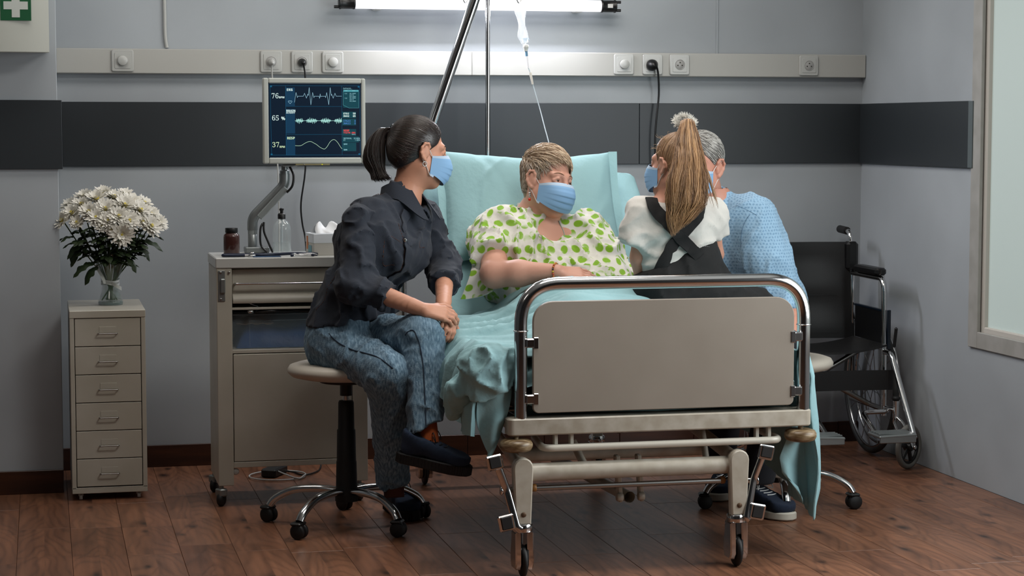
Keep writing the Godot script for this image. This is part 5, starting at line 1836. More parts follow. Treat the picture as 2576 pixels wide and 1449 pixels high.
func blanket() -> void:
	var t := thing("blanket", "light teal bed cover over the patient's legs, hanging down both bed sides", "blanket", Vector3.ZERO)
	var nz := FastNoiseLite.new()
	nz.seed = 31
	nz.frequency = 1.6
	nz.fractal_octaves = 1
	var n2 := FastNoiseLite.new()
	n2.seed = 77
	n2.frequency = 3.2
	n2.fractal_octaves = 1
	var top := func(x: float, z: float) -> float:
		var f := smoothstep(-6.95, -6.0, z)     # 0 at the waist, 1 at the feet
		var y := 0.652
		y += 0.15 * (1.0 - f * 0.55) * exp(-pow((x - 1.74) / 0.16, 2.0)) + 0.13 * (1.0 - f * 0.5) * exp(-pow((x - 1.98) / 0.15, 2.0))
		y += 0.05 * exp(-pow((z + 6.10) / 0.10, 2.0)) * exp(-pow((x - 1.86) / 0.22, 2.0))
		y += 0.03 * (1.0 - f)
		return y
	var xl := 1.338
	var xr := 2.312
	var g := Geo.new()
	g.grid(130, 120, func(u, v):
		var z: float = lerpf(-7.02, -5.985, v)
		var ll: float = 0.15 + 0.08 * smoothstep(0.25, 0.75, v) + 0.02 * sin(v * 9.0)
		var lr: float = 0.36 + 0.17 * smoothstep(0.3, 1.0, v) + 0.015 * sin(v * 13.0)
		var w := xr - xl
		var tot: float = ll + w + lr
		var d: float = u * tot
		var q := Vector3.ZERO
		var nn := Vector3.UP
		var drop := 0.0
		if d < ll:
			drop = ll - d
			var rr := minf(drop / 0.09, 1.0)
			q = Vector3(xl - 0.028 * sin(rr * PI * 0.5) - 0.03 * smoothstep(0.0, 0.16, drop), (top.call(xl, z) as float) - drop * 0.94, z)
			nn = Vector3(-1, 0.2, 0)
			q.x -= (0.012 * sin(z * 38.0 + drop * 6.0) + 0.012 * nz.get_noise_2d(z * 2.4, drop)) * smoothstep(0.02, 0.2, drop)
		elif d > ll + w:
			drop = d - ll - w
			var rr := minf(drop / 0.09, 1.0)
			q = Vector3(xr + 0.03 * sin(rr * PI * 0.5) + 0.035 * smoothstep(0.05, 0.4, drop), (top.call(xr, z) as float) - drop, z)
			nn = Vector3(1, 0.2, 0)
			q.x += (0.016 * sin(z * 24.0 + drop * 4.0) + 0.02 * nz.get_noise_2d(z * 2.0 + 9.0, drop)) * smoothstep(0.02, 0.35, drop)
			q.z += 0.02 * smoothstep(0.1, 0.5, drop) * sin(drop * 9.0)
		else:
			var x: float = xl + d - ll
			q = Vector3(x, top.call(x, z), z)
		# long folds across the bed, fanning out from the near side of the waist
		var a := (q.z + 6.9) * 1.0 - (q.x - 1.4) * 0.22
		var e := q.x + q.y
		var r1 := 1.0 - absf(nz.get_noise_2d(a * 3.3, e * 0.5)) * 3.0
		var r2 := 1.0 - absf(n2.get_noise_2d(a * 3.0 + 4.0, e * 0.6)) * 3.0
		var am := 0.55 + 0.45 * smoothstep(2.2, 1.45, q.x)
		q += nn.normalized() * am * (maxf(r1, 0.0) * 0.024 + maxf(r2, 0.0) * 0.011)
		return q, 0.004)
	part(g, "cover", M.sheet, t)
	# gathered roll at the near corner and the corner of the cover that hangs from it
	g = Geo.new()
	var b := Body.new()
	b.cap(Vector3(1.273, 0.651, -6.020), Vector3(1.327, 0.661, -6.000), 0.030, 0.040, 0.03)
	b.cap(Vector3(1.327, 0.661, -6.000), Vector3(1.398, 0.655, -6.000), 0.040, 0.026, 0.03)
	b.cap(Vector3(1.278, 0.634, -6.030), Vector3(1.250, 0.555, -6.080), 0.034, 0.030, 0.04)
	b.cap(Vector3(1.250, 0.555, -6.080), Vector3(1.239, 0.484, -6.150), 0.032, 0.022, 0.04)
	b.cap(Vector3(1.288, 0.566, -5.990), Vector3(1.347, 0.602, -5.980), 0.026, 0.034, 0.025)
	b.cap(Vector3(1.300, 0.614, -5.990), Vector3(1.367, 0.631, -5.985), 0.034, 0.024, 0.025)
	b.bump = folds(91, 9.0, 0.014, Vector3(1.0, 0.7, 1.0))
	b.skin(g, 0.0075)
	g.grid(20, 30, func(u, v):
		var w: float = lerpf(0.075, 0.0, pow(v, 1.6)) + 0.02 * sin(PI * v)
		var c := Vector3(1.330, 0.601, -5.985).lerp(Vector3(1.315, 0.364, -5.985), v)
		var x: float = (u - 0.45) * 2.0
		return c + Vector3(x * w * 0.62 + 0.004 * sin(v * 9.0), 0, 0.018 * sin(x * 2.6 + 0.6) * (1.0 - v * 0.5) + 0.006 * sin(v * 11.0 + x * 3.0)), 0.005)
	part(g, "corner_fold", M.sheet, t)
	# far corner: the spare cloth hangs as a wide cone down to the floor side
	g = Geo.new()
	var lx := [2.345, 2.36, 2.335, 2.31, 2.285, 2.265, 2.28, 2.335]
	var rx := [2.372, 2.405, 2.425, 2.438, 2.445, 2.448, 2.446, 2.425]
	g.grid(26, 40, func(u, v):
		var k: float = v * 7.0
		var i := mini(int(k), 6)
		var x0: float = lerpf(lx[i], lx[i + 1], k - i)
		var x1: float = lerpf(rx[i], rx[i + 1], k - i)
		var y: float = lerpf(0.655, 0.125, v) + 0.10 * v * v * pow(1.0 - u, 2.0) - 0.012 * sin(u * 7.0) * v
		var wv: float = 0.022 * v * sin(u * 8.5 + 0.8) + 0.012 * sin(u * 3.0 + v * 4.0)
		return Vector3(lerpf(x0, x1, u), y, -6.0 + wv - 0.10 * u * u - 0.03 * v), 0.004)
	part(g, "corner_drape", M.sheet, t)

func stools() -> void:
	var leather := mat(Color(0.72, 0.69, 0.64), 0.45)
	for e in [[Vector3(1.007, 0, -6.857), 60.6, "round cream stool with chrome star base under the seated woman", 0.565], [Vector3(2.585, 0, -6.885), 31.0, "round cream stool with chrome star base beside the wheelchair", 0.545]]:
		var t := thing("swivel_stool", e[2], "stool", e[0], 0.0, "swivel stools at the bed")
		var sh: float = e[3]
		var g := Geo.new()
		var pr := PackedVector2Array([Vector2(0.0001, sh - 0.055), Vector2(0.15, sh - 0.053), Vector2(0.185, sh - 0.045), Vector2(0.199, sh - 0.032), Vector2(0.2, sh - 0.022), Vector2(0.192, sh - 0.009), Vector2(0.17, sh - 0.002), Vector2(0.12, sh), Vector2(0.0001, sh)])
		g.lathe(pr, 44)
		part(g, "seat", leather, t)
		g = Geo.new()
		disc(g, Vector3(0, sh - 0.062, 0), Vector3.UP, 0.09, 0.014, 0.002, 24)
		part(g, "seat_plate", M.rubber, t)
		g = Geo.new()
		g.lathe(PackedVector2Array([Vector2(0.0001, 0.085), Vector2(0.04, 0.085), Vector2(0.04, 0.12), Vector2(0.037, 0.13), Vector2(0.035, 0.22), Vector2(0.0335, 0.225), Vector2(0.032, 0.33), Vector2(0.0285, 0.335), Vector2(0.027, 0.425), Vector2(0.024, 0.432), Vector2(0.0001, 0.432)]), 24)
		part(g, "gas_lift_shroud", M.rubber, t)
		g = Geo.new()
		rod(g, Vector3(0, 0.43, 0), Vector3(0, sh - 0.07, 0), 0.0115, 14)
		part(g, "piston", M.chrome, t)
		g = Geo.new()
		g.lathe(PackedVector2Array([Vector2(0.0001, sh - 0.115), Vector2(0.021, sh - 0.115), Vector2(0.021, sh - 0.068), Vector2(0.0001, sh - 0.068)]), 18)
		part(g, "socket", M.black, t)
		for k in 5:
			var a := deg_to_rad(e[1] + 72.0 * k)
			var d := Vector3(cos(a), 0, sin(a))
			g = Geo.new()
			g.tube(curve([d * 0.02 + Vector3(0, 0.118, 0), d * 0.10 + Vector3(0, 0.124, 0), d * 0.19 + Vector3(0, 0.116, 0), d * 0.255 + Vector3(0, 0.085, 0), d * 0.278 + Vector3(0, 0.058, 0)], 5), 0.0155, 14, true, Vector2(0.85, 1.0))
			part(g, "leg", M.chrome, t)
			var s := Vector3(-d.z, 0, d.x).rotated(Vector3.UP, 0.6 + k * 1.1)
			var c := d * 0.281
			g = Geo.new()
			for q in [-1.0, 1.0]:
				disc(g, c + Vector3(0, 0.0265, 0) + s * q * 0.0135, s, 0.026, 0.017, 0.005, 20)
			var cs := part(g, "caster", M.rubber, t)
			g = Geo.new()
			var fz := s.cross(Vector3.UP)
			g.box(c + Vector3(0, 0.038, 0), Vector3(0.012, 0.034, 0.03), 0.003, Basis(s, Vector3.UP, fz))
			g.box(c + Vector3(0, 0.052, 0) + fz * 0.004, Vector3(0.05, 0.012, 0.04), 0.005, Basis(s, Vector3.UP, fz))
			part(g, "hood", M.black, cs)

func wheelchair() -> void:
	var t := thing("wheelchair", "folding wheelchair with black seat and chrome frame parked at the wall corner", "wheelchair", Vector3(3.10, 0, -7.80), -0.03)
	var leather := mat(Color(0.035, 0.036, 0.04), 0.38)
	leather.heightmap_enabled = true
	leather.heightmap_texture = M.fine
	leather.heightmap_scale = 0.02
	tri(leather, 5.0)
	var hw := 0.222
	var zf := 0.185
	var zb := -0.185
	var g := Geo.new()
	# slung seat
	g.grid(16, 10, func(u, v):
		var x: float = lerpf(-hw + 0.004, hw - 0.004, u)
		return Vector3(x, 0.495 - 0.03 * (1.0 - pow(x / hw, 2.0)) - 0.004 * v, lerpf(zf + 0.03, zb + 0.02, v)), 0.008)
	part(g, "seat", leather, t)
	g = Geo.new()
	g.grid(18, 16, func(u, v):
		var x: float = lerpf(-hw - 0.004, hw + 0.004, u)
		return Vector3(x, lerpf(0.48, 0.885, v), zb + 0.016 - 0.03 * (1.0 - pow(x / hw, 2.0)) - 0.03 * v + 0.004 * sin(v * 14.0) * (1.0 - pow(x / hw, 2.0))), 0.008)
	var bk := part(g, "backrest", leather, t)
	g = Geo.new()
	for yy in [0.50, 0.66]:
		g.grid(10, 2, func(u, v): return Vector3(lerpf(-hw * 0.7, hw * 0.7, u), yy + v * 0.004, zb + 0.019 - 0.03 * (1.0 - pow(lerpf(-0.7, 0.7, u), 2.0)) - 0.03 * (yy - 0.48) / 0.4), 0.001)
	part(g, "seam", M.black, bk)
	g = Geo.new()
	g.slab(Vector3(hw - 0.03, 0.765, zb - 0.048), Vector3(hw + 0.022, 0.887, zb + 0.012), 0.012)
	part(g, "side_sleeve", leather, bk)
	g = Geo.new()
	g.slab(Vector3(-hw - 0.022, 0.765, zb - 0.048), Vector3(-hw + 0.03, 0.887, zb + 0.012), 0.012)
	part(g, "side_sleeve", leather, bk)
	for s in [-1.0, 1.0]:
		var x: float = s * hw
		var xo: float = s * (hw + 0.055)
		g = Geo.new()
		# rear post bent into the push handle
		g.tube(bent([Vector3(x, 0.30, zb), Vector3(x, 0.70, zb), Vector3(x, 0.925, zb - 0.035), Vector3(x, 0.93, zb - 0.12)], 0.03, 6), 0.0115, 12)
		var post := part(g, "back_post", M.chrome, t)
		g = Geo.new()
		g.tube(pts([Vector3(x, 0.9285, zb - 0.075), Vector3(x, 0.932, zb - 0.16)]), 0.0165, 14)
		part(g, "hand_grip", M.rubber, post)
		g = Geo.new()
		# arm frame
		g.tube(bent([Vector3(x, 0.755, zb), Vector3(x, 0.755, zf - 0.02), Vector3(x, 0.20, zf + 0.0)], 0.05, 6), 0.0115, 12)
		rod(g, Vector3(x, 0.475, zb), Vector3(x, 0.475, zf), 0.0115, 12)
		rod(g, Vector3(x, 0.225, zb), Vector3(x, 0.225, zf), 0.0115, 12)
		rod(g, Vector3(x, 0.225, zb), Vector3(x, 0.48, zb), 0.0115, 12)
		part(g, "side_frame", M.chrome, t)
		g = Geo.new()
		g.extrude(rrect(0.052, 0.27, 0.024), 0.03, Transform3D(Basis(Vector3.RIGHT, Vector3.FORWARD, Vector3.UP), Vector3(x, 0.766, 0.005)), 0.008)
		part(g, "arm_pad", leather, t)
		g = Geo.new()
		g.slab(Vector3(x - 0.004 + s * 0.004, 0.49, zb + 0.03), Vector3(x + 0.004 + s * 0.004, 0.625, zf - 0.012), 0.002)
		var sp := part(g, "side_panel", leather, t)
		g = Geo.new()
		g.slab(Vector3(x - 0.006 + s * 0.004, 0.62, zb + 0.02), Vector3(x + 0.006 + s * 0.004, 0.63, zf - 0.012), 0.002)
		g.slab(Vector3(x + s * 0.012 - 0.004, 0.47, zf - 0.006), Vector3(x + s * 0.022, 0.63, zf + 0.006), 0.002)
		part(g, "edge_strip", mat(Color(0.02, 0.07, 0.12), 0.3), sp)
		# brake lever
		g = Geo.new()
		g.box(Vector3(x + s * 0.035, 0.52, zf + 0.02), Vector3(0.012, 0.085, 0.014), 0.004, Basis(Vector3.RIGHT, 0.25))
		part(g, "brake_lever", M.rubber, t)
		# front hanger and folding footplate
		g = Geo.new()
		g.tube(bent([Vector3(x, 0.46, zf), Vector3(x, 0.46, zf + 0.07), Vector3(x + s * 0.012, 0.15, zf + 0.29)], 0.05, 6), 0.0115, 12)
		g.tube(bent([Vector3(x, 0.225, zf), Vector3(x, 0.225, zf + 0.05), Vector3(x - s * 0.12, 0.225, zf + 0.06), Vector3(x - s * 0.12, 0.16, zf + 0.22)], 0.03, 5), 0.010, 10)
		part(g, "leg_hanger", M.chrome, t)
		g = Geo.new()
		g.box(Vector3(x - s * 0.075, 0.168, zf + 0.275), Vector3(0.155, 0.012, 0.13), 0.004, Basis(Vector3.BACK, s * 0.04))
		g.box(Vector3(x - s * 0.075, 0.156, zf + 0.335), Vector3(0.150, 0.03, 0.008), 0.003)
		for k in 4:
			g.box(Vector3(x - s * 0.075, 0.175, zf + 0.235 + k * 0.026), Vector3(0.145, 0.004, 0.010), 0.001)
		part(g, "footplate", M.alu, t)
		# front caster, swivelled across
		g = Geo.new()
		var ca := Vector3(0.60, 0, 0.8) if s > 0 else Vector3(-0.9, 0, 0.4)
		ca = ca.normalized()
		var cu := ca.cross(Vector3.UP)
		var cc := Vector3(x + s * 0.058, 0.09, zf + 0.12)
		ringy(g, cc, ca, 0.079, 0.0115, 36, 10)
		var cw := part(g, "front_wheel", mat(Color(0.46, 0.46, 0.44), 0.6), t, "small front wheel with grey tyre")
		g = Geo.new()
		ringy(g, cc, ca, 0.066, 0.007, 32, 8)
		disc(g, cc, ca, 0.018, 0.034, 0.003, 16)
		for k in 6:
			var a := TAU * k / 6.0 + 0.3
			g.tube(pts([cc, cc + (Vector3.UP * cos(a) + cu * sin(a)) * 0.064]), 0.0085, 8, false, Vector2(1, 0.6))
		part(g, "hub", M.black, cw)
		g = Geo.new()
		var cp := Vector3(x + s * 0.02, 0.21, zf + 0.075)
		for e in [-1.0, 1.0]:
			g.tube(bent([cc + ca * e * 0.022, cc.lerp(cp, 0.8) + ca * e * 0.022, cp], 0.02, 3), 0.009, 8, true, Vector2(0.5, 1.2))
		disc(g, cc + ca * 0.03, ca, 0.009, 0.008, 0.002, 12)
		rod(g, cp + Vector3(0, -0.01, 0), cp + Vector3(0, 0.06, 0), 0.013, 12)
		rod(g, Vector3(x, 0.235, zf + 0.02), cp + Vector3(0, 0.025, 0), 0.009, 8)
		part(g, "fork", M.chrome, cw)
		g = Geo.new()
		disc(g, cp + Vector3(0, 0.07, 0), Vector3.UP, 0.017, 0.018, 0.005, 16)
		part(g, "fork_cap", M.rubber, cw)
		# rear wheel with spokes and push ring
		g = Geo.new()
		var rc := Vector3(xo, 0.292, zb + 0.075)
		ringy(g, rc, Vector3.RIGHT, 0.279, 0.0125, 56, 8)
		var rw := part(g, "rear_wheel", mat(Color(0.20, 0.205, 0.20), 0.6), t, "large spoked rear wheel")
		g = Geo.new()
		ringy(g, rc, Vector3.RIGHT, 0.264, 0.006, 56, 8)
		ringy(g, rc + Vector3(s * 0.03, 0, 0), Vector3.RIGHT, 0.245, 0.007, 48, 8)
		disc(g, rc, Vector3.RIGHT, 0.02, 0.06, 0.004, 16)
		part(g, "rim", M.chrome, rw)
		g = Geo.new()
		for k in 18:
			var a := TAU * k / 18.0
			g.tube(pts([rc + Vector3(s * 0.02 * (1 - 2 * (k % 2)), cos(a + 0.5) * 0.018, sin(a + 0.5) * 0.018), rc + Vector3(0, cos(a), sin(a)) * 0.262]), 0.0016, 5, false)
		part(g, "spokes", M.steel, rw)
	# folding cross under the seat, calf strap
	g = Geo.new()
	rod(g, Vector3(-hw, 0.47, 0.03), Vector3(hw, 0.225, 0.03), 0.0105, 12)
	rod(g, Vector3(hw, 0.47, 0.0), Vector3(-hw, 0.225, 0.0), 0.0105, 12)
	part(g, "cross_brace", M.steel, t)
	g = Geo.new()
	g.grid(12, 3, func(u, v): return Vector3(lerpf(-hw - 0.005, hw + 0.005, u), lerpf(0.315, 0.395, v), zf + 0.075 - 0.012 * sin(PI * u)), 0.004)
	part(g, "calf_strap", leather, t)

# ================================================================ people
# head about its own centre at ear level: x to the person's left, y up, z forward
func head(b: Body, c: Vector3, B: Basis, s: float, neck: Vector3, nr: float, nose := 1.0) -> void:
	var P := func(x: float, y: float, z: float) -> Vector3: return c + B * (Vector3(x, y, z) * s)
	b.ball(P.call(0, 0.036, -0.016), Vector3(0.072, 0.080, 0.090) * s, B, 0.03)
	b.ball(P.call(0, -0.036, 0.026), Vector3(0.058, 0.080, 0.064) * s, B, 0.03)
	for e in [-1.0, 1.0]:
		b.cap(P.call(e * 0.046, -0.052, 0.004), P.call(e * 0.012, -0.099, 0.066), 0.020 * s, 0.018 * s, 0.03)
		b.ball(P.call(e * 0.038, -0.030, 0.056), Vector3(0.021, 0.018, 0.018) * s, B, 0.03)
		b.cap(P.call(e * 0.014, 0.024, 0.082), P.call(e * 0.044, 0.024, 0.066), 0.010 * s, 0.009 * s, 0.02)
		b.ball(P.call(e * 0.012, -0.034, 0.095), Vector3(0.008, 0.008, 0.010) * s, B, 0.01)
		# lids over the eyes
		b.late.append([P.call(e * 0.019, 0.0062, 0.0805), P.call(e * 0.031, 0.0112, 0.0835), 0.0042 * s, 0.0050 * s, 0.005])
		b.late.append([P.call(e * 0.031, 0.0112, 0.0835), P.call(e * 0.044, 0.0040, 0.0735), 0.0050 * s, 0.0044 * s, 0.005])
		b.late.append([P.call(e * 0.020, -0.0030, 0.0805), P.call(e * 0.032, -0.0052, 0.0820), 0.0038 * s, 0.0040 * s, 0.006])
		b.late.append([P.call(e * 0.032, -0.0052, 0.0820), P.call(e * 0.043, -0.0010, 0.0745), 0.0040 * s, 0.0040 * s, 0.006])
		b.holes.append([P.call(e * 0.031, 0.004, 0.094), 0.0125 * s, 0.010])
		# ear: rim, fold, lobe
		var E := func(o: float, y: float, z: float) -> Vector3: return P.call(e * (0.071 + o), y, z)
		var rim := [E.call(0.000, 0.002, 0.006), E.call(0.006, 0.016, 0.010), E.call(0.010, 0.027, 0.003), E.call(0.015, 0.026, -0.012), E.call(0.017, 0.010, -0.022), E.call(0.014, -0.008, -0.021), E.call(0.009, -0.022, -0.011), E.call(0.006, -0.030, -0.001)]
		for k in rim.size() - 1:
			b.cap(rim[k], rim[k + 1], 0.0042 * s, (0.0042 if k < 5 else 0.0062) * s, 0.005)
		b.cap(E.call(0.008, 0.014, -0.006), E.call(0.009, -0.008, -0.012), 0.0038 * s, 0.0038 * s, 0.005)
		b.cap(E.call(0.002, -0.006, 0.008), E.call(0.003, -0.016, 0.006), 0.0045 * s, 0.0045 * s, 0.006)
		b.ball(E.call(0.002, 0.000, -0.007), Vector3(0.0095, 0.025, 0.018) * s, B, 0.006)
	b.cap(P.call(0, 0.012, 0.088), P.call(0, -0.028, 0.104), 0.0085 * s * nose, 0.0115 * s * nose, 0.014)
	b.ball(P.call(0, -0.102, 0.068), Vector3(0.019, 0.016, 0.016) * s, B, 0.02)
	b.cap(P.call(0, -0.045, -0.018), neck, nr * 0.93, nr, 0.045)

func eyes(t: Node3D, c: Vector3, B: Basis, s: float, gaze: Vector3, iris: Color) -> void:
	for e in [-1.0, 1.0]:
		var p := c + B * (Vector3(e * 0.0308, 0.0032, 0.0735) * s)
		var g := Geo.new()
		var b := Body.new()
		b.ball(p, Vector3.ONE * 0.0112 * s, Basis(), 0.01)
		b.skin(g, 0.0022)
		var o := part(g, "eye", mat(Color(0.66, 0.63, 0.60), 0.25), t)
		g = Geo.new()
		var d := (B * gaze).normalized()
		disc(g, p + d * 0.0102 * s, d, 0.0052 * s, 0.0016, 0.0005, 16)
		part(g, "iris", mat(iris, 0.3), o)
		g = Geo.new()
		disc(g, p + d * 0.0106 * s, d, 0.0024 * s, 0.0014, 0.0004, 12)
		part(g, "pupil", M.black, o)

func brows(t: Node3D, c: Vector3, B: Basis, s: float, col: Color, skin: Body) -> void:
	for e in [-1.0, 1.0]:
		var g := Geo.new()
		var ps := []
		for k in 6:
			var f := k / 5.0
			ps.append(skin.hit(c + B * (Vector3(e * lerpf(0.013, 0.048, f), 0.026 + 0.005 * sin(PI * f), 0.14) * s), B * Vector3(0, 0, -1), 0.0004))
		g.tube(curve(ps, 3), PackedFloat32Array([0.0008, 0.0016, 0.002, 0.0023, 0.0025, 0.0026, 0.0026, 0.0026, 0.0025, 0.0024, 0.0023, 0.0021, 0.0018, 0.0014, 0.001, 0.0006]), 6, true, Vector2(1.0, 0.45))
		part(g, "eyebrow", mat(col, 0.8), t)

func face_mask(t: Node3D, c: Vector3, B: Basis, s: float, label := "") -> void:
	var blue := mat(Color(0.50, 0.66, 0.81), 0.8)
	var pale := mat(Color(0.68, 0.76, 0.84), 0.8)
	var zc := [0.104, 0.119, 0.126, 0.127, 0.124, 0.118, 0.108, 0.092]
	var at := func(u: float, v: float) -> Vector3:
		var k := clampf(v, 0.0, 1.0) * 7.0
		var i := mini(int(k), 6)
		var z0: float = lerpf(zc[i], zc[i + 1], k - i)
		var q := absf(u)
		var x := 0.067 * pow(sin(q * PI * 0.5), 0.92) * signf(u)
		var ys := lerpf(-0.012, -0.082, v)
		var yc := lerpf(0.000, -0.119, v)
		var pl := 0.0
		if v > 0.22 and v < 0.80:
			pl = 0.0042 * fposmod((v - 0.22) * 5.2, 1.0) * (1.0 - q * q * 0.6)
		var z := lerpf(0.028, z0 + pl, pow(cos(q * PI * 0.5), 0.72))
		return c + B * (Vector3(x, lerpf(yc, ys, q * q), z) * s)
	var g := Geo.new()
	g.grid(28, 44, func(u, v): return at.call(1.0 - 2.0 * u, 1.0 - lerpf(0.10, 1.0, v)), 0.0014)
	var m := part(g, "face_mask", blue, t, label if label else "blue pleated face mask")
	g = Geo.new()
	g.grid(28, 5, func(u, v): return at.call(1.0 - 2.0 * u, lerpf(0.10, 0.0, v)), 0.0016)
	part(g, "top_band", pale, m)
	for e in [-1.0, 1.0]:
		g = Geo.new()
		g.grid(2, 14, func(u, v): return at.call(e * lerpf(0.93, 1.0, u if e > 0 else 1.0 - u), 1.0 - v) + B * Vector3(e * 0.0012, 0, 0.0012), 0.0012)
		part(g, "side_band", pale, m)
		var top: Vector3 = at.call(e, 0.03)
		var low: Vector3 = at.call(e, 0.96)
		g = Geo.new()
		var q := func(x: float, y: float, z: float) -> Vector3: return c + B * (Vector3(e * x, y, z) * s)
		g.tube(curve([top, q.call(0.073, 0.006, 0.012), q.call(0.0785, 0.019, -0.001), q.call(0.082, 0.016, -0.016), q.call(0.082, -0.005, -0.021), q.call(0.080, -0.026, -0.014), q.call(0.0745, -0.045, 0.004), low], 5), 0.0013, 6)
		part(g, "ear_loop", mat(Color(0.80, 0.80, 0.79), 0.7), m)

# one hand: d points along the fingers, n out of the back of the hand, thumb to the side th
func hand(b: Body, w: Vector3, d: Vector3, n: Vector3, th: Vector3, s := 1.0, curl := 0.5, spread := 1.0) -> void:
	d = d.normalized()
	n = (n - d * n.dot(d)).normalized()
	var x := d.cross(n).normalized()
	if x.dot(th) < 0.0:
		x = -x
	var len := [0.070, 0.078, 0.072, 0.056]
	var rad := [0.0085, 0.0088, 0.0083, 0.0072]
	for i in 4:
		var off := (1.5 - i) * 0.0185 * s
		var k0 := w + x * off * 0.55 + d * 0.02 * s
		var k1 := w + x * off * spread + d * (0.088 - absf(i - 1.2) * 0.004) * s
		b.cap(k0, k1, 0.0135 * s, 0.0108 * s, 0.012)
		var p := k1
		var a := curl * 0.55
		for j in 3:
			var l: float = len[i] * s * [0.46, 0.31, 0.23][j]
			var dir := d.rotated(x, a if x.cross(d).dot(n) < 0 else -a)
			var q := p + dir * l
			b.cap(p, q, rad[i] * s * (1.0 - j * 0.07), rad[i] * s * (0.94 - j * 0.08), 0.004)
			p = q
			a += curl * (0.75 + 0.1 * i)
	var t0 := w + x * 0.018 * s + d * 0.022 * s
	var t1 := w + x * 0.042 * s + d * 0.055 * s - n * 0.008 * s
	var t2 := t1 + (d * 0.8 + x * 0.45 - n * 0.25).normalized() * 0.032 * s
	var t3 := t2 + (d * 0.95 + x * 0.05 - n * 0.25).normalized() * 0.026 * s
	b.cap(t0, t1, 0.0145 * s, 0.0115 * s, 0.012)
	b.cap(t1, t2, 0.0108 * s, 0.0095 * s, 0.005)
	b.cap(t2, t3, 0.0095 * s, 0.0078 * s, 0.005)

func strand(g: Geo, a: Array, r: float, n := 4) -> void:
	var p := curve(a, n)
	var rs := PackedFloat32Array()
	for i in p.size():
		var f := float(i) / (p.size() - 1)
		rs.append(r * (0.55 + 0.45 * sin(PI * minf(f * 1.2 + 0.15, 1.0))) * (1.0 - 0.6 * smoothstep(0.8, 1.0, f)))
	g.tube(p, rs, 4, false)

func hair_mat() -> StandardMaterial3D:
	var m := mat(Color.WHITE, 0.33)
	m.vertex_color_use_as_albedo = true
	m.rim_enabled = true
	m.rim = 0.1
	return m

func tone(r: RandomNumberGenerator, a: Color, b: Color) -> Color:
	var c := a.lerp(b, r.randf())
	return c * r.randf_range(0.85, 1.15)

# the point of the folded surface over the smooth body next to p
func lay(b: Body, p: Vector3, off: float) -> Vector3:
	var keep = b.bump
	b.bump = null
	var q := b.onto(p)
	var n := b.grad(q, b.all())
	b.bump = keep
	return b.hit(q + n * 0.035, -n, off)

# strip of cloth laid on a body along points
func ribbon(g: Geo, b: Body, a: Array, w: float, thick: float, n := 6) -> void:
	var p := curve(a, n)
	for i in p.size():
		p[i] = lay(b, p[i], 0.001)
	var m := p.size() - 1
	var L := PackedVector3Array()
	var R := PackedVector3Array()
	var use := b.all()
	for i in m + 1:
		var d := (p[mini(i + 1, m)] - p[maxi(i - 1, 0)]).normalized()
		var nn := b.grad(p[i], use)
		var sd := d.cross(nn).normalized() * w * 0.5
		L.append(lay(b, p[i] - sd, thick))
		R.append(lay(b, p[i] + sd, thick))
	g.grid(2, m, func(u, v):
		var i := int(round(v * m))
		var c := p[i] + b.grad(p[i], use) * thick
		return (R[i].lerp(c, u * 2.0) if u < 0.5 else c.lerp(L[i], u * 2.0 - 1.0)), thick)

func seam(g: Geo, b: Body, a: Array, r: float, n := 5, dash := false) -> void:
	var p := curve(a, n)
	for i in p.size():
		p[i] = lay(b, p[i], r * 0.3)
	if dash:
		for i in p.size() - 1:
			g.tube(pts([p[i], p[i].lerp(p[i + 1], 0.62)]), r, 4, false)
	else:
		g.tube(p, r, 5, false)

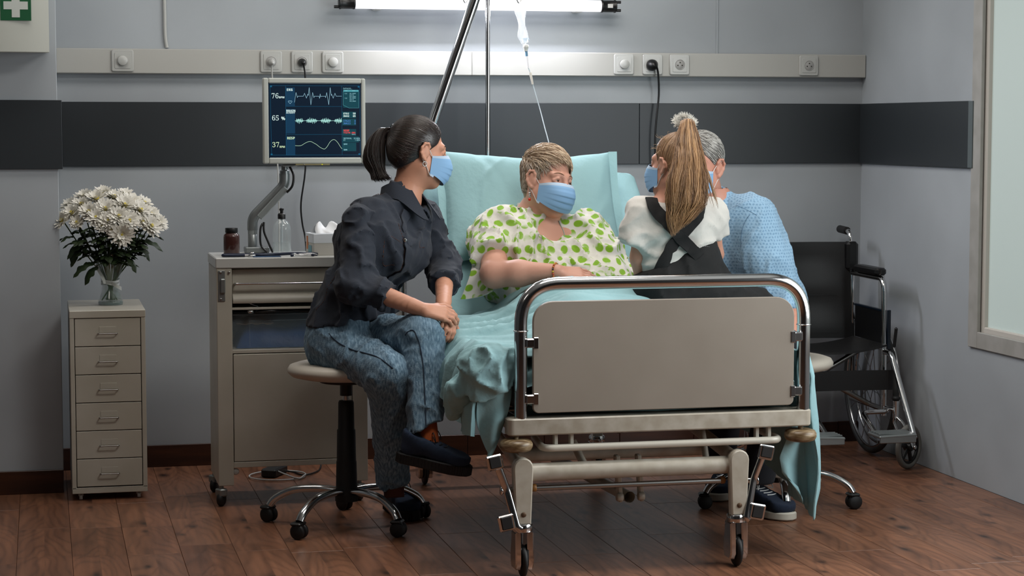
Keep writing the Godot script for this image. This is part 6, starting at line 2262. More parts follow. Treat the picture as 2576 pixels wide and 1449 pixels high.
# shoe: heel-to-toe along f, standing on up
func shoe(t: Node3D, at: Vector3, f: Vector3, up: Vector3, s: float, upper: Material, sole: Material, sh: float, lace: Material) -> void:
	var B := look(f, up)
	var X := Transform3D(B.scaled(Vector3.ONE * s), at)
	var g := Geo.new()
	var half := [[-0.088, 0.0], [-0.085, 0.018], [-0.07, 0.031], [-0.03, 0.034], [0.02, 0.036], [0.07, 0.046], [0.11, 0.047], [0.145, 0.038], [0.165, 0.022], [0.172, 0.0]]
	var poly := PackedVector2Array()
	for e in half:
		poly.append(Vector2(e[1], e[0]))
	for k in range(half.size() - 2, 0, -1):
		poly.append(Vector2(-half[k][1], half[k][0]))
	g.extrude(poly, sh, X * Transform3D(Basis(Vector3.RIGHT, Vector3.BACK, Vector3.DOWN), Vector3(0, sh, 0)), 0.004)
	var m := poly.size()
	if sh > 0.03:
		for i in m:
			for k in 4:
				var q := poly[i].lerp(poly[(i + 1) % m], k / 4.0)
				g.tube(pts([X * Vector3(q.x, 0.004, q.y), X * Vector3(q.x, sh - 0.004, q.y)]), 0.0022, 4, false)
	var o := part(g, "shoe_sole", sole, t)
	var b := Body.new()
	var P := func(x: float, y: float, z: float) -> Vector3: return X * Vector3(x, y, z)
	b.cap(P.call(0, sh + 0.018, 0.125), P.call(0, sh + 0.024, 0.06), 0.036 * s, 0.036 * s, 0.03)
	b.cap(P.call(-0.012, sh + 0.015, 0.12), P.call(0.012, sh + 0.015, 0.12), 0.034 * s, 0.034 * s, 0.02)
	b.cap(P.call(0, sh + 0.03, 0.06), P.call(0, sh + 0.04, 0.0), 0.034 * s, 0.036 * s, 0.03)
	b.cap(P.call(0, sh + 0.02, -0.045), P.call(0, sh + 0.06, -0.04), 0.035 * s, 0.034 * s, 0.03)
	b.cap(P.call(0, sh + 0.045, 0.0), P.call(0, sh + 0.07, -0.035), 0.036 * s, 0.036 * s, 0.03)
	b.cuts.append(Plane((B * Vector3(0, 1, 0.25)).normalized(), P.call(0, sh + 0.072, -0.035)))
	b.cuts.append(Plane(-(B * Vector3.UP), P.call(0, sh - 0.003, 0)))
	g = Geo.new()
	b.skin(g, 0.006)
	var u := part(g, "shoe_upper", upper, t)
	g = Geo.new()
	for k in 4:
		var z := 0.025 + k * 0.018
		seam(g, b, [P.call(-0.02, sh + 0.07, z), P.call(0.0, sh + 0.075, z + 0.004), P.call(0.02, sh + 0.07, z)], 0.0022, 4)
	g.tube(curve([P.call(0, sh + 0.075, 0.02), P.call(0.025, sh + 0.088, 0.03), P.call(0.034, sh + 0.06, 0.045), P.call(0.01, sh + 0.072, 0.026)], 5), 0.0018 * s, 5)
	g.tube(curve([P.call(0, sh + 0.075, 0.02), P.call(-0.025, sh + 0.088, 0.03), P.call(-0.034, sh + 0.06, 0.045), P.call(-0.01, sh + 0.072, 0.026)], 5), 0.0018 * s, 5)
	part(g, "laces", lace, u)

func folds(seed: int, freq: float, amp: float, stretch := Vector3(1, 1, 1)) -> Callable:
	var nz := FastNoiseLite.new()
	nz.seed = seed
	nz.frequency = freq
	nz.fractal_octaves = 1
	var n2 := FastNoiseLite.new()
	n2.seed = seed + 5
	n2.frequency = freq * 1.9
	n2.fractal_octaves = 1
	return func(p: Vector3) -> float:
		var q := p * stretch
		var a := nz.get_noise_3dv(q)
		var b := n2.get_noise_3dv(q)
		return exp(-a * a * 24.0) * amp + a * amp * 0.6 + exp(-b * b * 30.0) * amp * 0.28

func people() -> void:
	woman()
	patient()
	girl()
	man()

func woman() -> void:
	var t := thing("person", "dark-haired ponytailed person in dark denim shirt and jeans, legs crossed on stool", "person", Vector3.ZERO)
	var skin_m := mat(Color(0.73, 0.52, 0.42), 0.5)
	var sd := Vector3(-0.65, 0, 0.75).normalized()     # toward her right hand
	var fw := Vector3(0.75, 0, 0.65).normalized()
	var hips := Vector3(1.030, 0.662, -6.880)
	var waist := Vector3(1.055, 0.788, -6.890)
	var chest := Vector3(1.138, 0.968, -6.900)
	var neck := Vector3(1.227, 1.124, -6.930)
	var hc := Vector3(1.278, 1.285, -6.930)
	var B := look(Vector3(0.97, -0.16, -0.16), Vector3(-0.02, 1, 0))
	var shr := Vector3(1.032, 1.057, -6.790)
	var shl := Vector3(1.321, 1.053, -7.030)
	var elr := Vector3(1.017, 0.843, -6.700)
	var ell := Vector3(1.373, 0.873, -6.960)
	var wrr := Vector3(1.230, 0.762, -6.580)
	var wrl := Vector3(1.306, 0.767, -6.640)
	# skin: head, neck, hidden trunk, forearms, hands
	var b := Body.new()
	head(b, hc, B, 0.98, neck, 0.050)
	b.cap(neck + Vector3(0, -0.02, 0), chest, 0.046, 0.085, 0.05)
	b.cap(chest, waist, 0.085, 0.07, 0.05)
	b.cap(neck + Vector3(0, -0.07, 0), shr.lerp(neck, 0.25) + Vector3(0, -0.03, 0), 0.035, 0.03, 0.03)
	b.cap(neck + Vector3(0, -0.07, 0), shl.lerp(neck, 0.25) + Vector3(0, -0.03, 0), 0.035, 0.03, 0.03)
	b.cap(shr.lerp(neck, 0.2) + Vector3(0, -0.03, 0), elr, 0.032, 0.034, 0.02)
	b.cap(elr, wrr, 0.039, 0.0245, 0.02)
	b.cap(shl.lerp(neck, 0.2) + Vector3(0, -0.03, 0), ell, 0.032, 0.034, 0.02)
	b.cap(ell, wrl, 0.038, 0.0245, 0.02)
	var g := Geo.new()
	b.skin(g, 0.010, Vector3(0.8, 0.65, -7.2), Vector3(1.5, 1.16, -6.5))
	var hd := Body.new()
	head(hd, hc, B, 0.98, neck + Vector3(0, -0.02, 0), 0.050)
	hd.skin(g, 0.0032)
	var hb := Body.new()
	var hdir := Vector3(0.82, -0.12, 0.10)
	hb.cap(wrr - (wrr - elr).normalized() * 0.05, wrr, 0.0275, 0.0235, 0.02)
	hand(hb, wrr + Vector3(-0.01, 0, 0), hdir, Vector3(0.1, 0.75, 0.65), Vector3(0, 0.6, -0.5), 0.92, 0.65)
	hb.skin(g, 0.0034)
	hb = Body.new()
	hb.cap(wrl - (wrl - ell).normalized() * 0.05, wrl, 0.0275, 0.0235, 0.02)
	hand(hb, wrl, Vector3(0.05, -0.55, 0.75), Vector3(0.5, 0.6, 0.5), Vector3(0.8, 0.1, 0), 0.92, 0.7)
	hb.skin(g, 0.0034)
	part(g, "body", skin_m, t)
	eyes(t, hc, B, 0.98, Vector3(0, 0, 1), Color(0.10, 0.06, 0.04))
	brows(t, hc, B, 0.98, Color(0.07, 0.05, 0.04), hd)
	face_mask(t, hc, B, 0.98)
	# earring
	g = Geo.new()
	ringy(g, hc + B * Vector3(-0.080, -0.044, -0.001), Vector3(0.3, 0, 1), 0.008, 0.0016, 16, 6)
	part(g, "earring", M.steel, t)
	# hair drawn back into a tail
	var r := RandomNumberGenerator.new()
	r.seed = 3
	g = Geo.new()
	g.tint = Color(0.010, 0.007, 0.006)
	var cap := Body.new()
	cap.ball(hc + B * Vector3(0, 0.038, -0.018), Vector3(0.0765, 0.084, 0.096), B, 0.02)
	cap.ball(hc + B * Vector3(0, -0.010, -0.052), Vector3(0.064, 0.070, 0.058), B, 0.04)
	cap.cuts.append(Plane((B * Vector3(0, -0.42, 0.90)).normalized(), hc + B * Vector3(0, 0.082, 0.068)))
	cap.cuts.append(Plane((B * Vector3(0, -0.74, 0.67)).normalized(), hc + B * Vector3(0, -0.020, -0.012)))
	cap.skin(g, 0.0045)
	var cap0 := Body.new()
	cap0.ball(hc + B * Vector3(0, 0.038, -0.018), Vector3(0.0765, 0.084, 0.096), B, 0.02)
	cap0.ball(hc + B * Vector3(0, -0.010, -0.052), Vector3(0.064, 0.070, 0.058), B, 0.04)
	var root := Vector3(1.190, 1.354, -6.950)
	var d1 := (B.inverse() * (root - hc - B * Vector3(0, 0.038, -0.018))).normalized()
	for k in 2200:
		# start along the hairline, run over the skull to the tie
		var d0 := Vector3(r.randf_range(-1, 1), r.randf_range(-0.9, 1), r.randf_range(-0.9, 1.0)).normalized()
		if d0.z > 0.65 + 0.41 * d0.y or d0.z > 0.68 + 0.97 * d0.y:
			continue
		var ps := []
		for j in 6:
			var f := j / 5.0
			var d := d0.slerp(d1, f)
			ps.append(cap0.onto(hc + B * (Vector3(0, 0.030, -0.024) + d * Vector3(0.0772, 0.0848, 0.0968)), 0.0006 * r.randf(), 2))
		g.tint = tone(r, Color(0.010, 0.007, 0.006), Color(0.034, 0.022, 0.016))
		strand(g, ps, 0.0010, 3)
	part(g, "hair", hair_mat(), t, "dark brown hair combed back")
	g = Geo.new()
	var tb := Body.new()
	var tl := [root, Vector3(1.151, 1.345, -6.955), Vector3(1.129, 1.304, -6.955), Vector3(1.124, 1.252, -6.950), Vector3(1.135, 1.214, -6.945)]
	var tr := [0.017, 0.024, 0.032, 0.036, 0.026]
	for k in 4:
		tb.cap(tl[k], tl[k + 1], tr[k] * 0.8, tr[k + 1] * 0.8, 0.01)
	g.tint = Color(0.010, 0.007, 0.006)
	tb.skin(g, 0.006)
	for k in 800:
		var ps := []
		var ang := r.randf() * TAU
		var rad := sqrt(r.randf()) * 1.08
		for j in 5:
			var o: Vector3 = Vector3(cos(ang), sin(ang) * 0.6, sin(ang)) * rad * tr[j]
			ps.append((tl[j] as Vector3) + o)
		ps.append(Vector3(1.148, 1.189, -6.940) + Vector3(cos(ang) * 0.034, sin(ang) * 0.008 + r.randf_range(-0.006, 0.006), sin(ang) * 0.03) * rad)
		g.tint = tone(r, Color(0.012, 0.008, 0.007), Color(0.040, 0.025, 0.018))
		strand(g, ps, 0.0013, 3)
	part(g, "ponytail", hair_mat(), t)
	g = Geo.new()
	ringy(g, root + Vector3(0.002, 0, 0), Vector3(1, 0.1, 0), 0.016, 0.009, 20, 8)
	part(g, "hair_tie", M.black, t)
	# denim shirt
	var den := cloth_mat(Color.WHITE, M.fine, 9.0, 0.12, 0.85)
	den.albedo_texture = noise_tex(0.35, Color(0.045, 0.068, 0.105), Color(0.125, 0.165, 0.23), 61, 256, 3, Vector2(0.6, 1.6))
	var s := Body.new()
	s.cap(hips - sd * 0.07 + Vector3(0, 0.01, 0), hips + sd * 0.07, 0.114, 0.114, 0.06)
	s.cap(waist - sd * 0.055, waist + sd * 0.055, 0.105, 0.107, 0.06)
	s.cap(chest - sd * 0.070, chest + sd * 0.075, 0.118, 0.118, 0.06)
	s.cap(chest + fw * 0.055 - sd * 0.06 + Vector3(0, -0.02, 0), chest + fw * 0.055 + sd * 0.05 + Vector3(0, -0.02, 0), 0.088, 0.088, 0.05)
	s.cap(shr.lerp(shl, 0.2), shr.lerp(shl, 0.8), 0.068, 0.068, 0.05)
	s.cap(neck + Vector3(-0.01, -0.055, 0), neck + Vector3(-0.012, -0.005, 0), 0.080, 0.064, 0.04)
	var cr := elr.lerp(wrr, 0.46)
	var cl := ell.lerp(wrl, 0.42)
	var ra := Body.new()
	ra.cap(shr + Vector3(0.016, -0.008, -0.012), elr, 0.063, 0.056, 0.03)
	ra.cap(elr, cr, 0.058, 0.047, 0.03, Plane((wrr - elr).normalized(), cr))
	var la := Body.new()
	la.cap(shl + Vector3(-0.014, -0.006, 0.012), ell, 0.062, 0.053, 0.03)
	la.cap(ell, cl, 0.055, 0.049, 0.03, Plane((wrl - ell).normalized(), cl))
	s.holes.append([neck + B * Vector3(0, 0.0, 0.0) + fw * 0.035 + Vector3(0, 0.005, 0), 0.052, 0.01])
	s.cuts.append(Plane(Vector3(0.12, -1, 0.02).normalized(), Vector3(1.025, 0.706, -6.880)))
	s.bump = folds(7, 7.0, 0.012, Vector3(1.2, 0.8, 1.2))
	ra.bump = folds(8, 8.0, 0.010, Vector3(1.0, 1.5, 1.0))
	la.bump = folds(9, 8.0, 0.010, Vector3(1.0, 1.5, 1.0))
	g = Geo.new()
	s.skin(g, 0.0080)
	ra.skin(g, 0.0070)
	la.skin(g, 0.0075)
	var sh := part(g, "denim_shirt", den, t, "dark denim button-up shirt")
	# front band, buttons, pockets, stitching
	g = Geo.new()
	var band := [Vector3(1.241, 1.104, -6.800), Vector3(1.227, 1.046, -6.740), Vector3(1.219, 0.980, -6.720), Vector3(1.217, 0.912, -6.740), Vector3(1.187, 0.837, -6.760), Vector3(1.157, 0.756, -6.760)]
	ribbon(g, s, band, 0.034, 0.0035, 5)
	part(g, "button_band", den, sh)
	var bp := [Vector3(1.216, 0.994, -6.720), Vector3(1.218, 0.916, -6.740), Vector3(1.189, 0.850, -6.760)]
	for k in 3:
		g = Geo.new()
		var p: Vector3 = s.onto(bp[k], 0.006)
		var nn := s.grad(p, s.all())
		disc(g, p, nn, 0.0062, 0.003, 0.001, 14)
		part(g, "button", M.steel if k != 1 else mat(Color(0.2, 0.12, 0.08), 0.4), sh)
	var thr := mat(Color(0.30, 0.15, 0.06), 0.8)
	for a in [[Vector3(1.120, 1.009, -6.750), Vector3(1.153, 0.997, -6.730), Vector3(1.195, 0.980, -6.720)], [Vector3(1.120, 0.999, -6.750), Vector3(1.118, 0.913, -6.750), Vector3(1.153, 0.900, -6.730), Vector3(1.175, 0.903, -6.720)], [Vector3(1.269, 0.983, -6.800), Vector3(1.269, 0.959, -6.800), Vector3(1.292, 0.957, -6.820)], [Vector3(0.994, 0.938, -6.800), Vector3(0.976, 0.858, -6.800), Vector3(0.953, 0.790, -6.800), Vector3(0.929, 0.730, -6.800)], [Vector3(1.059, 1.146, -6.860), Vector3(1.104, 1.153, -6.880), Vector3(1.148, 1.165, -6.900)], [Vector3(1.210, 1.074, -6.730), Vector3(1.203, 0.980, -6.720), Vector3(1.199, 0.913, -6.730), Vector3(1.169, 0.831, -6.750)]]:
		g = Geo.new()
		seam(g, s, a, 0.0011, 8, true)
		part(g, "stitching", thr, sh)
	# collar
	g = Geo.new()
	var cb := look(fw + Vector3(0, 0.35, 0), Vector3.UP)
	g.grid(32, 6, func(u, v):
		var a: float = lerpf(-2.75, 2.75, u)
		var front: float = smoothstep(1.7, 2.75, absf(a))
		var rr: float = lerpf(0.060, 0.088 + 0.014 * front, v)
		var yy: float = lerpf(0.052, -0.006, v) - front * (0.045 + 0.062 * v)
		return neck + Vector3(-0.006, 0.0, 0) + cb * Vector3(-sin(a) * rr, yy, -cos(a) * rr * 0.98), 0.004)
	part(g, "collar", den, sh)
	# cuffs
	for e in [[elr, wrr, 0.46, 0.0505], [ell, wrl, 0.42, 0.0525]]:
		var a: Vector3 = e[0]
		var w: Vector3 = e[1]
		g = Geo.new()
		g.tube(pts([a.lerp(w, e[2] - 0.14), a.lerp(w, e[2] - 0.12), a.lerp(w, e[2] + 0.005), a.lerp(w, e[2] + 0.01)]), PackedFloat32Array([e[3] - 0.004, e[3], e[3] - 0.001, e[3] - 0.006]), 22)
		part(g, "rolled_cuff", den, sh)
	# jeans
	var jm := cloth_mat(Color.WHITE, M.fine, 8.0, 0.1, 0.9)
	jm.albedo_texture = noise_tex(0.09, Color(0.24, 0.345, 0.425), Color(0.50, 0.60, 0.665), 66, 256, 5, Vector2(1.4, 0.5), 6.0)
	tri(jm, 3.6)
	var hr := Vector3(0.972, 0.628, -6.820)
	var hl := Vector3(1.053, 0.625, -6.960)
	var kr := Vector3(1.102, 0.560, -6.560)
	var kl := Vector3(1.226, 0.672, -6.600)
	var ar := Vector3(1.154, 0.161, -6.760)
	var al := Vector3(1.212, 0.360, -6.460)
	var j := Body.new()
	j.cap(hr, hl, 0.094, 0.094, 0.06)
	j.cap(hr, kr, 0.090, 0.070, 0.05)
	j.cap(kr, ar, 0.066, 0.052, 0.04, Plane((ar - kr).normalized(), ar))
	j.cap(hips + Vector3(0, 0.02, 0) - sd * 0.05, hips + Vector3(0, 0.02, 0) + sd * 0.05, 0.104, 0.104, 0.05)
	var jl := Body.new()
	jl.cap(hl, kl, 0.092, 0.072, 0.03)
	jl.cap(kl, kl.lerp(al, 0.3), 0.070, 0.062, 0.03)
	jl.cap(kl.lerp(al, 0.3), al, 0.062, 0.053, 0.03, Plane(Vector3(0.35, -1, 0.1).normalized(), al.lerp(kl, 0.11)))
	j.bump = folds(17, 8.0, 0.008)
	jl.bump = folds(18, 8.0, 0.008)
	g = Geo.new()
	j.skin(g, 0.0085)
	jl.skin(g, 0.0075)
	var jn := part(g, "jeans", jm, t, "light acid-washed blue jeans")
	var sm := mat(Color(0.10, 0.16, 0.23), 0.9)
	for a in [[Vector3(1.079, 0.702, -6.500), Vector3(1.152, 0.718, -6.500), Vector3(1.185, 0.687, -6.500), Vector3(1.197, 0.620, -6.450), Vector3(1.196, 0.522, -6.400), Vector3(1.200, 0.393, -6.400)], [Vector3(0.911, 0.693, -6.700), Vector3(0.968, 0.643, -6.680), Vector3(1.049, 0.601, -6.600), Vector3(1.105, 0.578, -6.500)]]:
		g = Geo.new()
		seam(g, jl if (a[0] as Vector3).z > -6.6 else j, a, 0.0022, 8)
		part(g, "seam", sm, jn)
	# ankle, sock and shoes
	g = Geo.new()
	g.tube(pts([al + (kl - al).normalized() * 0.07, al + Vector3(0.01, -0.05, 0.01)]), PackedFloat32Array([0.036, 0.034]), 16)
	part(g, "sock", mat(Color(0.60, 0.28, 0.09), 0.9), t, "orange ankle sock")
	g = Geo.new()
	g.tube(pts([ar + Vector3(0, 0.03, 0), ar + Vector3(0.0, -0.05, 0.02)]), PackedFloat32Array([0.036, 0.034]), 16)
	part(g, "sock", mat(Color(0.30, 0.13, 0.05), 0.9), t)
	var navy := cloth_mat(Color(0.12, 0.18, 0.265), M.fine, 10.0, 0.05, 0.95)
	shoe(t, Vector3(1.195, 0.263, -6.460), Vector3(0.86, -0.16, 0.42), Vector3(0.16, 0.97, 0.1), 0.98, navy, M.rubber, 0.036, M.black)
	shoe(t, Vector3(1.213, 0.002, -7.022), Vector3(0.16, -0.0, 0.98), Vector3(0, 1, 0), 0.98, navy, M.rubber, 0.036, M.black)
	M.skin_w = skin_m

func patient() -> void:
	var t := thing("person", "short-haired blond patient in green-dotted gown sitting up in the bed", "person", Vector3.ZERO)
	var skin_m := mat(Color(0.77, 0.57, 0.49), 0.5)
	var hc := Vector3(1.806, 1.167, -7.200)
	var B := look(Vector3(0.49, -0.02, 0.87), Vector3(0.20, 1, -0.05))
	var neck := Vector3(1.781, 1.033, -7.270)
	var shr := Vector3(1.605, 0.975, -7.200)
	var shl := Vector3(1.956, 0.960, -7.220)
	var chest := Vector3(1.787, 0.890, -7.160)
	var hips := Vector3(1.84, 0.74, -6.95)
	var elr := Vector3(1.547, 0.852, -6.940)
	var wrr := Vector3(1.740, 0.867, -6.800)
	var ell := Vector3(2.009, 0.840, -7.040)
	var wrl := Vector3(1.944, 0.797, -6.860)
	var b := Body.new()
	head(b, hc, B, 1.0, neck, 0.058)
	b.cap(neck, chest + Vector3(0, 0, -0.02), 0.07, 0.095, 0.06)
	b.cap(neck + Vector3(0, -0.03, 0), shr.lerp(neck, 0.15), 0.055, 0.05, 0.05)
	b.cap(neck + Vector3(0, -0.03, 0), shl.lerp(neck, 0.15), 0.055, 0.05, 0.05)
	b.cap(shr.lerp(shl, 0.35) + Vector3(0, -0.02, 0.03), shr.lerp(shl, 0.75) + Vector3(0, -0.02, 0.03), 0.068, 0.066, 0.06)
	b.cap(chest + Vector3(0, 0, -0.02), hips, 0.09, 0.09, 0.05)
	b.cap(shr, elr, 0.052, 0.047, 0.02)
	b.cap(elr, elr.lerp(wrr, 0.4), 0.049, 0.045, 0.02)
	b.cap(elr.lerp(wrr, 0.4), wrr, 0.045, 0.027, 0.02)
	b.cap(shl, ell, 0.052, 0.045, 0.02)
	b.cap(ell, wrl, 0.045, 0.027, 0.02)
	var g := Geo.new()
	b.skin(g, 0.0095, Vector3(1.4, 0.62, -7.5), Vector3(2.3, 1.10, -6.75))
	var hd := Body.new()
	head(hd, hc, B, 1.0, neck + Vector3(0, -0.02, 0), 0.058)
	hd.cap(hc + B * Vector3(0.0, -0.10, 0.045), neck.lerp(hc, 0.25) + B * Vector3(0, 0, 0.04), 0.026, 0.03, 0.03)
	hd.skin(g, 0.0032)
	var hb := Body.new()
	hb.cap(wrr - (wrr - elr).normalized() * 0.05, wrr, 0.033, 0.0265, 0.02)
	hand(hb, wrr, Vector3(0.95, -0.10, 0.12), Vector3(0, 0.8, 0.5), Vector3(0.2, 0.3, 0.7), 0.95, 0.25)
	hb.skin(g, 0.0036)
	hb = Body.new()
	hb.cap(wrl - (wrl - ell).normalized() * 0.05, wrl, 0.031, 0.0265, 0.02)
	hand(hb, wrl, Vector3(-0.3, -0.4, 0.75), Vector3(0.4, 0.6, 0.4), Vector3(-0.7, 0.2, 0), 0.95, 0.6)
	hb.skin(g, 0.0036)
	part(g, "body", skin_m, t)
	eyes(t, hc, B, 1.0, Vector3(0.15, 0.05, 1), Color(0.27, 0.19, 0.13))
	brows(t, hc, B, 1.0, Color(0.50, 0.36, 0.27), hd)
	face_mask(t, hc + B * Vector3(0, -0.004, 0), B, 0.985)
	# earring with an orange bead
	g = Geo.new()
	var er := hc + B * Vector3(-0.082, -0.040, -0.001)
	g.tube(curve([er, er + Vector3(0, -0.008, 0), er + Vector3(-0.001, -0.03, 0.002)], 4), 0.0012, 6)
	for k in 3:
		disc(g, er + Vector3(0, -0.014 - k * 0.006, 0.001), Vector3(0, 1, 0.4), 0.0045, 0.005, 0.002, 10)
	var eg := part(g, "earring", M.steel, t)
	g = Geo.new()
	var bb := Body.new()
	bb.ball(er + Vector3(-0.002, -0.038, 0.002), Vector3(0.0055, 0.006, 0.0055))
	bb.skin(g, 0.0018)
	part(g, "bead", mat(Color(0.75, 0.16, 0.02), 0.3), eg)
	# short layered hair swept to the front
	var r := RandomNumberGenerator.new()
	r.seed = 23
	g = Geo.new()
	g.tint = Color(0.24, 0.165, 0.10)
	var hcc := hc + B * Vector3(0, 0.045, -0.022)
	var cap := Body.new()
	cap.ball(hcc, Vector3(0.081, 0.090, 0.098), B, 0.02)
	cap.ball(hc + B * Vector3(0, -0.03, -0.050), Vector3(0.056, 0.066, 0.046), B, 0.04)
	cap.cuts.append(Plane((B * Vector3(-0.12, -0.50, 0.86)).normalized(), hc + B * Vector3(0, 0.070, 0.064)))
	cap.cuts.append(Plane((B * Vector3(0, -0.62, 0.78)).normalized(), hc + B * Vector3(0, -0.05, -0.032)))
	cap.skin(g, 0.0045)
	var cap1 := Body.new()
	cap1.ball(hcc, Vector3(0.081, 0.090, 0.098), B, 0.02)
	cap1.ball(hc + B * Vector3(0, -0.03, -0.050), Vector3(0.056, 0.066, 0.046), B, 0.04)
	for k in 3400:
		# roots over the whole scalp, combed forward from the crown and a little to her left
		var d := Vector3(r.randf_range(-1, 1), r.randf_range(-1.0, 1.0), r.randf_range(-1, 0.85)).normalized()
		if d.z > 0.66 + 0.5 * d.y:
			continue
		if d.y < -0.05 and d.z > -0.22 and not (d.z > 0.25 and d.z < 0.45 and d.y > -0.35):
			continue
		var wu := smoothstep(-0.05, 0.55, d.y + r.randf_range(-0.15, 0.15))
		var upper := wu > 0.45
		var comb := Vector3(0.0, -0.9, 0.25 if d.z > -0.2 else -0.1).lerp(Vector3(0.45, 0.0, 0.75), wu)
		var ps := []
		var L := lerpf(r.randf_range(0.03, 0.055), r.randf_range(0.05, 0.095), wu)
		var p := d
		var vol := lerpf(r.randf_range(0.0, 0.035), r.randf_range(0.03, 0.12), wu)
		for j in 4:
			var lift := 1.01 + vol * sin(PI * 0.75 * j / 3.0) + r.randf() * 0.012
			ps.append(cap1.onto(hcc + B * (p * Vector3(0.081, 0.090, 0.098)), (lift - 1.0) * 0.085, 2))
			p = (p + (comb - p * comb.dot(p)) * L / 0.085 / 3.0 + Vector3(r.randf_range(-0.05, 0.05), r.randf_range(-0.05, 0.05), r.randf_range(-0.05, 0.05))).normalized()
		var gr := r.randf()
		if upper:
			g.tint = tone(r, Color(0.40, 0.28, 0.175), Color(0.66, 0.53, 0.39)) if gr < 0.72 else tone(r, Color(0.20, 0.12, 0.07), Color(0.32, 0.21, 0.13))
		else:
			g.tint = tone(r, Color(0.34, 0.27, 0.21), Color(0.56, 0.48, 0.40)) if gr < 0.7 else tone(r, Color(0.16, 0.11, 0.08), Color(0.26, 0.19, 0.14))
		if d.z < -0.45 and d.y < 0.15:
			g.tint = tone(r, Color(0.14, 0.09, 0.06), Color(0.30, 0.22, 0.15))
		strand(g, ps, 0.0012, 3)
	# fringe over the far temple
	for k in 420:
		var a := r.randf_range(-0.5, 1.15)
		var q0 := Vector3(a * 0.6 + r.randf_range(-0.08, 0.08), 0.80, 0.42).normalized()
		var q3 := Vector3(0.22 + a * 0.55, 0.36 - 0.30 * maxf(a, 0.0) + r.randf_range(-0.08, 0.08), 0.86 - 0.30 * maxf(a, 0.0)).normalized()
		var ps := []
		for j in 4:
			var f := j / 3.0
			ps.append(hcc + B * (q0.slerp(q3, f) * Vector3(0.081, 0.090, 0.098) * (1.015 + 0.07 * sin(PI * 0.7 * f) + 0.012 * r.randf())))
		g.tint = tone(r, Color(0.44, 0.32, 0.20), Color(0.68, 0.56, 0.42))
		strand(g, ps, 0.0011, 4)
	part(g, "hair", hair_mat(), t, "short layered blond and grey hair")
	# gown
	var gm := cloth_mat(Color.WHITE, M.soft, 4.0, 0.2, 0.9)
	gm.albedo_texture = dots_tex(256, Color(0.80, 0.79, 0.76), Color(0.47, 0.64, 0.13), 19, 15.5, 5)
	tri(gm, 4.6)
	var s := Body.new()
	s.cap(shr.lerp(shl, 0.12) + Vector3(0, 0.0, 0), shr.lerp(shl, 0.88), 0.082, 0.082, 0.05)
	s.cap(chest + Vector3(-0.10, 0.0, 0.0), chest + Vector3(0.13, -0.02, 0.0), 0.150, 0.144, 0.07)
	s.cap(chest + Vector3(-0.08, -0.07, 0.02), hips + Vector3(-0.06, 0.0, -0.02), 0.135, 0.13, 0.06)
	s.cap(chest + Vector3(0.12, -0.08, 0.02), hips + Vector3(0.12, 0.0, -0.02), 0.13, 0.13, 0.06)
	s.cap(neck + Vector3(0, -0.05, -0.01), neck + Vector3(-0.02, -0.025, -0.02), 0.085, 0.072, 0.05)
	var slr := shr.lerp(elr, 0.66)
	s.cap(shr, slr, 0.080, 0.074, 0.05, Plane((elr - shr + Vector3(0.04, 0, 0.08)).normalized(), slr))
	var sll := shl.lerp(ell, 0.85)
	s.cap(shl, ell.lerp(wrl, 0.2), 0.076, 0.064, 0.05)
	s.holes.append([Vector3(1.797, 1.031, -7.070), 0.078, 0.012])
	s.holes.append([Vector3(1.874, 1.024, -7.080), 0.064, 0.012])
	s.holes.append([neck + Vector3(0.012, 0.035, 0.01), 0.062, 0.015])
	s.bump = folds(29, 6.0, 0.018, Vector3(1.5, 0.7, 1.0))
	g = Geo.new()
	s.skin(g, 0.0088)
	# loose back panel that falls out beside her arm
	g.grid(14, 20, func(u, v):
		var top := Vector3(1.521, 0.943, -7.120).lerp(Vector3(1.578, 0.914, -7.050), u)
		var low := Vector3(1.437, 0.762, -7.000).lerp(Vector3(1.541, 0.791, -6.960), u)
		return top.lerp(low, v) + Vector3(0.0, -0.012 * sin(PI * u), 0.018 * sin(u * 5.0 + v * 3.0) + 0.02 * sin(PI * v)), 0.003)
	var gw := part(g, "patient_gown", gm, t, "white gown with lime green dots")
	g = Geo.new()
	seam(g, b, [Vector3(1.855, 1.026, -7.100), Vector3(1.862, 1.006, -7.080), Vector3(1.864, 0.984, -7.060)], 0.0018, 4)
	part(g, "bra_strap", mat(Color(0.58, 0.63, 0.60), 0.7), t)
	# beaded bracelet
	g = Geo.new()
	var wb := yto(wrr - elr)
	var bc := wrr.lerp(elr, 0.02)
	var cols := [Color(0.45, 0.08, 0.03), Color(0.55, 0.35, 0.04), Color(0.06, 0.03, 0.02), Color(0.5, 0.15, 0.03)]
	for k in 22:
		var a := TAU * k / 22.0
		g.tint = cols[k % 4]
		var sp := Body.new()
		sp.ball(bc + wb * Vector3(cos(a) * 0.030, 0, sin(a) * 0.030), Vector3.ONE * 0.0042)
		sp.skin(g, 0.0021)
	var bm := mat(Color.WHITE, 0.3)
	bm.vertex_color_use_as_albedo = true
	part(g, "bead_bracelet", bm, t)
	# phone under her hand
	var ph := thing("phone", "dark phone with pale edge lying by the patient's far hand", "phone", Vector3(1.934, 0.794, -6.820))
	g = Geo.new()
	var pb := Basis(Vector3.UP, 0.6) * Basis(Vector3.RIGHT, 0.6)
	g.box(Vector3.ZERO, Vector3(0.068, 0.008, 0.14), 0.003, pb)
	part(g, "casing", mat(Color(0.7, 0.7, 0.7), 0.3), ph)
	g = Geo.new()
	g.box(pb * Vector3(0, 0.0045, 0), Vector3(0.062, 0.001, 0.13), 0.0003, pb)
	part(g, "screen", M.black, ph)

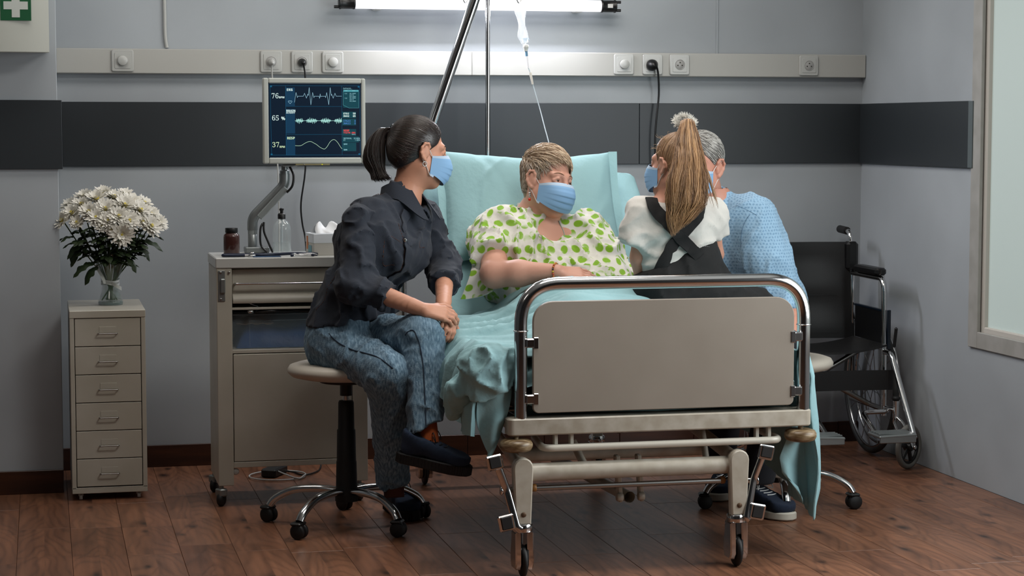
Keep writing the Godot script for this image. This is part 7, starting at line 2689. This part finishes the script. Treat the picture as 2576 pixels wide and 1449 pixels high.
func dots_tex(size: int, a: Color, c: Color, seed: int, rad: float, n: int) -> ImageTexture:
	var im := Image.create(size, size, false, Image.FORMAT_RGB8)
	im.fill(a)
	var r := RandomNumberGenerator.new()
	r.seed = seed
	var st := float(size) / n
	for j in n:
		for i in n:
			var cx := (i + 0.5 + (0.25 if j % 2 else -0.25) + r.randf_range(-0.1, 0.1)) * st
			var cy := (j + 0.5 + r.randf_range(-0.1, 0.1)) * st
			var ex := rad * r.randf_range(0.9, 1.25)
			var ey := rad * r.randf_range(0.62, 0.95)
			var th := r.randf() * PI
			for y in range(int(cy - rad * 1.4), int(cy + rad * 1.4) + 1):
				for x in range(int(cx - rad * 1.4), int(cx + rad * 1.4) + 1):
					var q := Vector2(x - cx, y - cy).rotated(th)
					var e := Vector2(q.x / ex, q.y / ey).length()
					if e < 1.0:
						im.set_pixel(posmod(x, size), posmod(y, size), c)
					elif e < 1.12:
						im.set_pixel(posmod(x, size), posmod(y, size), c.lerp(a, 0.5))
	return ImageTexture.create_from_image(im)

func girl() -> void:
	var t := thing("person", "child with long ponytail in white tee and black overalls, seen from behind", "person", Vector3.ZERO)
	var skin_m := mat(Color(0.76, 0.55, 0.46), 0.5)
	var hc := Vector3(2.101, 1.239, -6.600)
	var B := look(Vector3(-0.52, 0.02, -0.85), Vector3(0.03, 1, 0.06))
	var neck := Vector3(2.107, 1.135, -6.600)
	var shl := Vector3(1.981, 1.082, -6.600)
	var shr := Vector3(2.249, 1.073, -6.640)
	var chest := Vector3(2.108, 1.009, -6.600)
	var waist := Vector3(2.110, 0.879, -6.610)
	var hips := Vector3(2.135, 0.780, -6.620)
	var ell := Vector3(1.979, 0.922, -6.620)
	var wrl := Vector3(2.015, 0.754, -6.660)
	var elr := Vector3(2.283, 0.926, -6.700)
	var wrr := Vector3(2.290, 0.846, -6.850)
	var b := Body.new()
	head(b, hc, B, 0.90, neck, 0.041)
	b.cap(neck, chest, 0.045, 0.07, 0.03)
	b.cap(chest, waist, 0.07, 0.06, 0.03)
	b.cap(waist, hips, 0.06, 0.07, 0.03)
	b.cap(shl.lerp(neck, 0.2), shr.lerp(neck, 0.2), 0.035, 0.035, 0.04)
	b.cap(shl, ell, 0.030, 0.026, 0.02)
	b.cap(ell, wrl, 0.027, 0.019, 0.02)
	b.cap(shr, elr, 0.030, 0.026, 0.02)
	b.cap(elr, wrr, 0.026, 0.018, 0.02)
	var g := Geo.new()
	b.skin(g, 0.0095, Vector3(1.8, 0.68, -6.95), Vector3(2.45, 1.17, -6.4))
	var hd := Body.new()
	head(hd, hc, B, 0.90, neck + Vector3(0, -0.02, 0), 0.041, 0.9)
	hd.skin(g, 0.0036)
	for e in [[wrl, ell, Vector3(0.1, -0.9, 0.1), Vector3(-0.7, 0.2, 0.5)], [wrr, elr, Vector3(-0.5, -0.3, -0.6), Vector3(0, 0.9, 0.2)]]:
		var hb := Body.new()
		hand(hb, e[0], e[2], e[3], Vector3(0.3, 0.2, -0.7), 0.72, 0.4)
		hb.skin(g, 0.0038)
	part(g, "body", skin_m, t)
	eyes(t, hc, B, 0.90, Vector3(0, 0, 1), Color(0.15, 0.1, 0.07))
	face_mask(t, hc, B, 0.90)
	# hair
	var r := RandomNumberGenerator.new()
	r.seed = 41
	g = Geo.new()
	g.tint = Color(0.22, 0.125, 0.065)
	var hcc := hc + B * (Vector3(0, 0.038, -0.018) * 0.9)
	var cap := Body.new()
	cap.ball(hcc, Vector3(0.0765, 0.084, 0.095) * 0.91, B, 0.02)
	cap.ball(hc + B * Vector3(0, -0.012, -0.045), Vector3(0.055, 0.058, 0.052), B, 0.03)
	cap.cuts.append(Plane((B * Vector3(0, -0.42, 0.90)).normalized(), hc + B * Vector3(0, 0.072, 0.058)))
	cap.cuts.append(Plane((B * Vector3(0, -0.95, 0.30)).normalized(), hc + B * Vector3(0, -0.016, 0.0)))
	cap.skin(g, 0.0045)
	var root := Vector3(2.133, 1.370, -6.575)
	var d1 := (B.inverse() * (root - hcc)).normalized()
	for k in 1200:
		var d0 := Vector3(r.randf_range(-1, 1), r.randf_range(-0.8, 0.6), r.randf_range(-1, 0.75)).normalized()
		if d0.z > 0.62 + 0.41 * d0.y or d0.z > 1.6 + 2.8 * d0.y:
			continue
		var ps := []
		for j in 6:
			var d := d0.slerp(d1, j / 5.0)
			ps.append(hcc + B * (d * Vector3(0.0765, 0.084, 0.095) * 0.918 * (1.0 + 0.022 * r.randf() + 0.03 * pow(j / 5.0, 3.0))))
		g.tint = tone(r, Color(0.13, 0.070, 0.036), Color(0.38, 0.235, 0.13))
		strand(g, ps, 0.0011, 3)
	# loose wisps
	for k in 60:
		var d0 := Vector3(r.randf_range(-0.3, 1), r.randf_range(-0.2, 1), r.randf_range(-0.8, 0.6)).normalized()
		var p := hcc + B * (d0 * 0.076)
		var o := B * (d0 + Vector3(r.randf_range(-0.6, 0.6), r.randf_range(-0.8, 0.3), r.randf_range(-0.6, 0.6)))
		g.tint = tone(r, Color(0.35, 0.22, 0.12), Color(0.5, 0.34, 0.2))
		strand(g, [p, p + o * 0.014, p + o * 0.02 + Vector3(r.randf_range(-0.012, 0.012), r.randf_range(-0.014, 0.006), 0)], 0.0005, 4)
	part(g, "hair", hair_mat(), t, "light brown hair pulled up high")
	g = Geo.new()
	var mid := [root + Vector3(0, 0.012, 0.012), Vector3(2.123, 1.327, -6.530), Vector3(2.120, 1.258, -6.505), Vector3(2.111, 1.184, -6.490), Vector3(2.106, 1.115, -6.485), Vector3(2.085, 1.062, -6.485)]
	var wd := [0.020, 0.036, 0.050, 0.066, 0.064, 0.038]
	for k in 2000:
		var ps := []
		var u := r.randf_range(-1, 1)
		var w := r.randf_range(-0.9, 1.0)
		var ph := r.randf() * TAU
		var lastp := 6 if r.randf() < 0.55 else 5
		ps.append(root + Vector3(u * 0.010, 0.002 * w, -0.018))
		for j in lastp:
			var x: float = u * wd[j] * (1.0 + 0.05 * r.randf()) + (0.002 + 0.0016 * j) * sin(j * 1.9 + ph)
			ps.append((mid[j] as Vector3) + Vector3(x, r.randf_range(-0.006, 0.006) + (0.008 * (1.0 - u * u) if j == 0 else 0.0), w * wd[j] * 0.44 * sqrt(maxf(0.05, 1.0 - u * u * 0.85)) + 0.005 * sin(j * 2.3 + ph + u * 7.0)))
		if lastp == 6:
			ps.append((mid[5] as Vector3) + Vector3(u * 0.024 + r.randf_range(-0.014, 0.0), -0.022 - r.randf() * 0.02 + u * 0.02, w * 0.01))
		var lk := 0.5 + 0.5 * sin(u * 11.0 + w * 3.0)
		g.tint = tone(r, Color(0.085, 0.038, 0.017), Color(0.26, 0.14, 0.062)).lerp(tone(r, Color(0.22, 0.115, 0.05), Color(0.50, 0.30, 0.145)), lk)
		strand(g, ps, 0.0013, 3)
	# thin side locks
	for k in 26:
		var e := k % 2
		var top := Vector3(2.162, 1.281, -6.520) if e == 0 else Vector3(2.089, 1.261, -6.520)
		var m2 := Vector3(2.190, 1.194, -6.510) if e == 0 else Vector3(2.062, 1.188, -6.510)
		var low := Vector3(2.216, 1.120, -6.520) if e == 0 else Vector3(2.051, 1.144, -6.520)
		var j := Vector3(r.randf_range(-0.010, 0.010), r.randf_range(-0.02, 0.02), r.randf_range(-0.006, 0.006))
		g.tint = tone(r, Color(0.24, 0.13, 0.06), Color(0.46, 0.28, 0.15))
		strand(g, [top + j * 0.5, m2 + j, low + j * 1.4], 0.0015, 5)
	part(g, "ponytail", hair_mat(), t)
	g = Geo.new()
	# fluffy white hair tie
	var wc := root + Vector3(-0.002, 0.012, -0.014)
	for k in 900:
		var a := r.randf() * TAU
		var q := r.randf() * TAU
		var rd := Vector3(cos(a), 0.35 * sin(a) + 0.25 * cos(a) * 0.0, sin(a))
		var base := wc + Vector3(cos(a) * 0.032, 0.002 - sin(a) * 0.020, sin(a) * 0.018)
		var o := (Vector3(cos(a) * cos(q), sin(q) * 0.9 + 0.25, sin(a) * cos(q)) + Vector3(r.randf_range(-0.3, 0.3), r.randf_range(-0.3, 0.3), r.randf_range(-0.3, 0.3))).normalized()
		g.tube(pts([base, base + o * r.randf_range(0.010, 0.019)]), PackedFloat32Array([0.0016, 0.0003]), 3, false)
	part(g, "fluffy_hair_tie", mat(Color(0.86, 0.85, 0.82), 0.9), t, "fluffy white hair tie")
	# tee
	var wm := cloth_mat(Color(0.76, 0.75, 0.725), M.soft, 5.0, 0.15, 0.9)
	var s := Body.new()
	s.cap(shl.lerp(shr, 0.12) + Vector3(0, -0.008, 0), shl.lerp(shr, 0.88) + Vector3(0, -0.008, 0), 0.052, 0.052, 0.04)
	s.cap(chest + Vector3(-0.045, 0, 0), chest + Vector3(0.045, 0, 0), 0.084, 0.084, 0.06)
	s.cap(waist + Vector3(-0.04, 0.02, 0), waist + Vector3(0.045, 0.02, 0), 0.082, 0.082, 0.06)
	s.cap(hips + Vector3(-0.05, 0.05, 0), hips + Vector3(0.05, 0.05, 0), 0.085, 0.085, 0.05)
	s.cap(neck + Vector3(0, -0.04, 0), neck + Vector3(0, -0.002, 0), 0.054, 0.047, 0.03)
	var el2 := Vector3(1.942, 0.975, -6.590)
	var er2 := Vector3(2.277, 0.986, -6.660)
	s.cap(shl, el2, 0.050, 0.047, 0.03, Plane(Vector3(-0.3, -1, 0).normalized(), el2))
	s.cap(shr, er2, 0.050, 0.046, 0.03, Plane(Vector3(0.25, -1, 0).normalized(), er2))
	s.cuts.append(Plane(Vector3(0, 1, 0.0).normalized(), neck + Vector3(0, 0.022, 0)))
	s.bump = folds(51, 6.5, 0.007, Vector3(1, 1.4, 1))
	g = Geo.new()
	s.skin(g, 0.008)
	part(g, "tee_shirt", wm, t, "white short-sleeved tee")
	# overalls
	var om := cloth_mat(Color(0.022, 0.022, 0.025), M.fine, 8.0, 0.1, 0.85)
	var o := Body.new()
	var knee1 := Vector3(2.42, 0.735, -6.66)
	var knee2 := Vector3(2.40, 0.735, -6.80)
	o.cap(hips + Vector3(-0.06, 0.012, 0.0), hips + Vector3(0.075, 0.02, 0), 0.108, 0.112, 0.05)
	o.cap(waist + Vector3(-0.045, -0.03, 0.0), waist + Vector3(0.055, 0.04, 0), 0.101, 0.098, 0.05)
	o.cap(hips + Vector3(0.06, -0.005, 0.02), knee1, 0.090, 0.07, 0.04)
	o.cap(hips + Vector3(0.05, -0.005, -0.06), knee2, 0.090, 0.07, 0.04)
	o.cap(knee1, Vector3(2.53, 0.26, -6.62), 0.066, 0.05, 0.03)
	o.cap(knee2, Vector3(2.53, 0.26, -6.74), 0.066, 0.05, 0.03)
	o.cuts.append(Plane(Vector3(-0.55, 1, 0.0).normalized(), Vector3(2.081, 0.929, -6.520)))
	o.bump = folds(53, 7.0, 0.007)
	g = Geo.new()
	o.skin(g, 0.009)
	var ov := part(g, "overalls", om, t, "black overalls")
	g = Geo.new()
	ribbon(g, s, [Vector3(2.008, 1.137, -6.560), Vector3(2.012, 1.101, -6.520), Vector3(2.063, 1.028, -6.510), Vector3(2.124, 0.967, -6.505), Vector3(2.163, 0.933, -6.505)], 0.041, 0.0065, 6)
	part(g, "strap", om, ov)
	g = Geo.new()
	ribbon(g, s, [Vector3(2.184, 1.118, -6.560), Vector3(2.160, 1.073, -6.520), Vector3(2.111, 1.021, -6.508), Vector3(2.062, 0.961, -6.505), Vector3(2.011, 0.875, -6.510)], 0.040, 0.004, 6)
	part(g, "strap", om, ov)
	g = Geo.new()
	for e in [[Vector3(2.135, 0.970, -6.500), Vector3(2.144, 0.938, -6.500)], [Vector3(2.138, 0.975, -6.500), Vector3(2.203, 0.962, -6.530)]]:
		seam(g, o, [e[0], (e[0] + e[1]) * 0.5, e[1]], 0.0009, 5, true)
	part(g, "stitching", mat(Color(0.45, 0.45, 0.45), 0.8), ov)
	# shoes
	var wsm := mat(Color(0.72, 0.70, 0.67), 0.7)
	shoe(t, Vector3(2.535, 0.135, -6.66), Vector3(0.9, -0.1, 0.35), Vector3(0.1, 1, 0.0), 0.72, wsm, mat(Color(0.55, 0.50, 0.45), 0.7), 0.022, wsm)
	shoe(t, Vector3(2.535, 0.135, -6.78), Vector3(0.9, -0.1, 0.15), Vector3(0.1, 1, 0.0), 0.72, wsm, mat(Color(0.55, 0.50, 0.45), 0.7), 0.022, wsm)

func man() -> void:
	var t := thing("person", "grey-haired person in pale blue patterned shirt, half hidden behind the child", "person", Vector3.ZERO)
	var skin_m := mat(Color(0.74, 0.52, 0.44), 0.5)
	var hc := Vector3(2.271, 1.230, -6.860)
	var B := look(Vector3(-0.66, -0.08, 0.73), Vector3(0.05, 1, 0.02))
	var neck := Vector3(2.334, 1.095, -6.900)
	var shl := Vector3(2.460, 1.046, -6.820)
	var shr := Vector3(2.302, 1.020, -7.050)
	var chest := Vector3(2.436, 0.917, -6.930)
	var waist := Vector3(2.488, 0.738, -6.900)
	var hips := Vector3(2.53, 0.63, -6.92)
	var ell := Vector3(2.522, 0.786, -6.740)
	var wrl := Vector3(2.546, 0.699, -6.600)
	var elr := Vector3(2.286, 0.796, -6.950)
	var wrr := Vector3(2.187, 0.791, -6.850)
	var b := Body.new()
	head(b, hc, B, 1.02, neck, 0.062)
	b.cap(neck, chest, 0.07, 0.11, 0.05)
	b.cap(chest, waist, 0.11, 0.11, 0.05)
	b.cap(waist, hips, 0.11, 0.12, 0.05)
	b.cap(neck + Vector3(0, -0.03, 0), shl, 0.055, 0.045, 0.04)
	b.cap(neck + Vector3(0, -0.03, 0), shr, 0.055, 0.045, 0.04)
	b.cap(shl, ell, 0.05, 0.042, 0.02)
	b.cap(ell, wrl, 0.042, 0.028, 0.02)
	b.cap(shr, elr, 0.05, 0.042, 0.02)
	b.cap(elr, wrr, 0.042, 0.028, 0.02)
	var g := Geo.new()
	b.skin(g, 0.011, Vector3(2.05, 0.55, -7.2), Vector3(2.75, 1.14, -6.45))
	var hd := Body.new()
	head(hd, hc, B, 1.02, neck + Vector3(0, -0.02, 0), 0.062)
	hd.skin(g, 0.0038)
	for e in [[wrl, ell, Vector3(-0.2, -0.5, 0.8), Vector3(0.6, 0.6, 0.3)], [wrr, elr, Vector3(-0.6, -0.2, 0.4), Vector3(0, 0.9, 0.2)]]:
		var hb := Body.new()
		hand(hb, e[0], e[2], e[3], Vector3(-0.6, 0.2, 0.3), 1.0, 0.45)
		hb.skin(g, 0.0042)
	part(g, "body", skin_m, t)
	eyes(t, hc, B, 1.02, Vector3(0, 0, 1), Color(0.15, 0.14, 0.12))
	brows(t, hc, B, 1.02, Color(0.4, 0.38, 0.35), hd)
	face_mask(t, hc, B, 1.02)
	var r := RandomNumberGenerator.new()
	r.seed = 71
	g = Geo.new()
	g.tint = Color(0.15, 0.145, 0.135)
	var hcc := hc + B * Vector3(0, 0.038, -0.02)
	var cap := Body.new()
	cap.ball(hcc, Vector3(0.078, 0.086, 0.098), B, 0.02)
	cap.ball(hc + B * Vector3(0, -0.02, -0.055), Vector3(0.062, 0.062, 0.05), B, 0.03)
	cap.cuts.append(Plane((B * Vector3(0, -0.30, 0.95)).normalized(), hc + B * Vector3(0, 0.075, 0.064)))
	cap.cuts.append(Plane((B * Vector3(0, -0.70, 0.71)).normalized(), hc + B * Vector3(0, -0.028, -0.018)))
	cap.skin(g, 0.0045)
	for k in 1500:
		var d := Vector3(r.randf_range(-0.4, 1), r.randf_range(-0.7, 1.0), r.randf_range(-1, 0.8)).normalized()
		if d.z > 0.72 + 0.28 * d.y or d.z > 0.66 + 0.865 * d.y:
			continue
		var comb := Vector3(0.3, -0.5, -0.5)
		var ps := []
		var p := d
		for j in 4:
			ps.append(hcc + B * (p * Vector3(0.078, 0.086, 0.098) * (1.01 + 0.02 * r.randf())))
			p = (p + (comb - p * comb.dot(p)) * 0.14).normalized()
		g.tint = tone(r, Color(0.20, 0.19, 0.17), Color(0.52, 0.51, 0.48))
		strand(g, ps, 0.0011, 3)
	part(g, "hair", hair_mat(), t, "short grey hair")
	# shirt
	var bm := cloth_mat(Color.WHITE, M.soft, 4.0, 0.2, 0.9)
	bm.albedo_texture = dots_tex(128, Color(0.54, 0.67, 0.765), Color(0.42, 0.56, 0.67), 5, 4.6, 8)
	tri(bm, 11.0)
	var s := Body.new()
	s.cap(shl.lerp(shr, 0.14), shr.lerp(shl, 0.2), 0.078, 0.075, 0.06)
	s.cap(neck + Vector3(0.01, -0.05, 0), neck + Vector3(0.006, -0.008, -0.005), 0.088, 0.070, 0.05)
	s.cap(chest + Vector3(0.05, 0.0, 0.04), chest + Vector3(-0.08, 0, -0.06), 0.135, 0.13, 0.07)
	s.cap(waist + Vector3(0.06, 0.0, 0.03), waist + Vector3(-0.06, 0, -0.03), 0.132, 0.13, 0.07)
	s.cap(shl + Vector3(0, -0.01, 0), shl.lerp(ell, 0.6), 0.082, 0.076, 0.05)
	s.cap(shl.lerp(ell, 0.6), ell, 0.076, 0.068, 0.04)
	var cf := ell.lerp(wrl, 0.80)
	s.cap(ell, cf, 0.066, 0.044, 0.03, Plane((wrl - ell).normalized(), cf))
	s.cap(shr, elr, 0.075, 0.062, 0.05)
	s.cap(elr, elr.lerp(wrr, 0.8), 0.058, 0.042, 0.03)
	s.holes.append([neck + Vector3(-0.02, 0.03, 0.02), 0.060, 0.012])
	s.bump = folds(81, 5.0, 0.010, Vector3(1.2, 0.8, 1.2))
	g = Geo.new()
	s.skin(g, 0.0095)
	var sh := part(g, "patterned_shirt", bm, t, "pale blue shirt with fine dots")
	g = Geo.new()
	var cb := look(Vector3(-0.66, 0.25, 0.73))
	g.grid(28, 5, func(u, v):
		var a: float = lerpf(-2.7, 2.7, u)
		var front: float = smoothstep(1.7, 2.7, absf(a))
		var rr: float = lerpf(0.068, 0.086, v)
		return neck + Vector3(0.004, 0.012, 0) + cb * Vector3(-sin(a) * rr, lerpf(0.03, -0.018, v) - front * 0.04, -cos(a) * rr), 0.004)
	part(g, "collar", bm, sh)
	g = Geo.new()
	seam(g, s, [Vector3(2.354, 1.117, -6.750), Vector3(2.391, 1.101, -6.730), Vector3(2.446, 1.061, -6.730)], 0.0007, 6)
	seam(g, s, [Vector3(2.412, 1.069, -6.720), Vector3(2.369, 1.007, -6.720), Vector3(2.358, 0.922, -6.740)], 0.0008, 6)
	part(g, "seam", mat(Color(0.27, 0.39, 0.50), 0.9), sh)
	# trousers and shoes
	var tm := cloth_mat(Color(0.035, 0.05, 0.085), M.fine, 8.0, 0.1, 0.9)
	var p := Body.new()
	var kl := Vector3(2.47, 0.60, -6.52)
	var kr := Vector3(2.36, 0.60, -6.74)
	var al := Vector3(2.416, 0.130, -6.621)
	var ar := Vector3(2.471, 0.130, -7.178)
	p.cap(hips + Vector3(-0.07, 0, 0.02), hips + Vector3(0.05, 0, -0.02), 0.115, 0.115, 0.05)
	p.cap(hips + Vector3(0.02, 0, 0.06), kl, 0.09, 0.075, 0.04)
	p.cap(hips + Vector3(-0.07, 0, 0.0), kr, 0.10, 0.08, 0.04)
	p.cap(kl, al, 0.075, 0.056, 0.03, Plane(Vector3.DOWN, al))
	p.cap(kr, ar, 0.075, 0.056, 0.03, Plane(Vector3.DOWN, ar))
	g = Geo.new()
	p.skin(g, 0.011)
	part(g, "trousers", tm, t, "navy trousers")
	var nm := cloth_mat(Color(0.08, 0.125, 0.20), M.fine, 10.0, 0.05, 0.95)
	var wt := mat(Color(0.72, 0.70, 0.65), 0.6)
	shoe(t, Vector3(2.451, 0.002, -6.735), Vector3(0.42, 0, 0.90), Vector3.UP, 1.08, nm, wt, 0.026, M.white)
	shoe(t, Vector3(2.483, 0.002, -7.129), Vector3(-0.55, 0, 0.84), Vector3.UP, 1.08, nm, wt, 0.026, M.white)
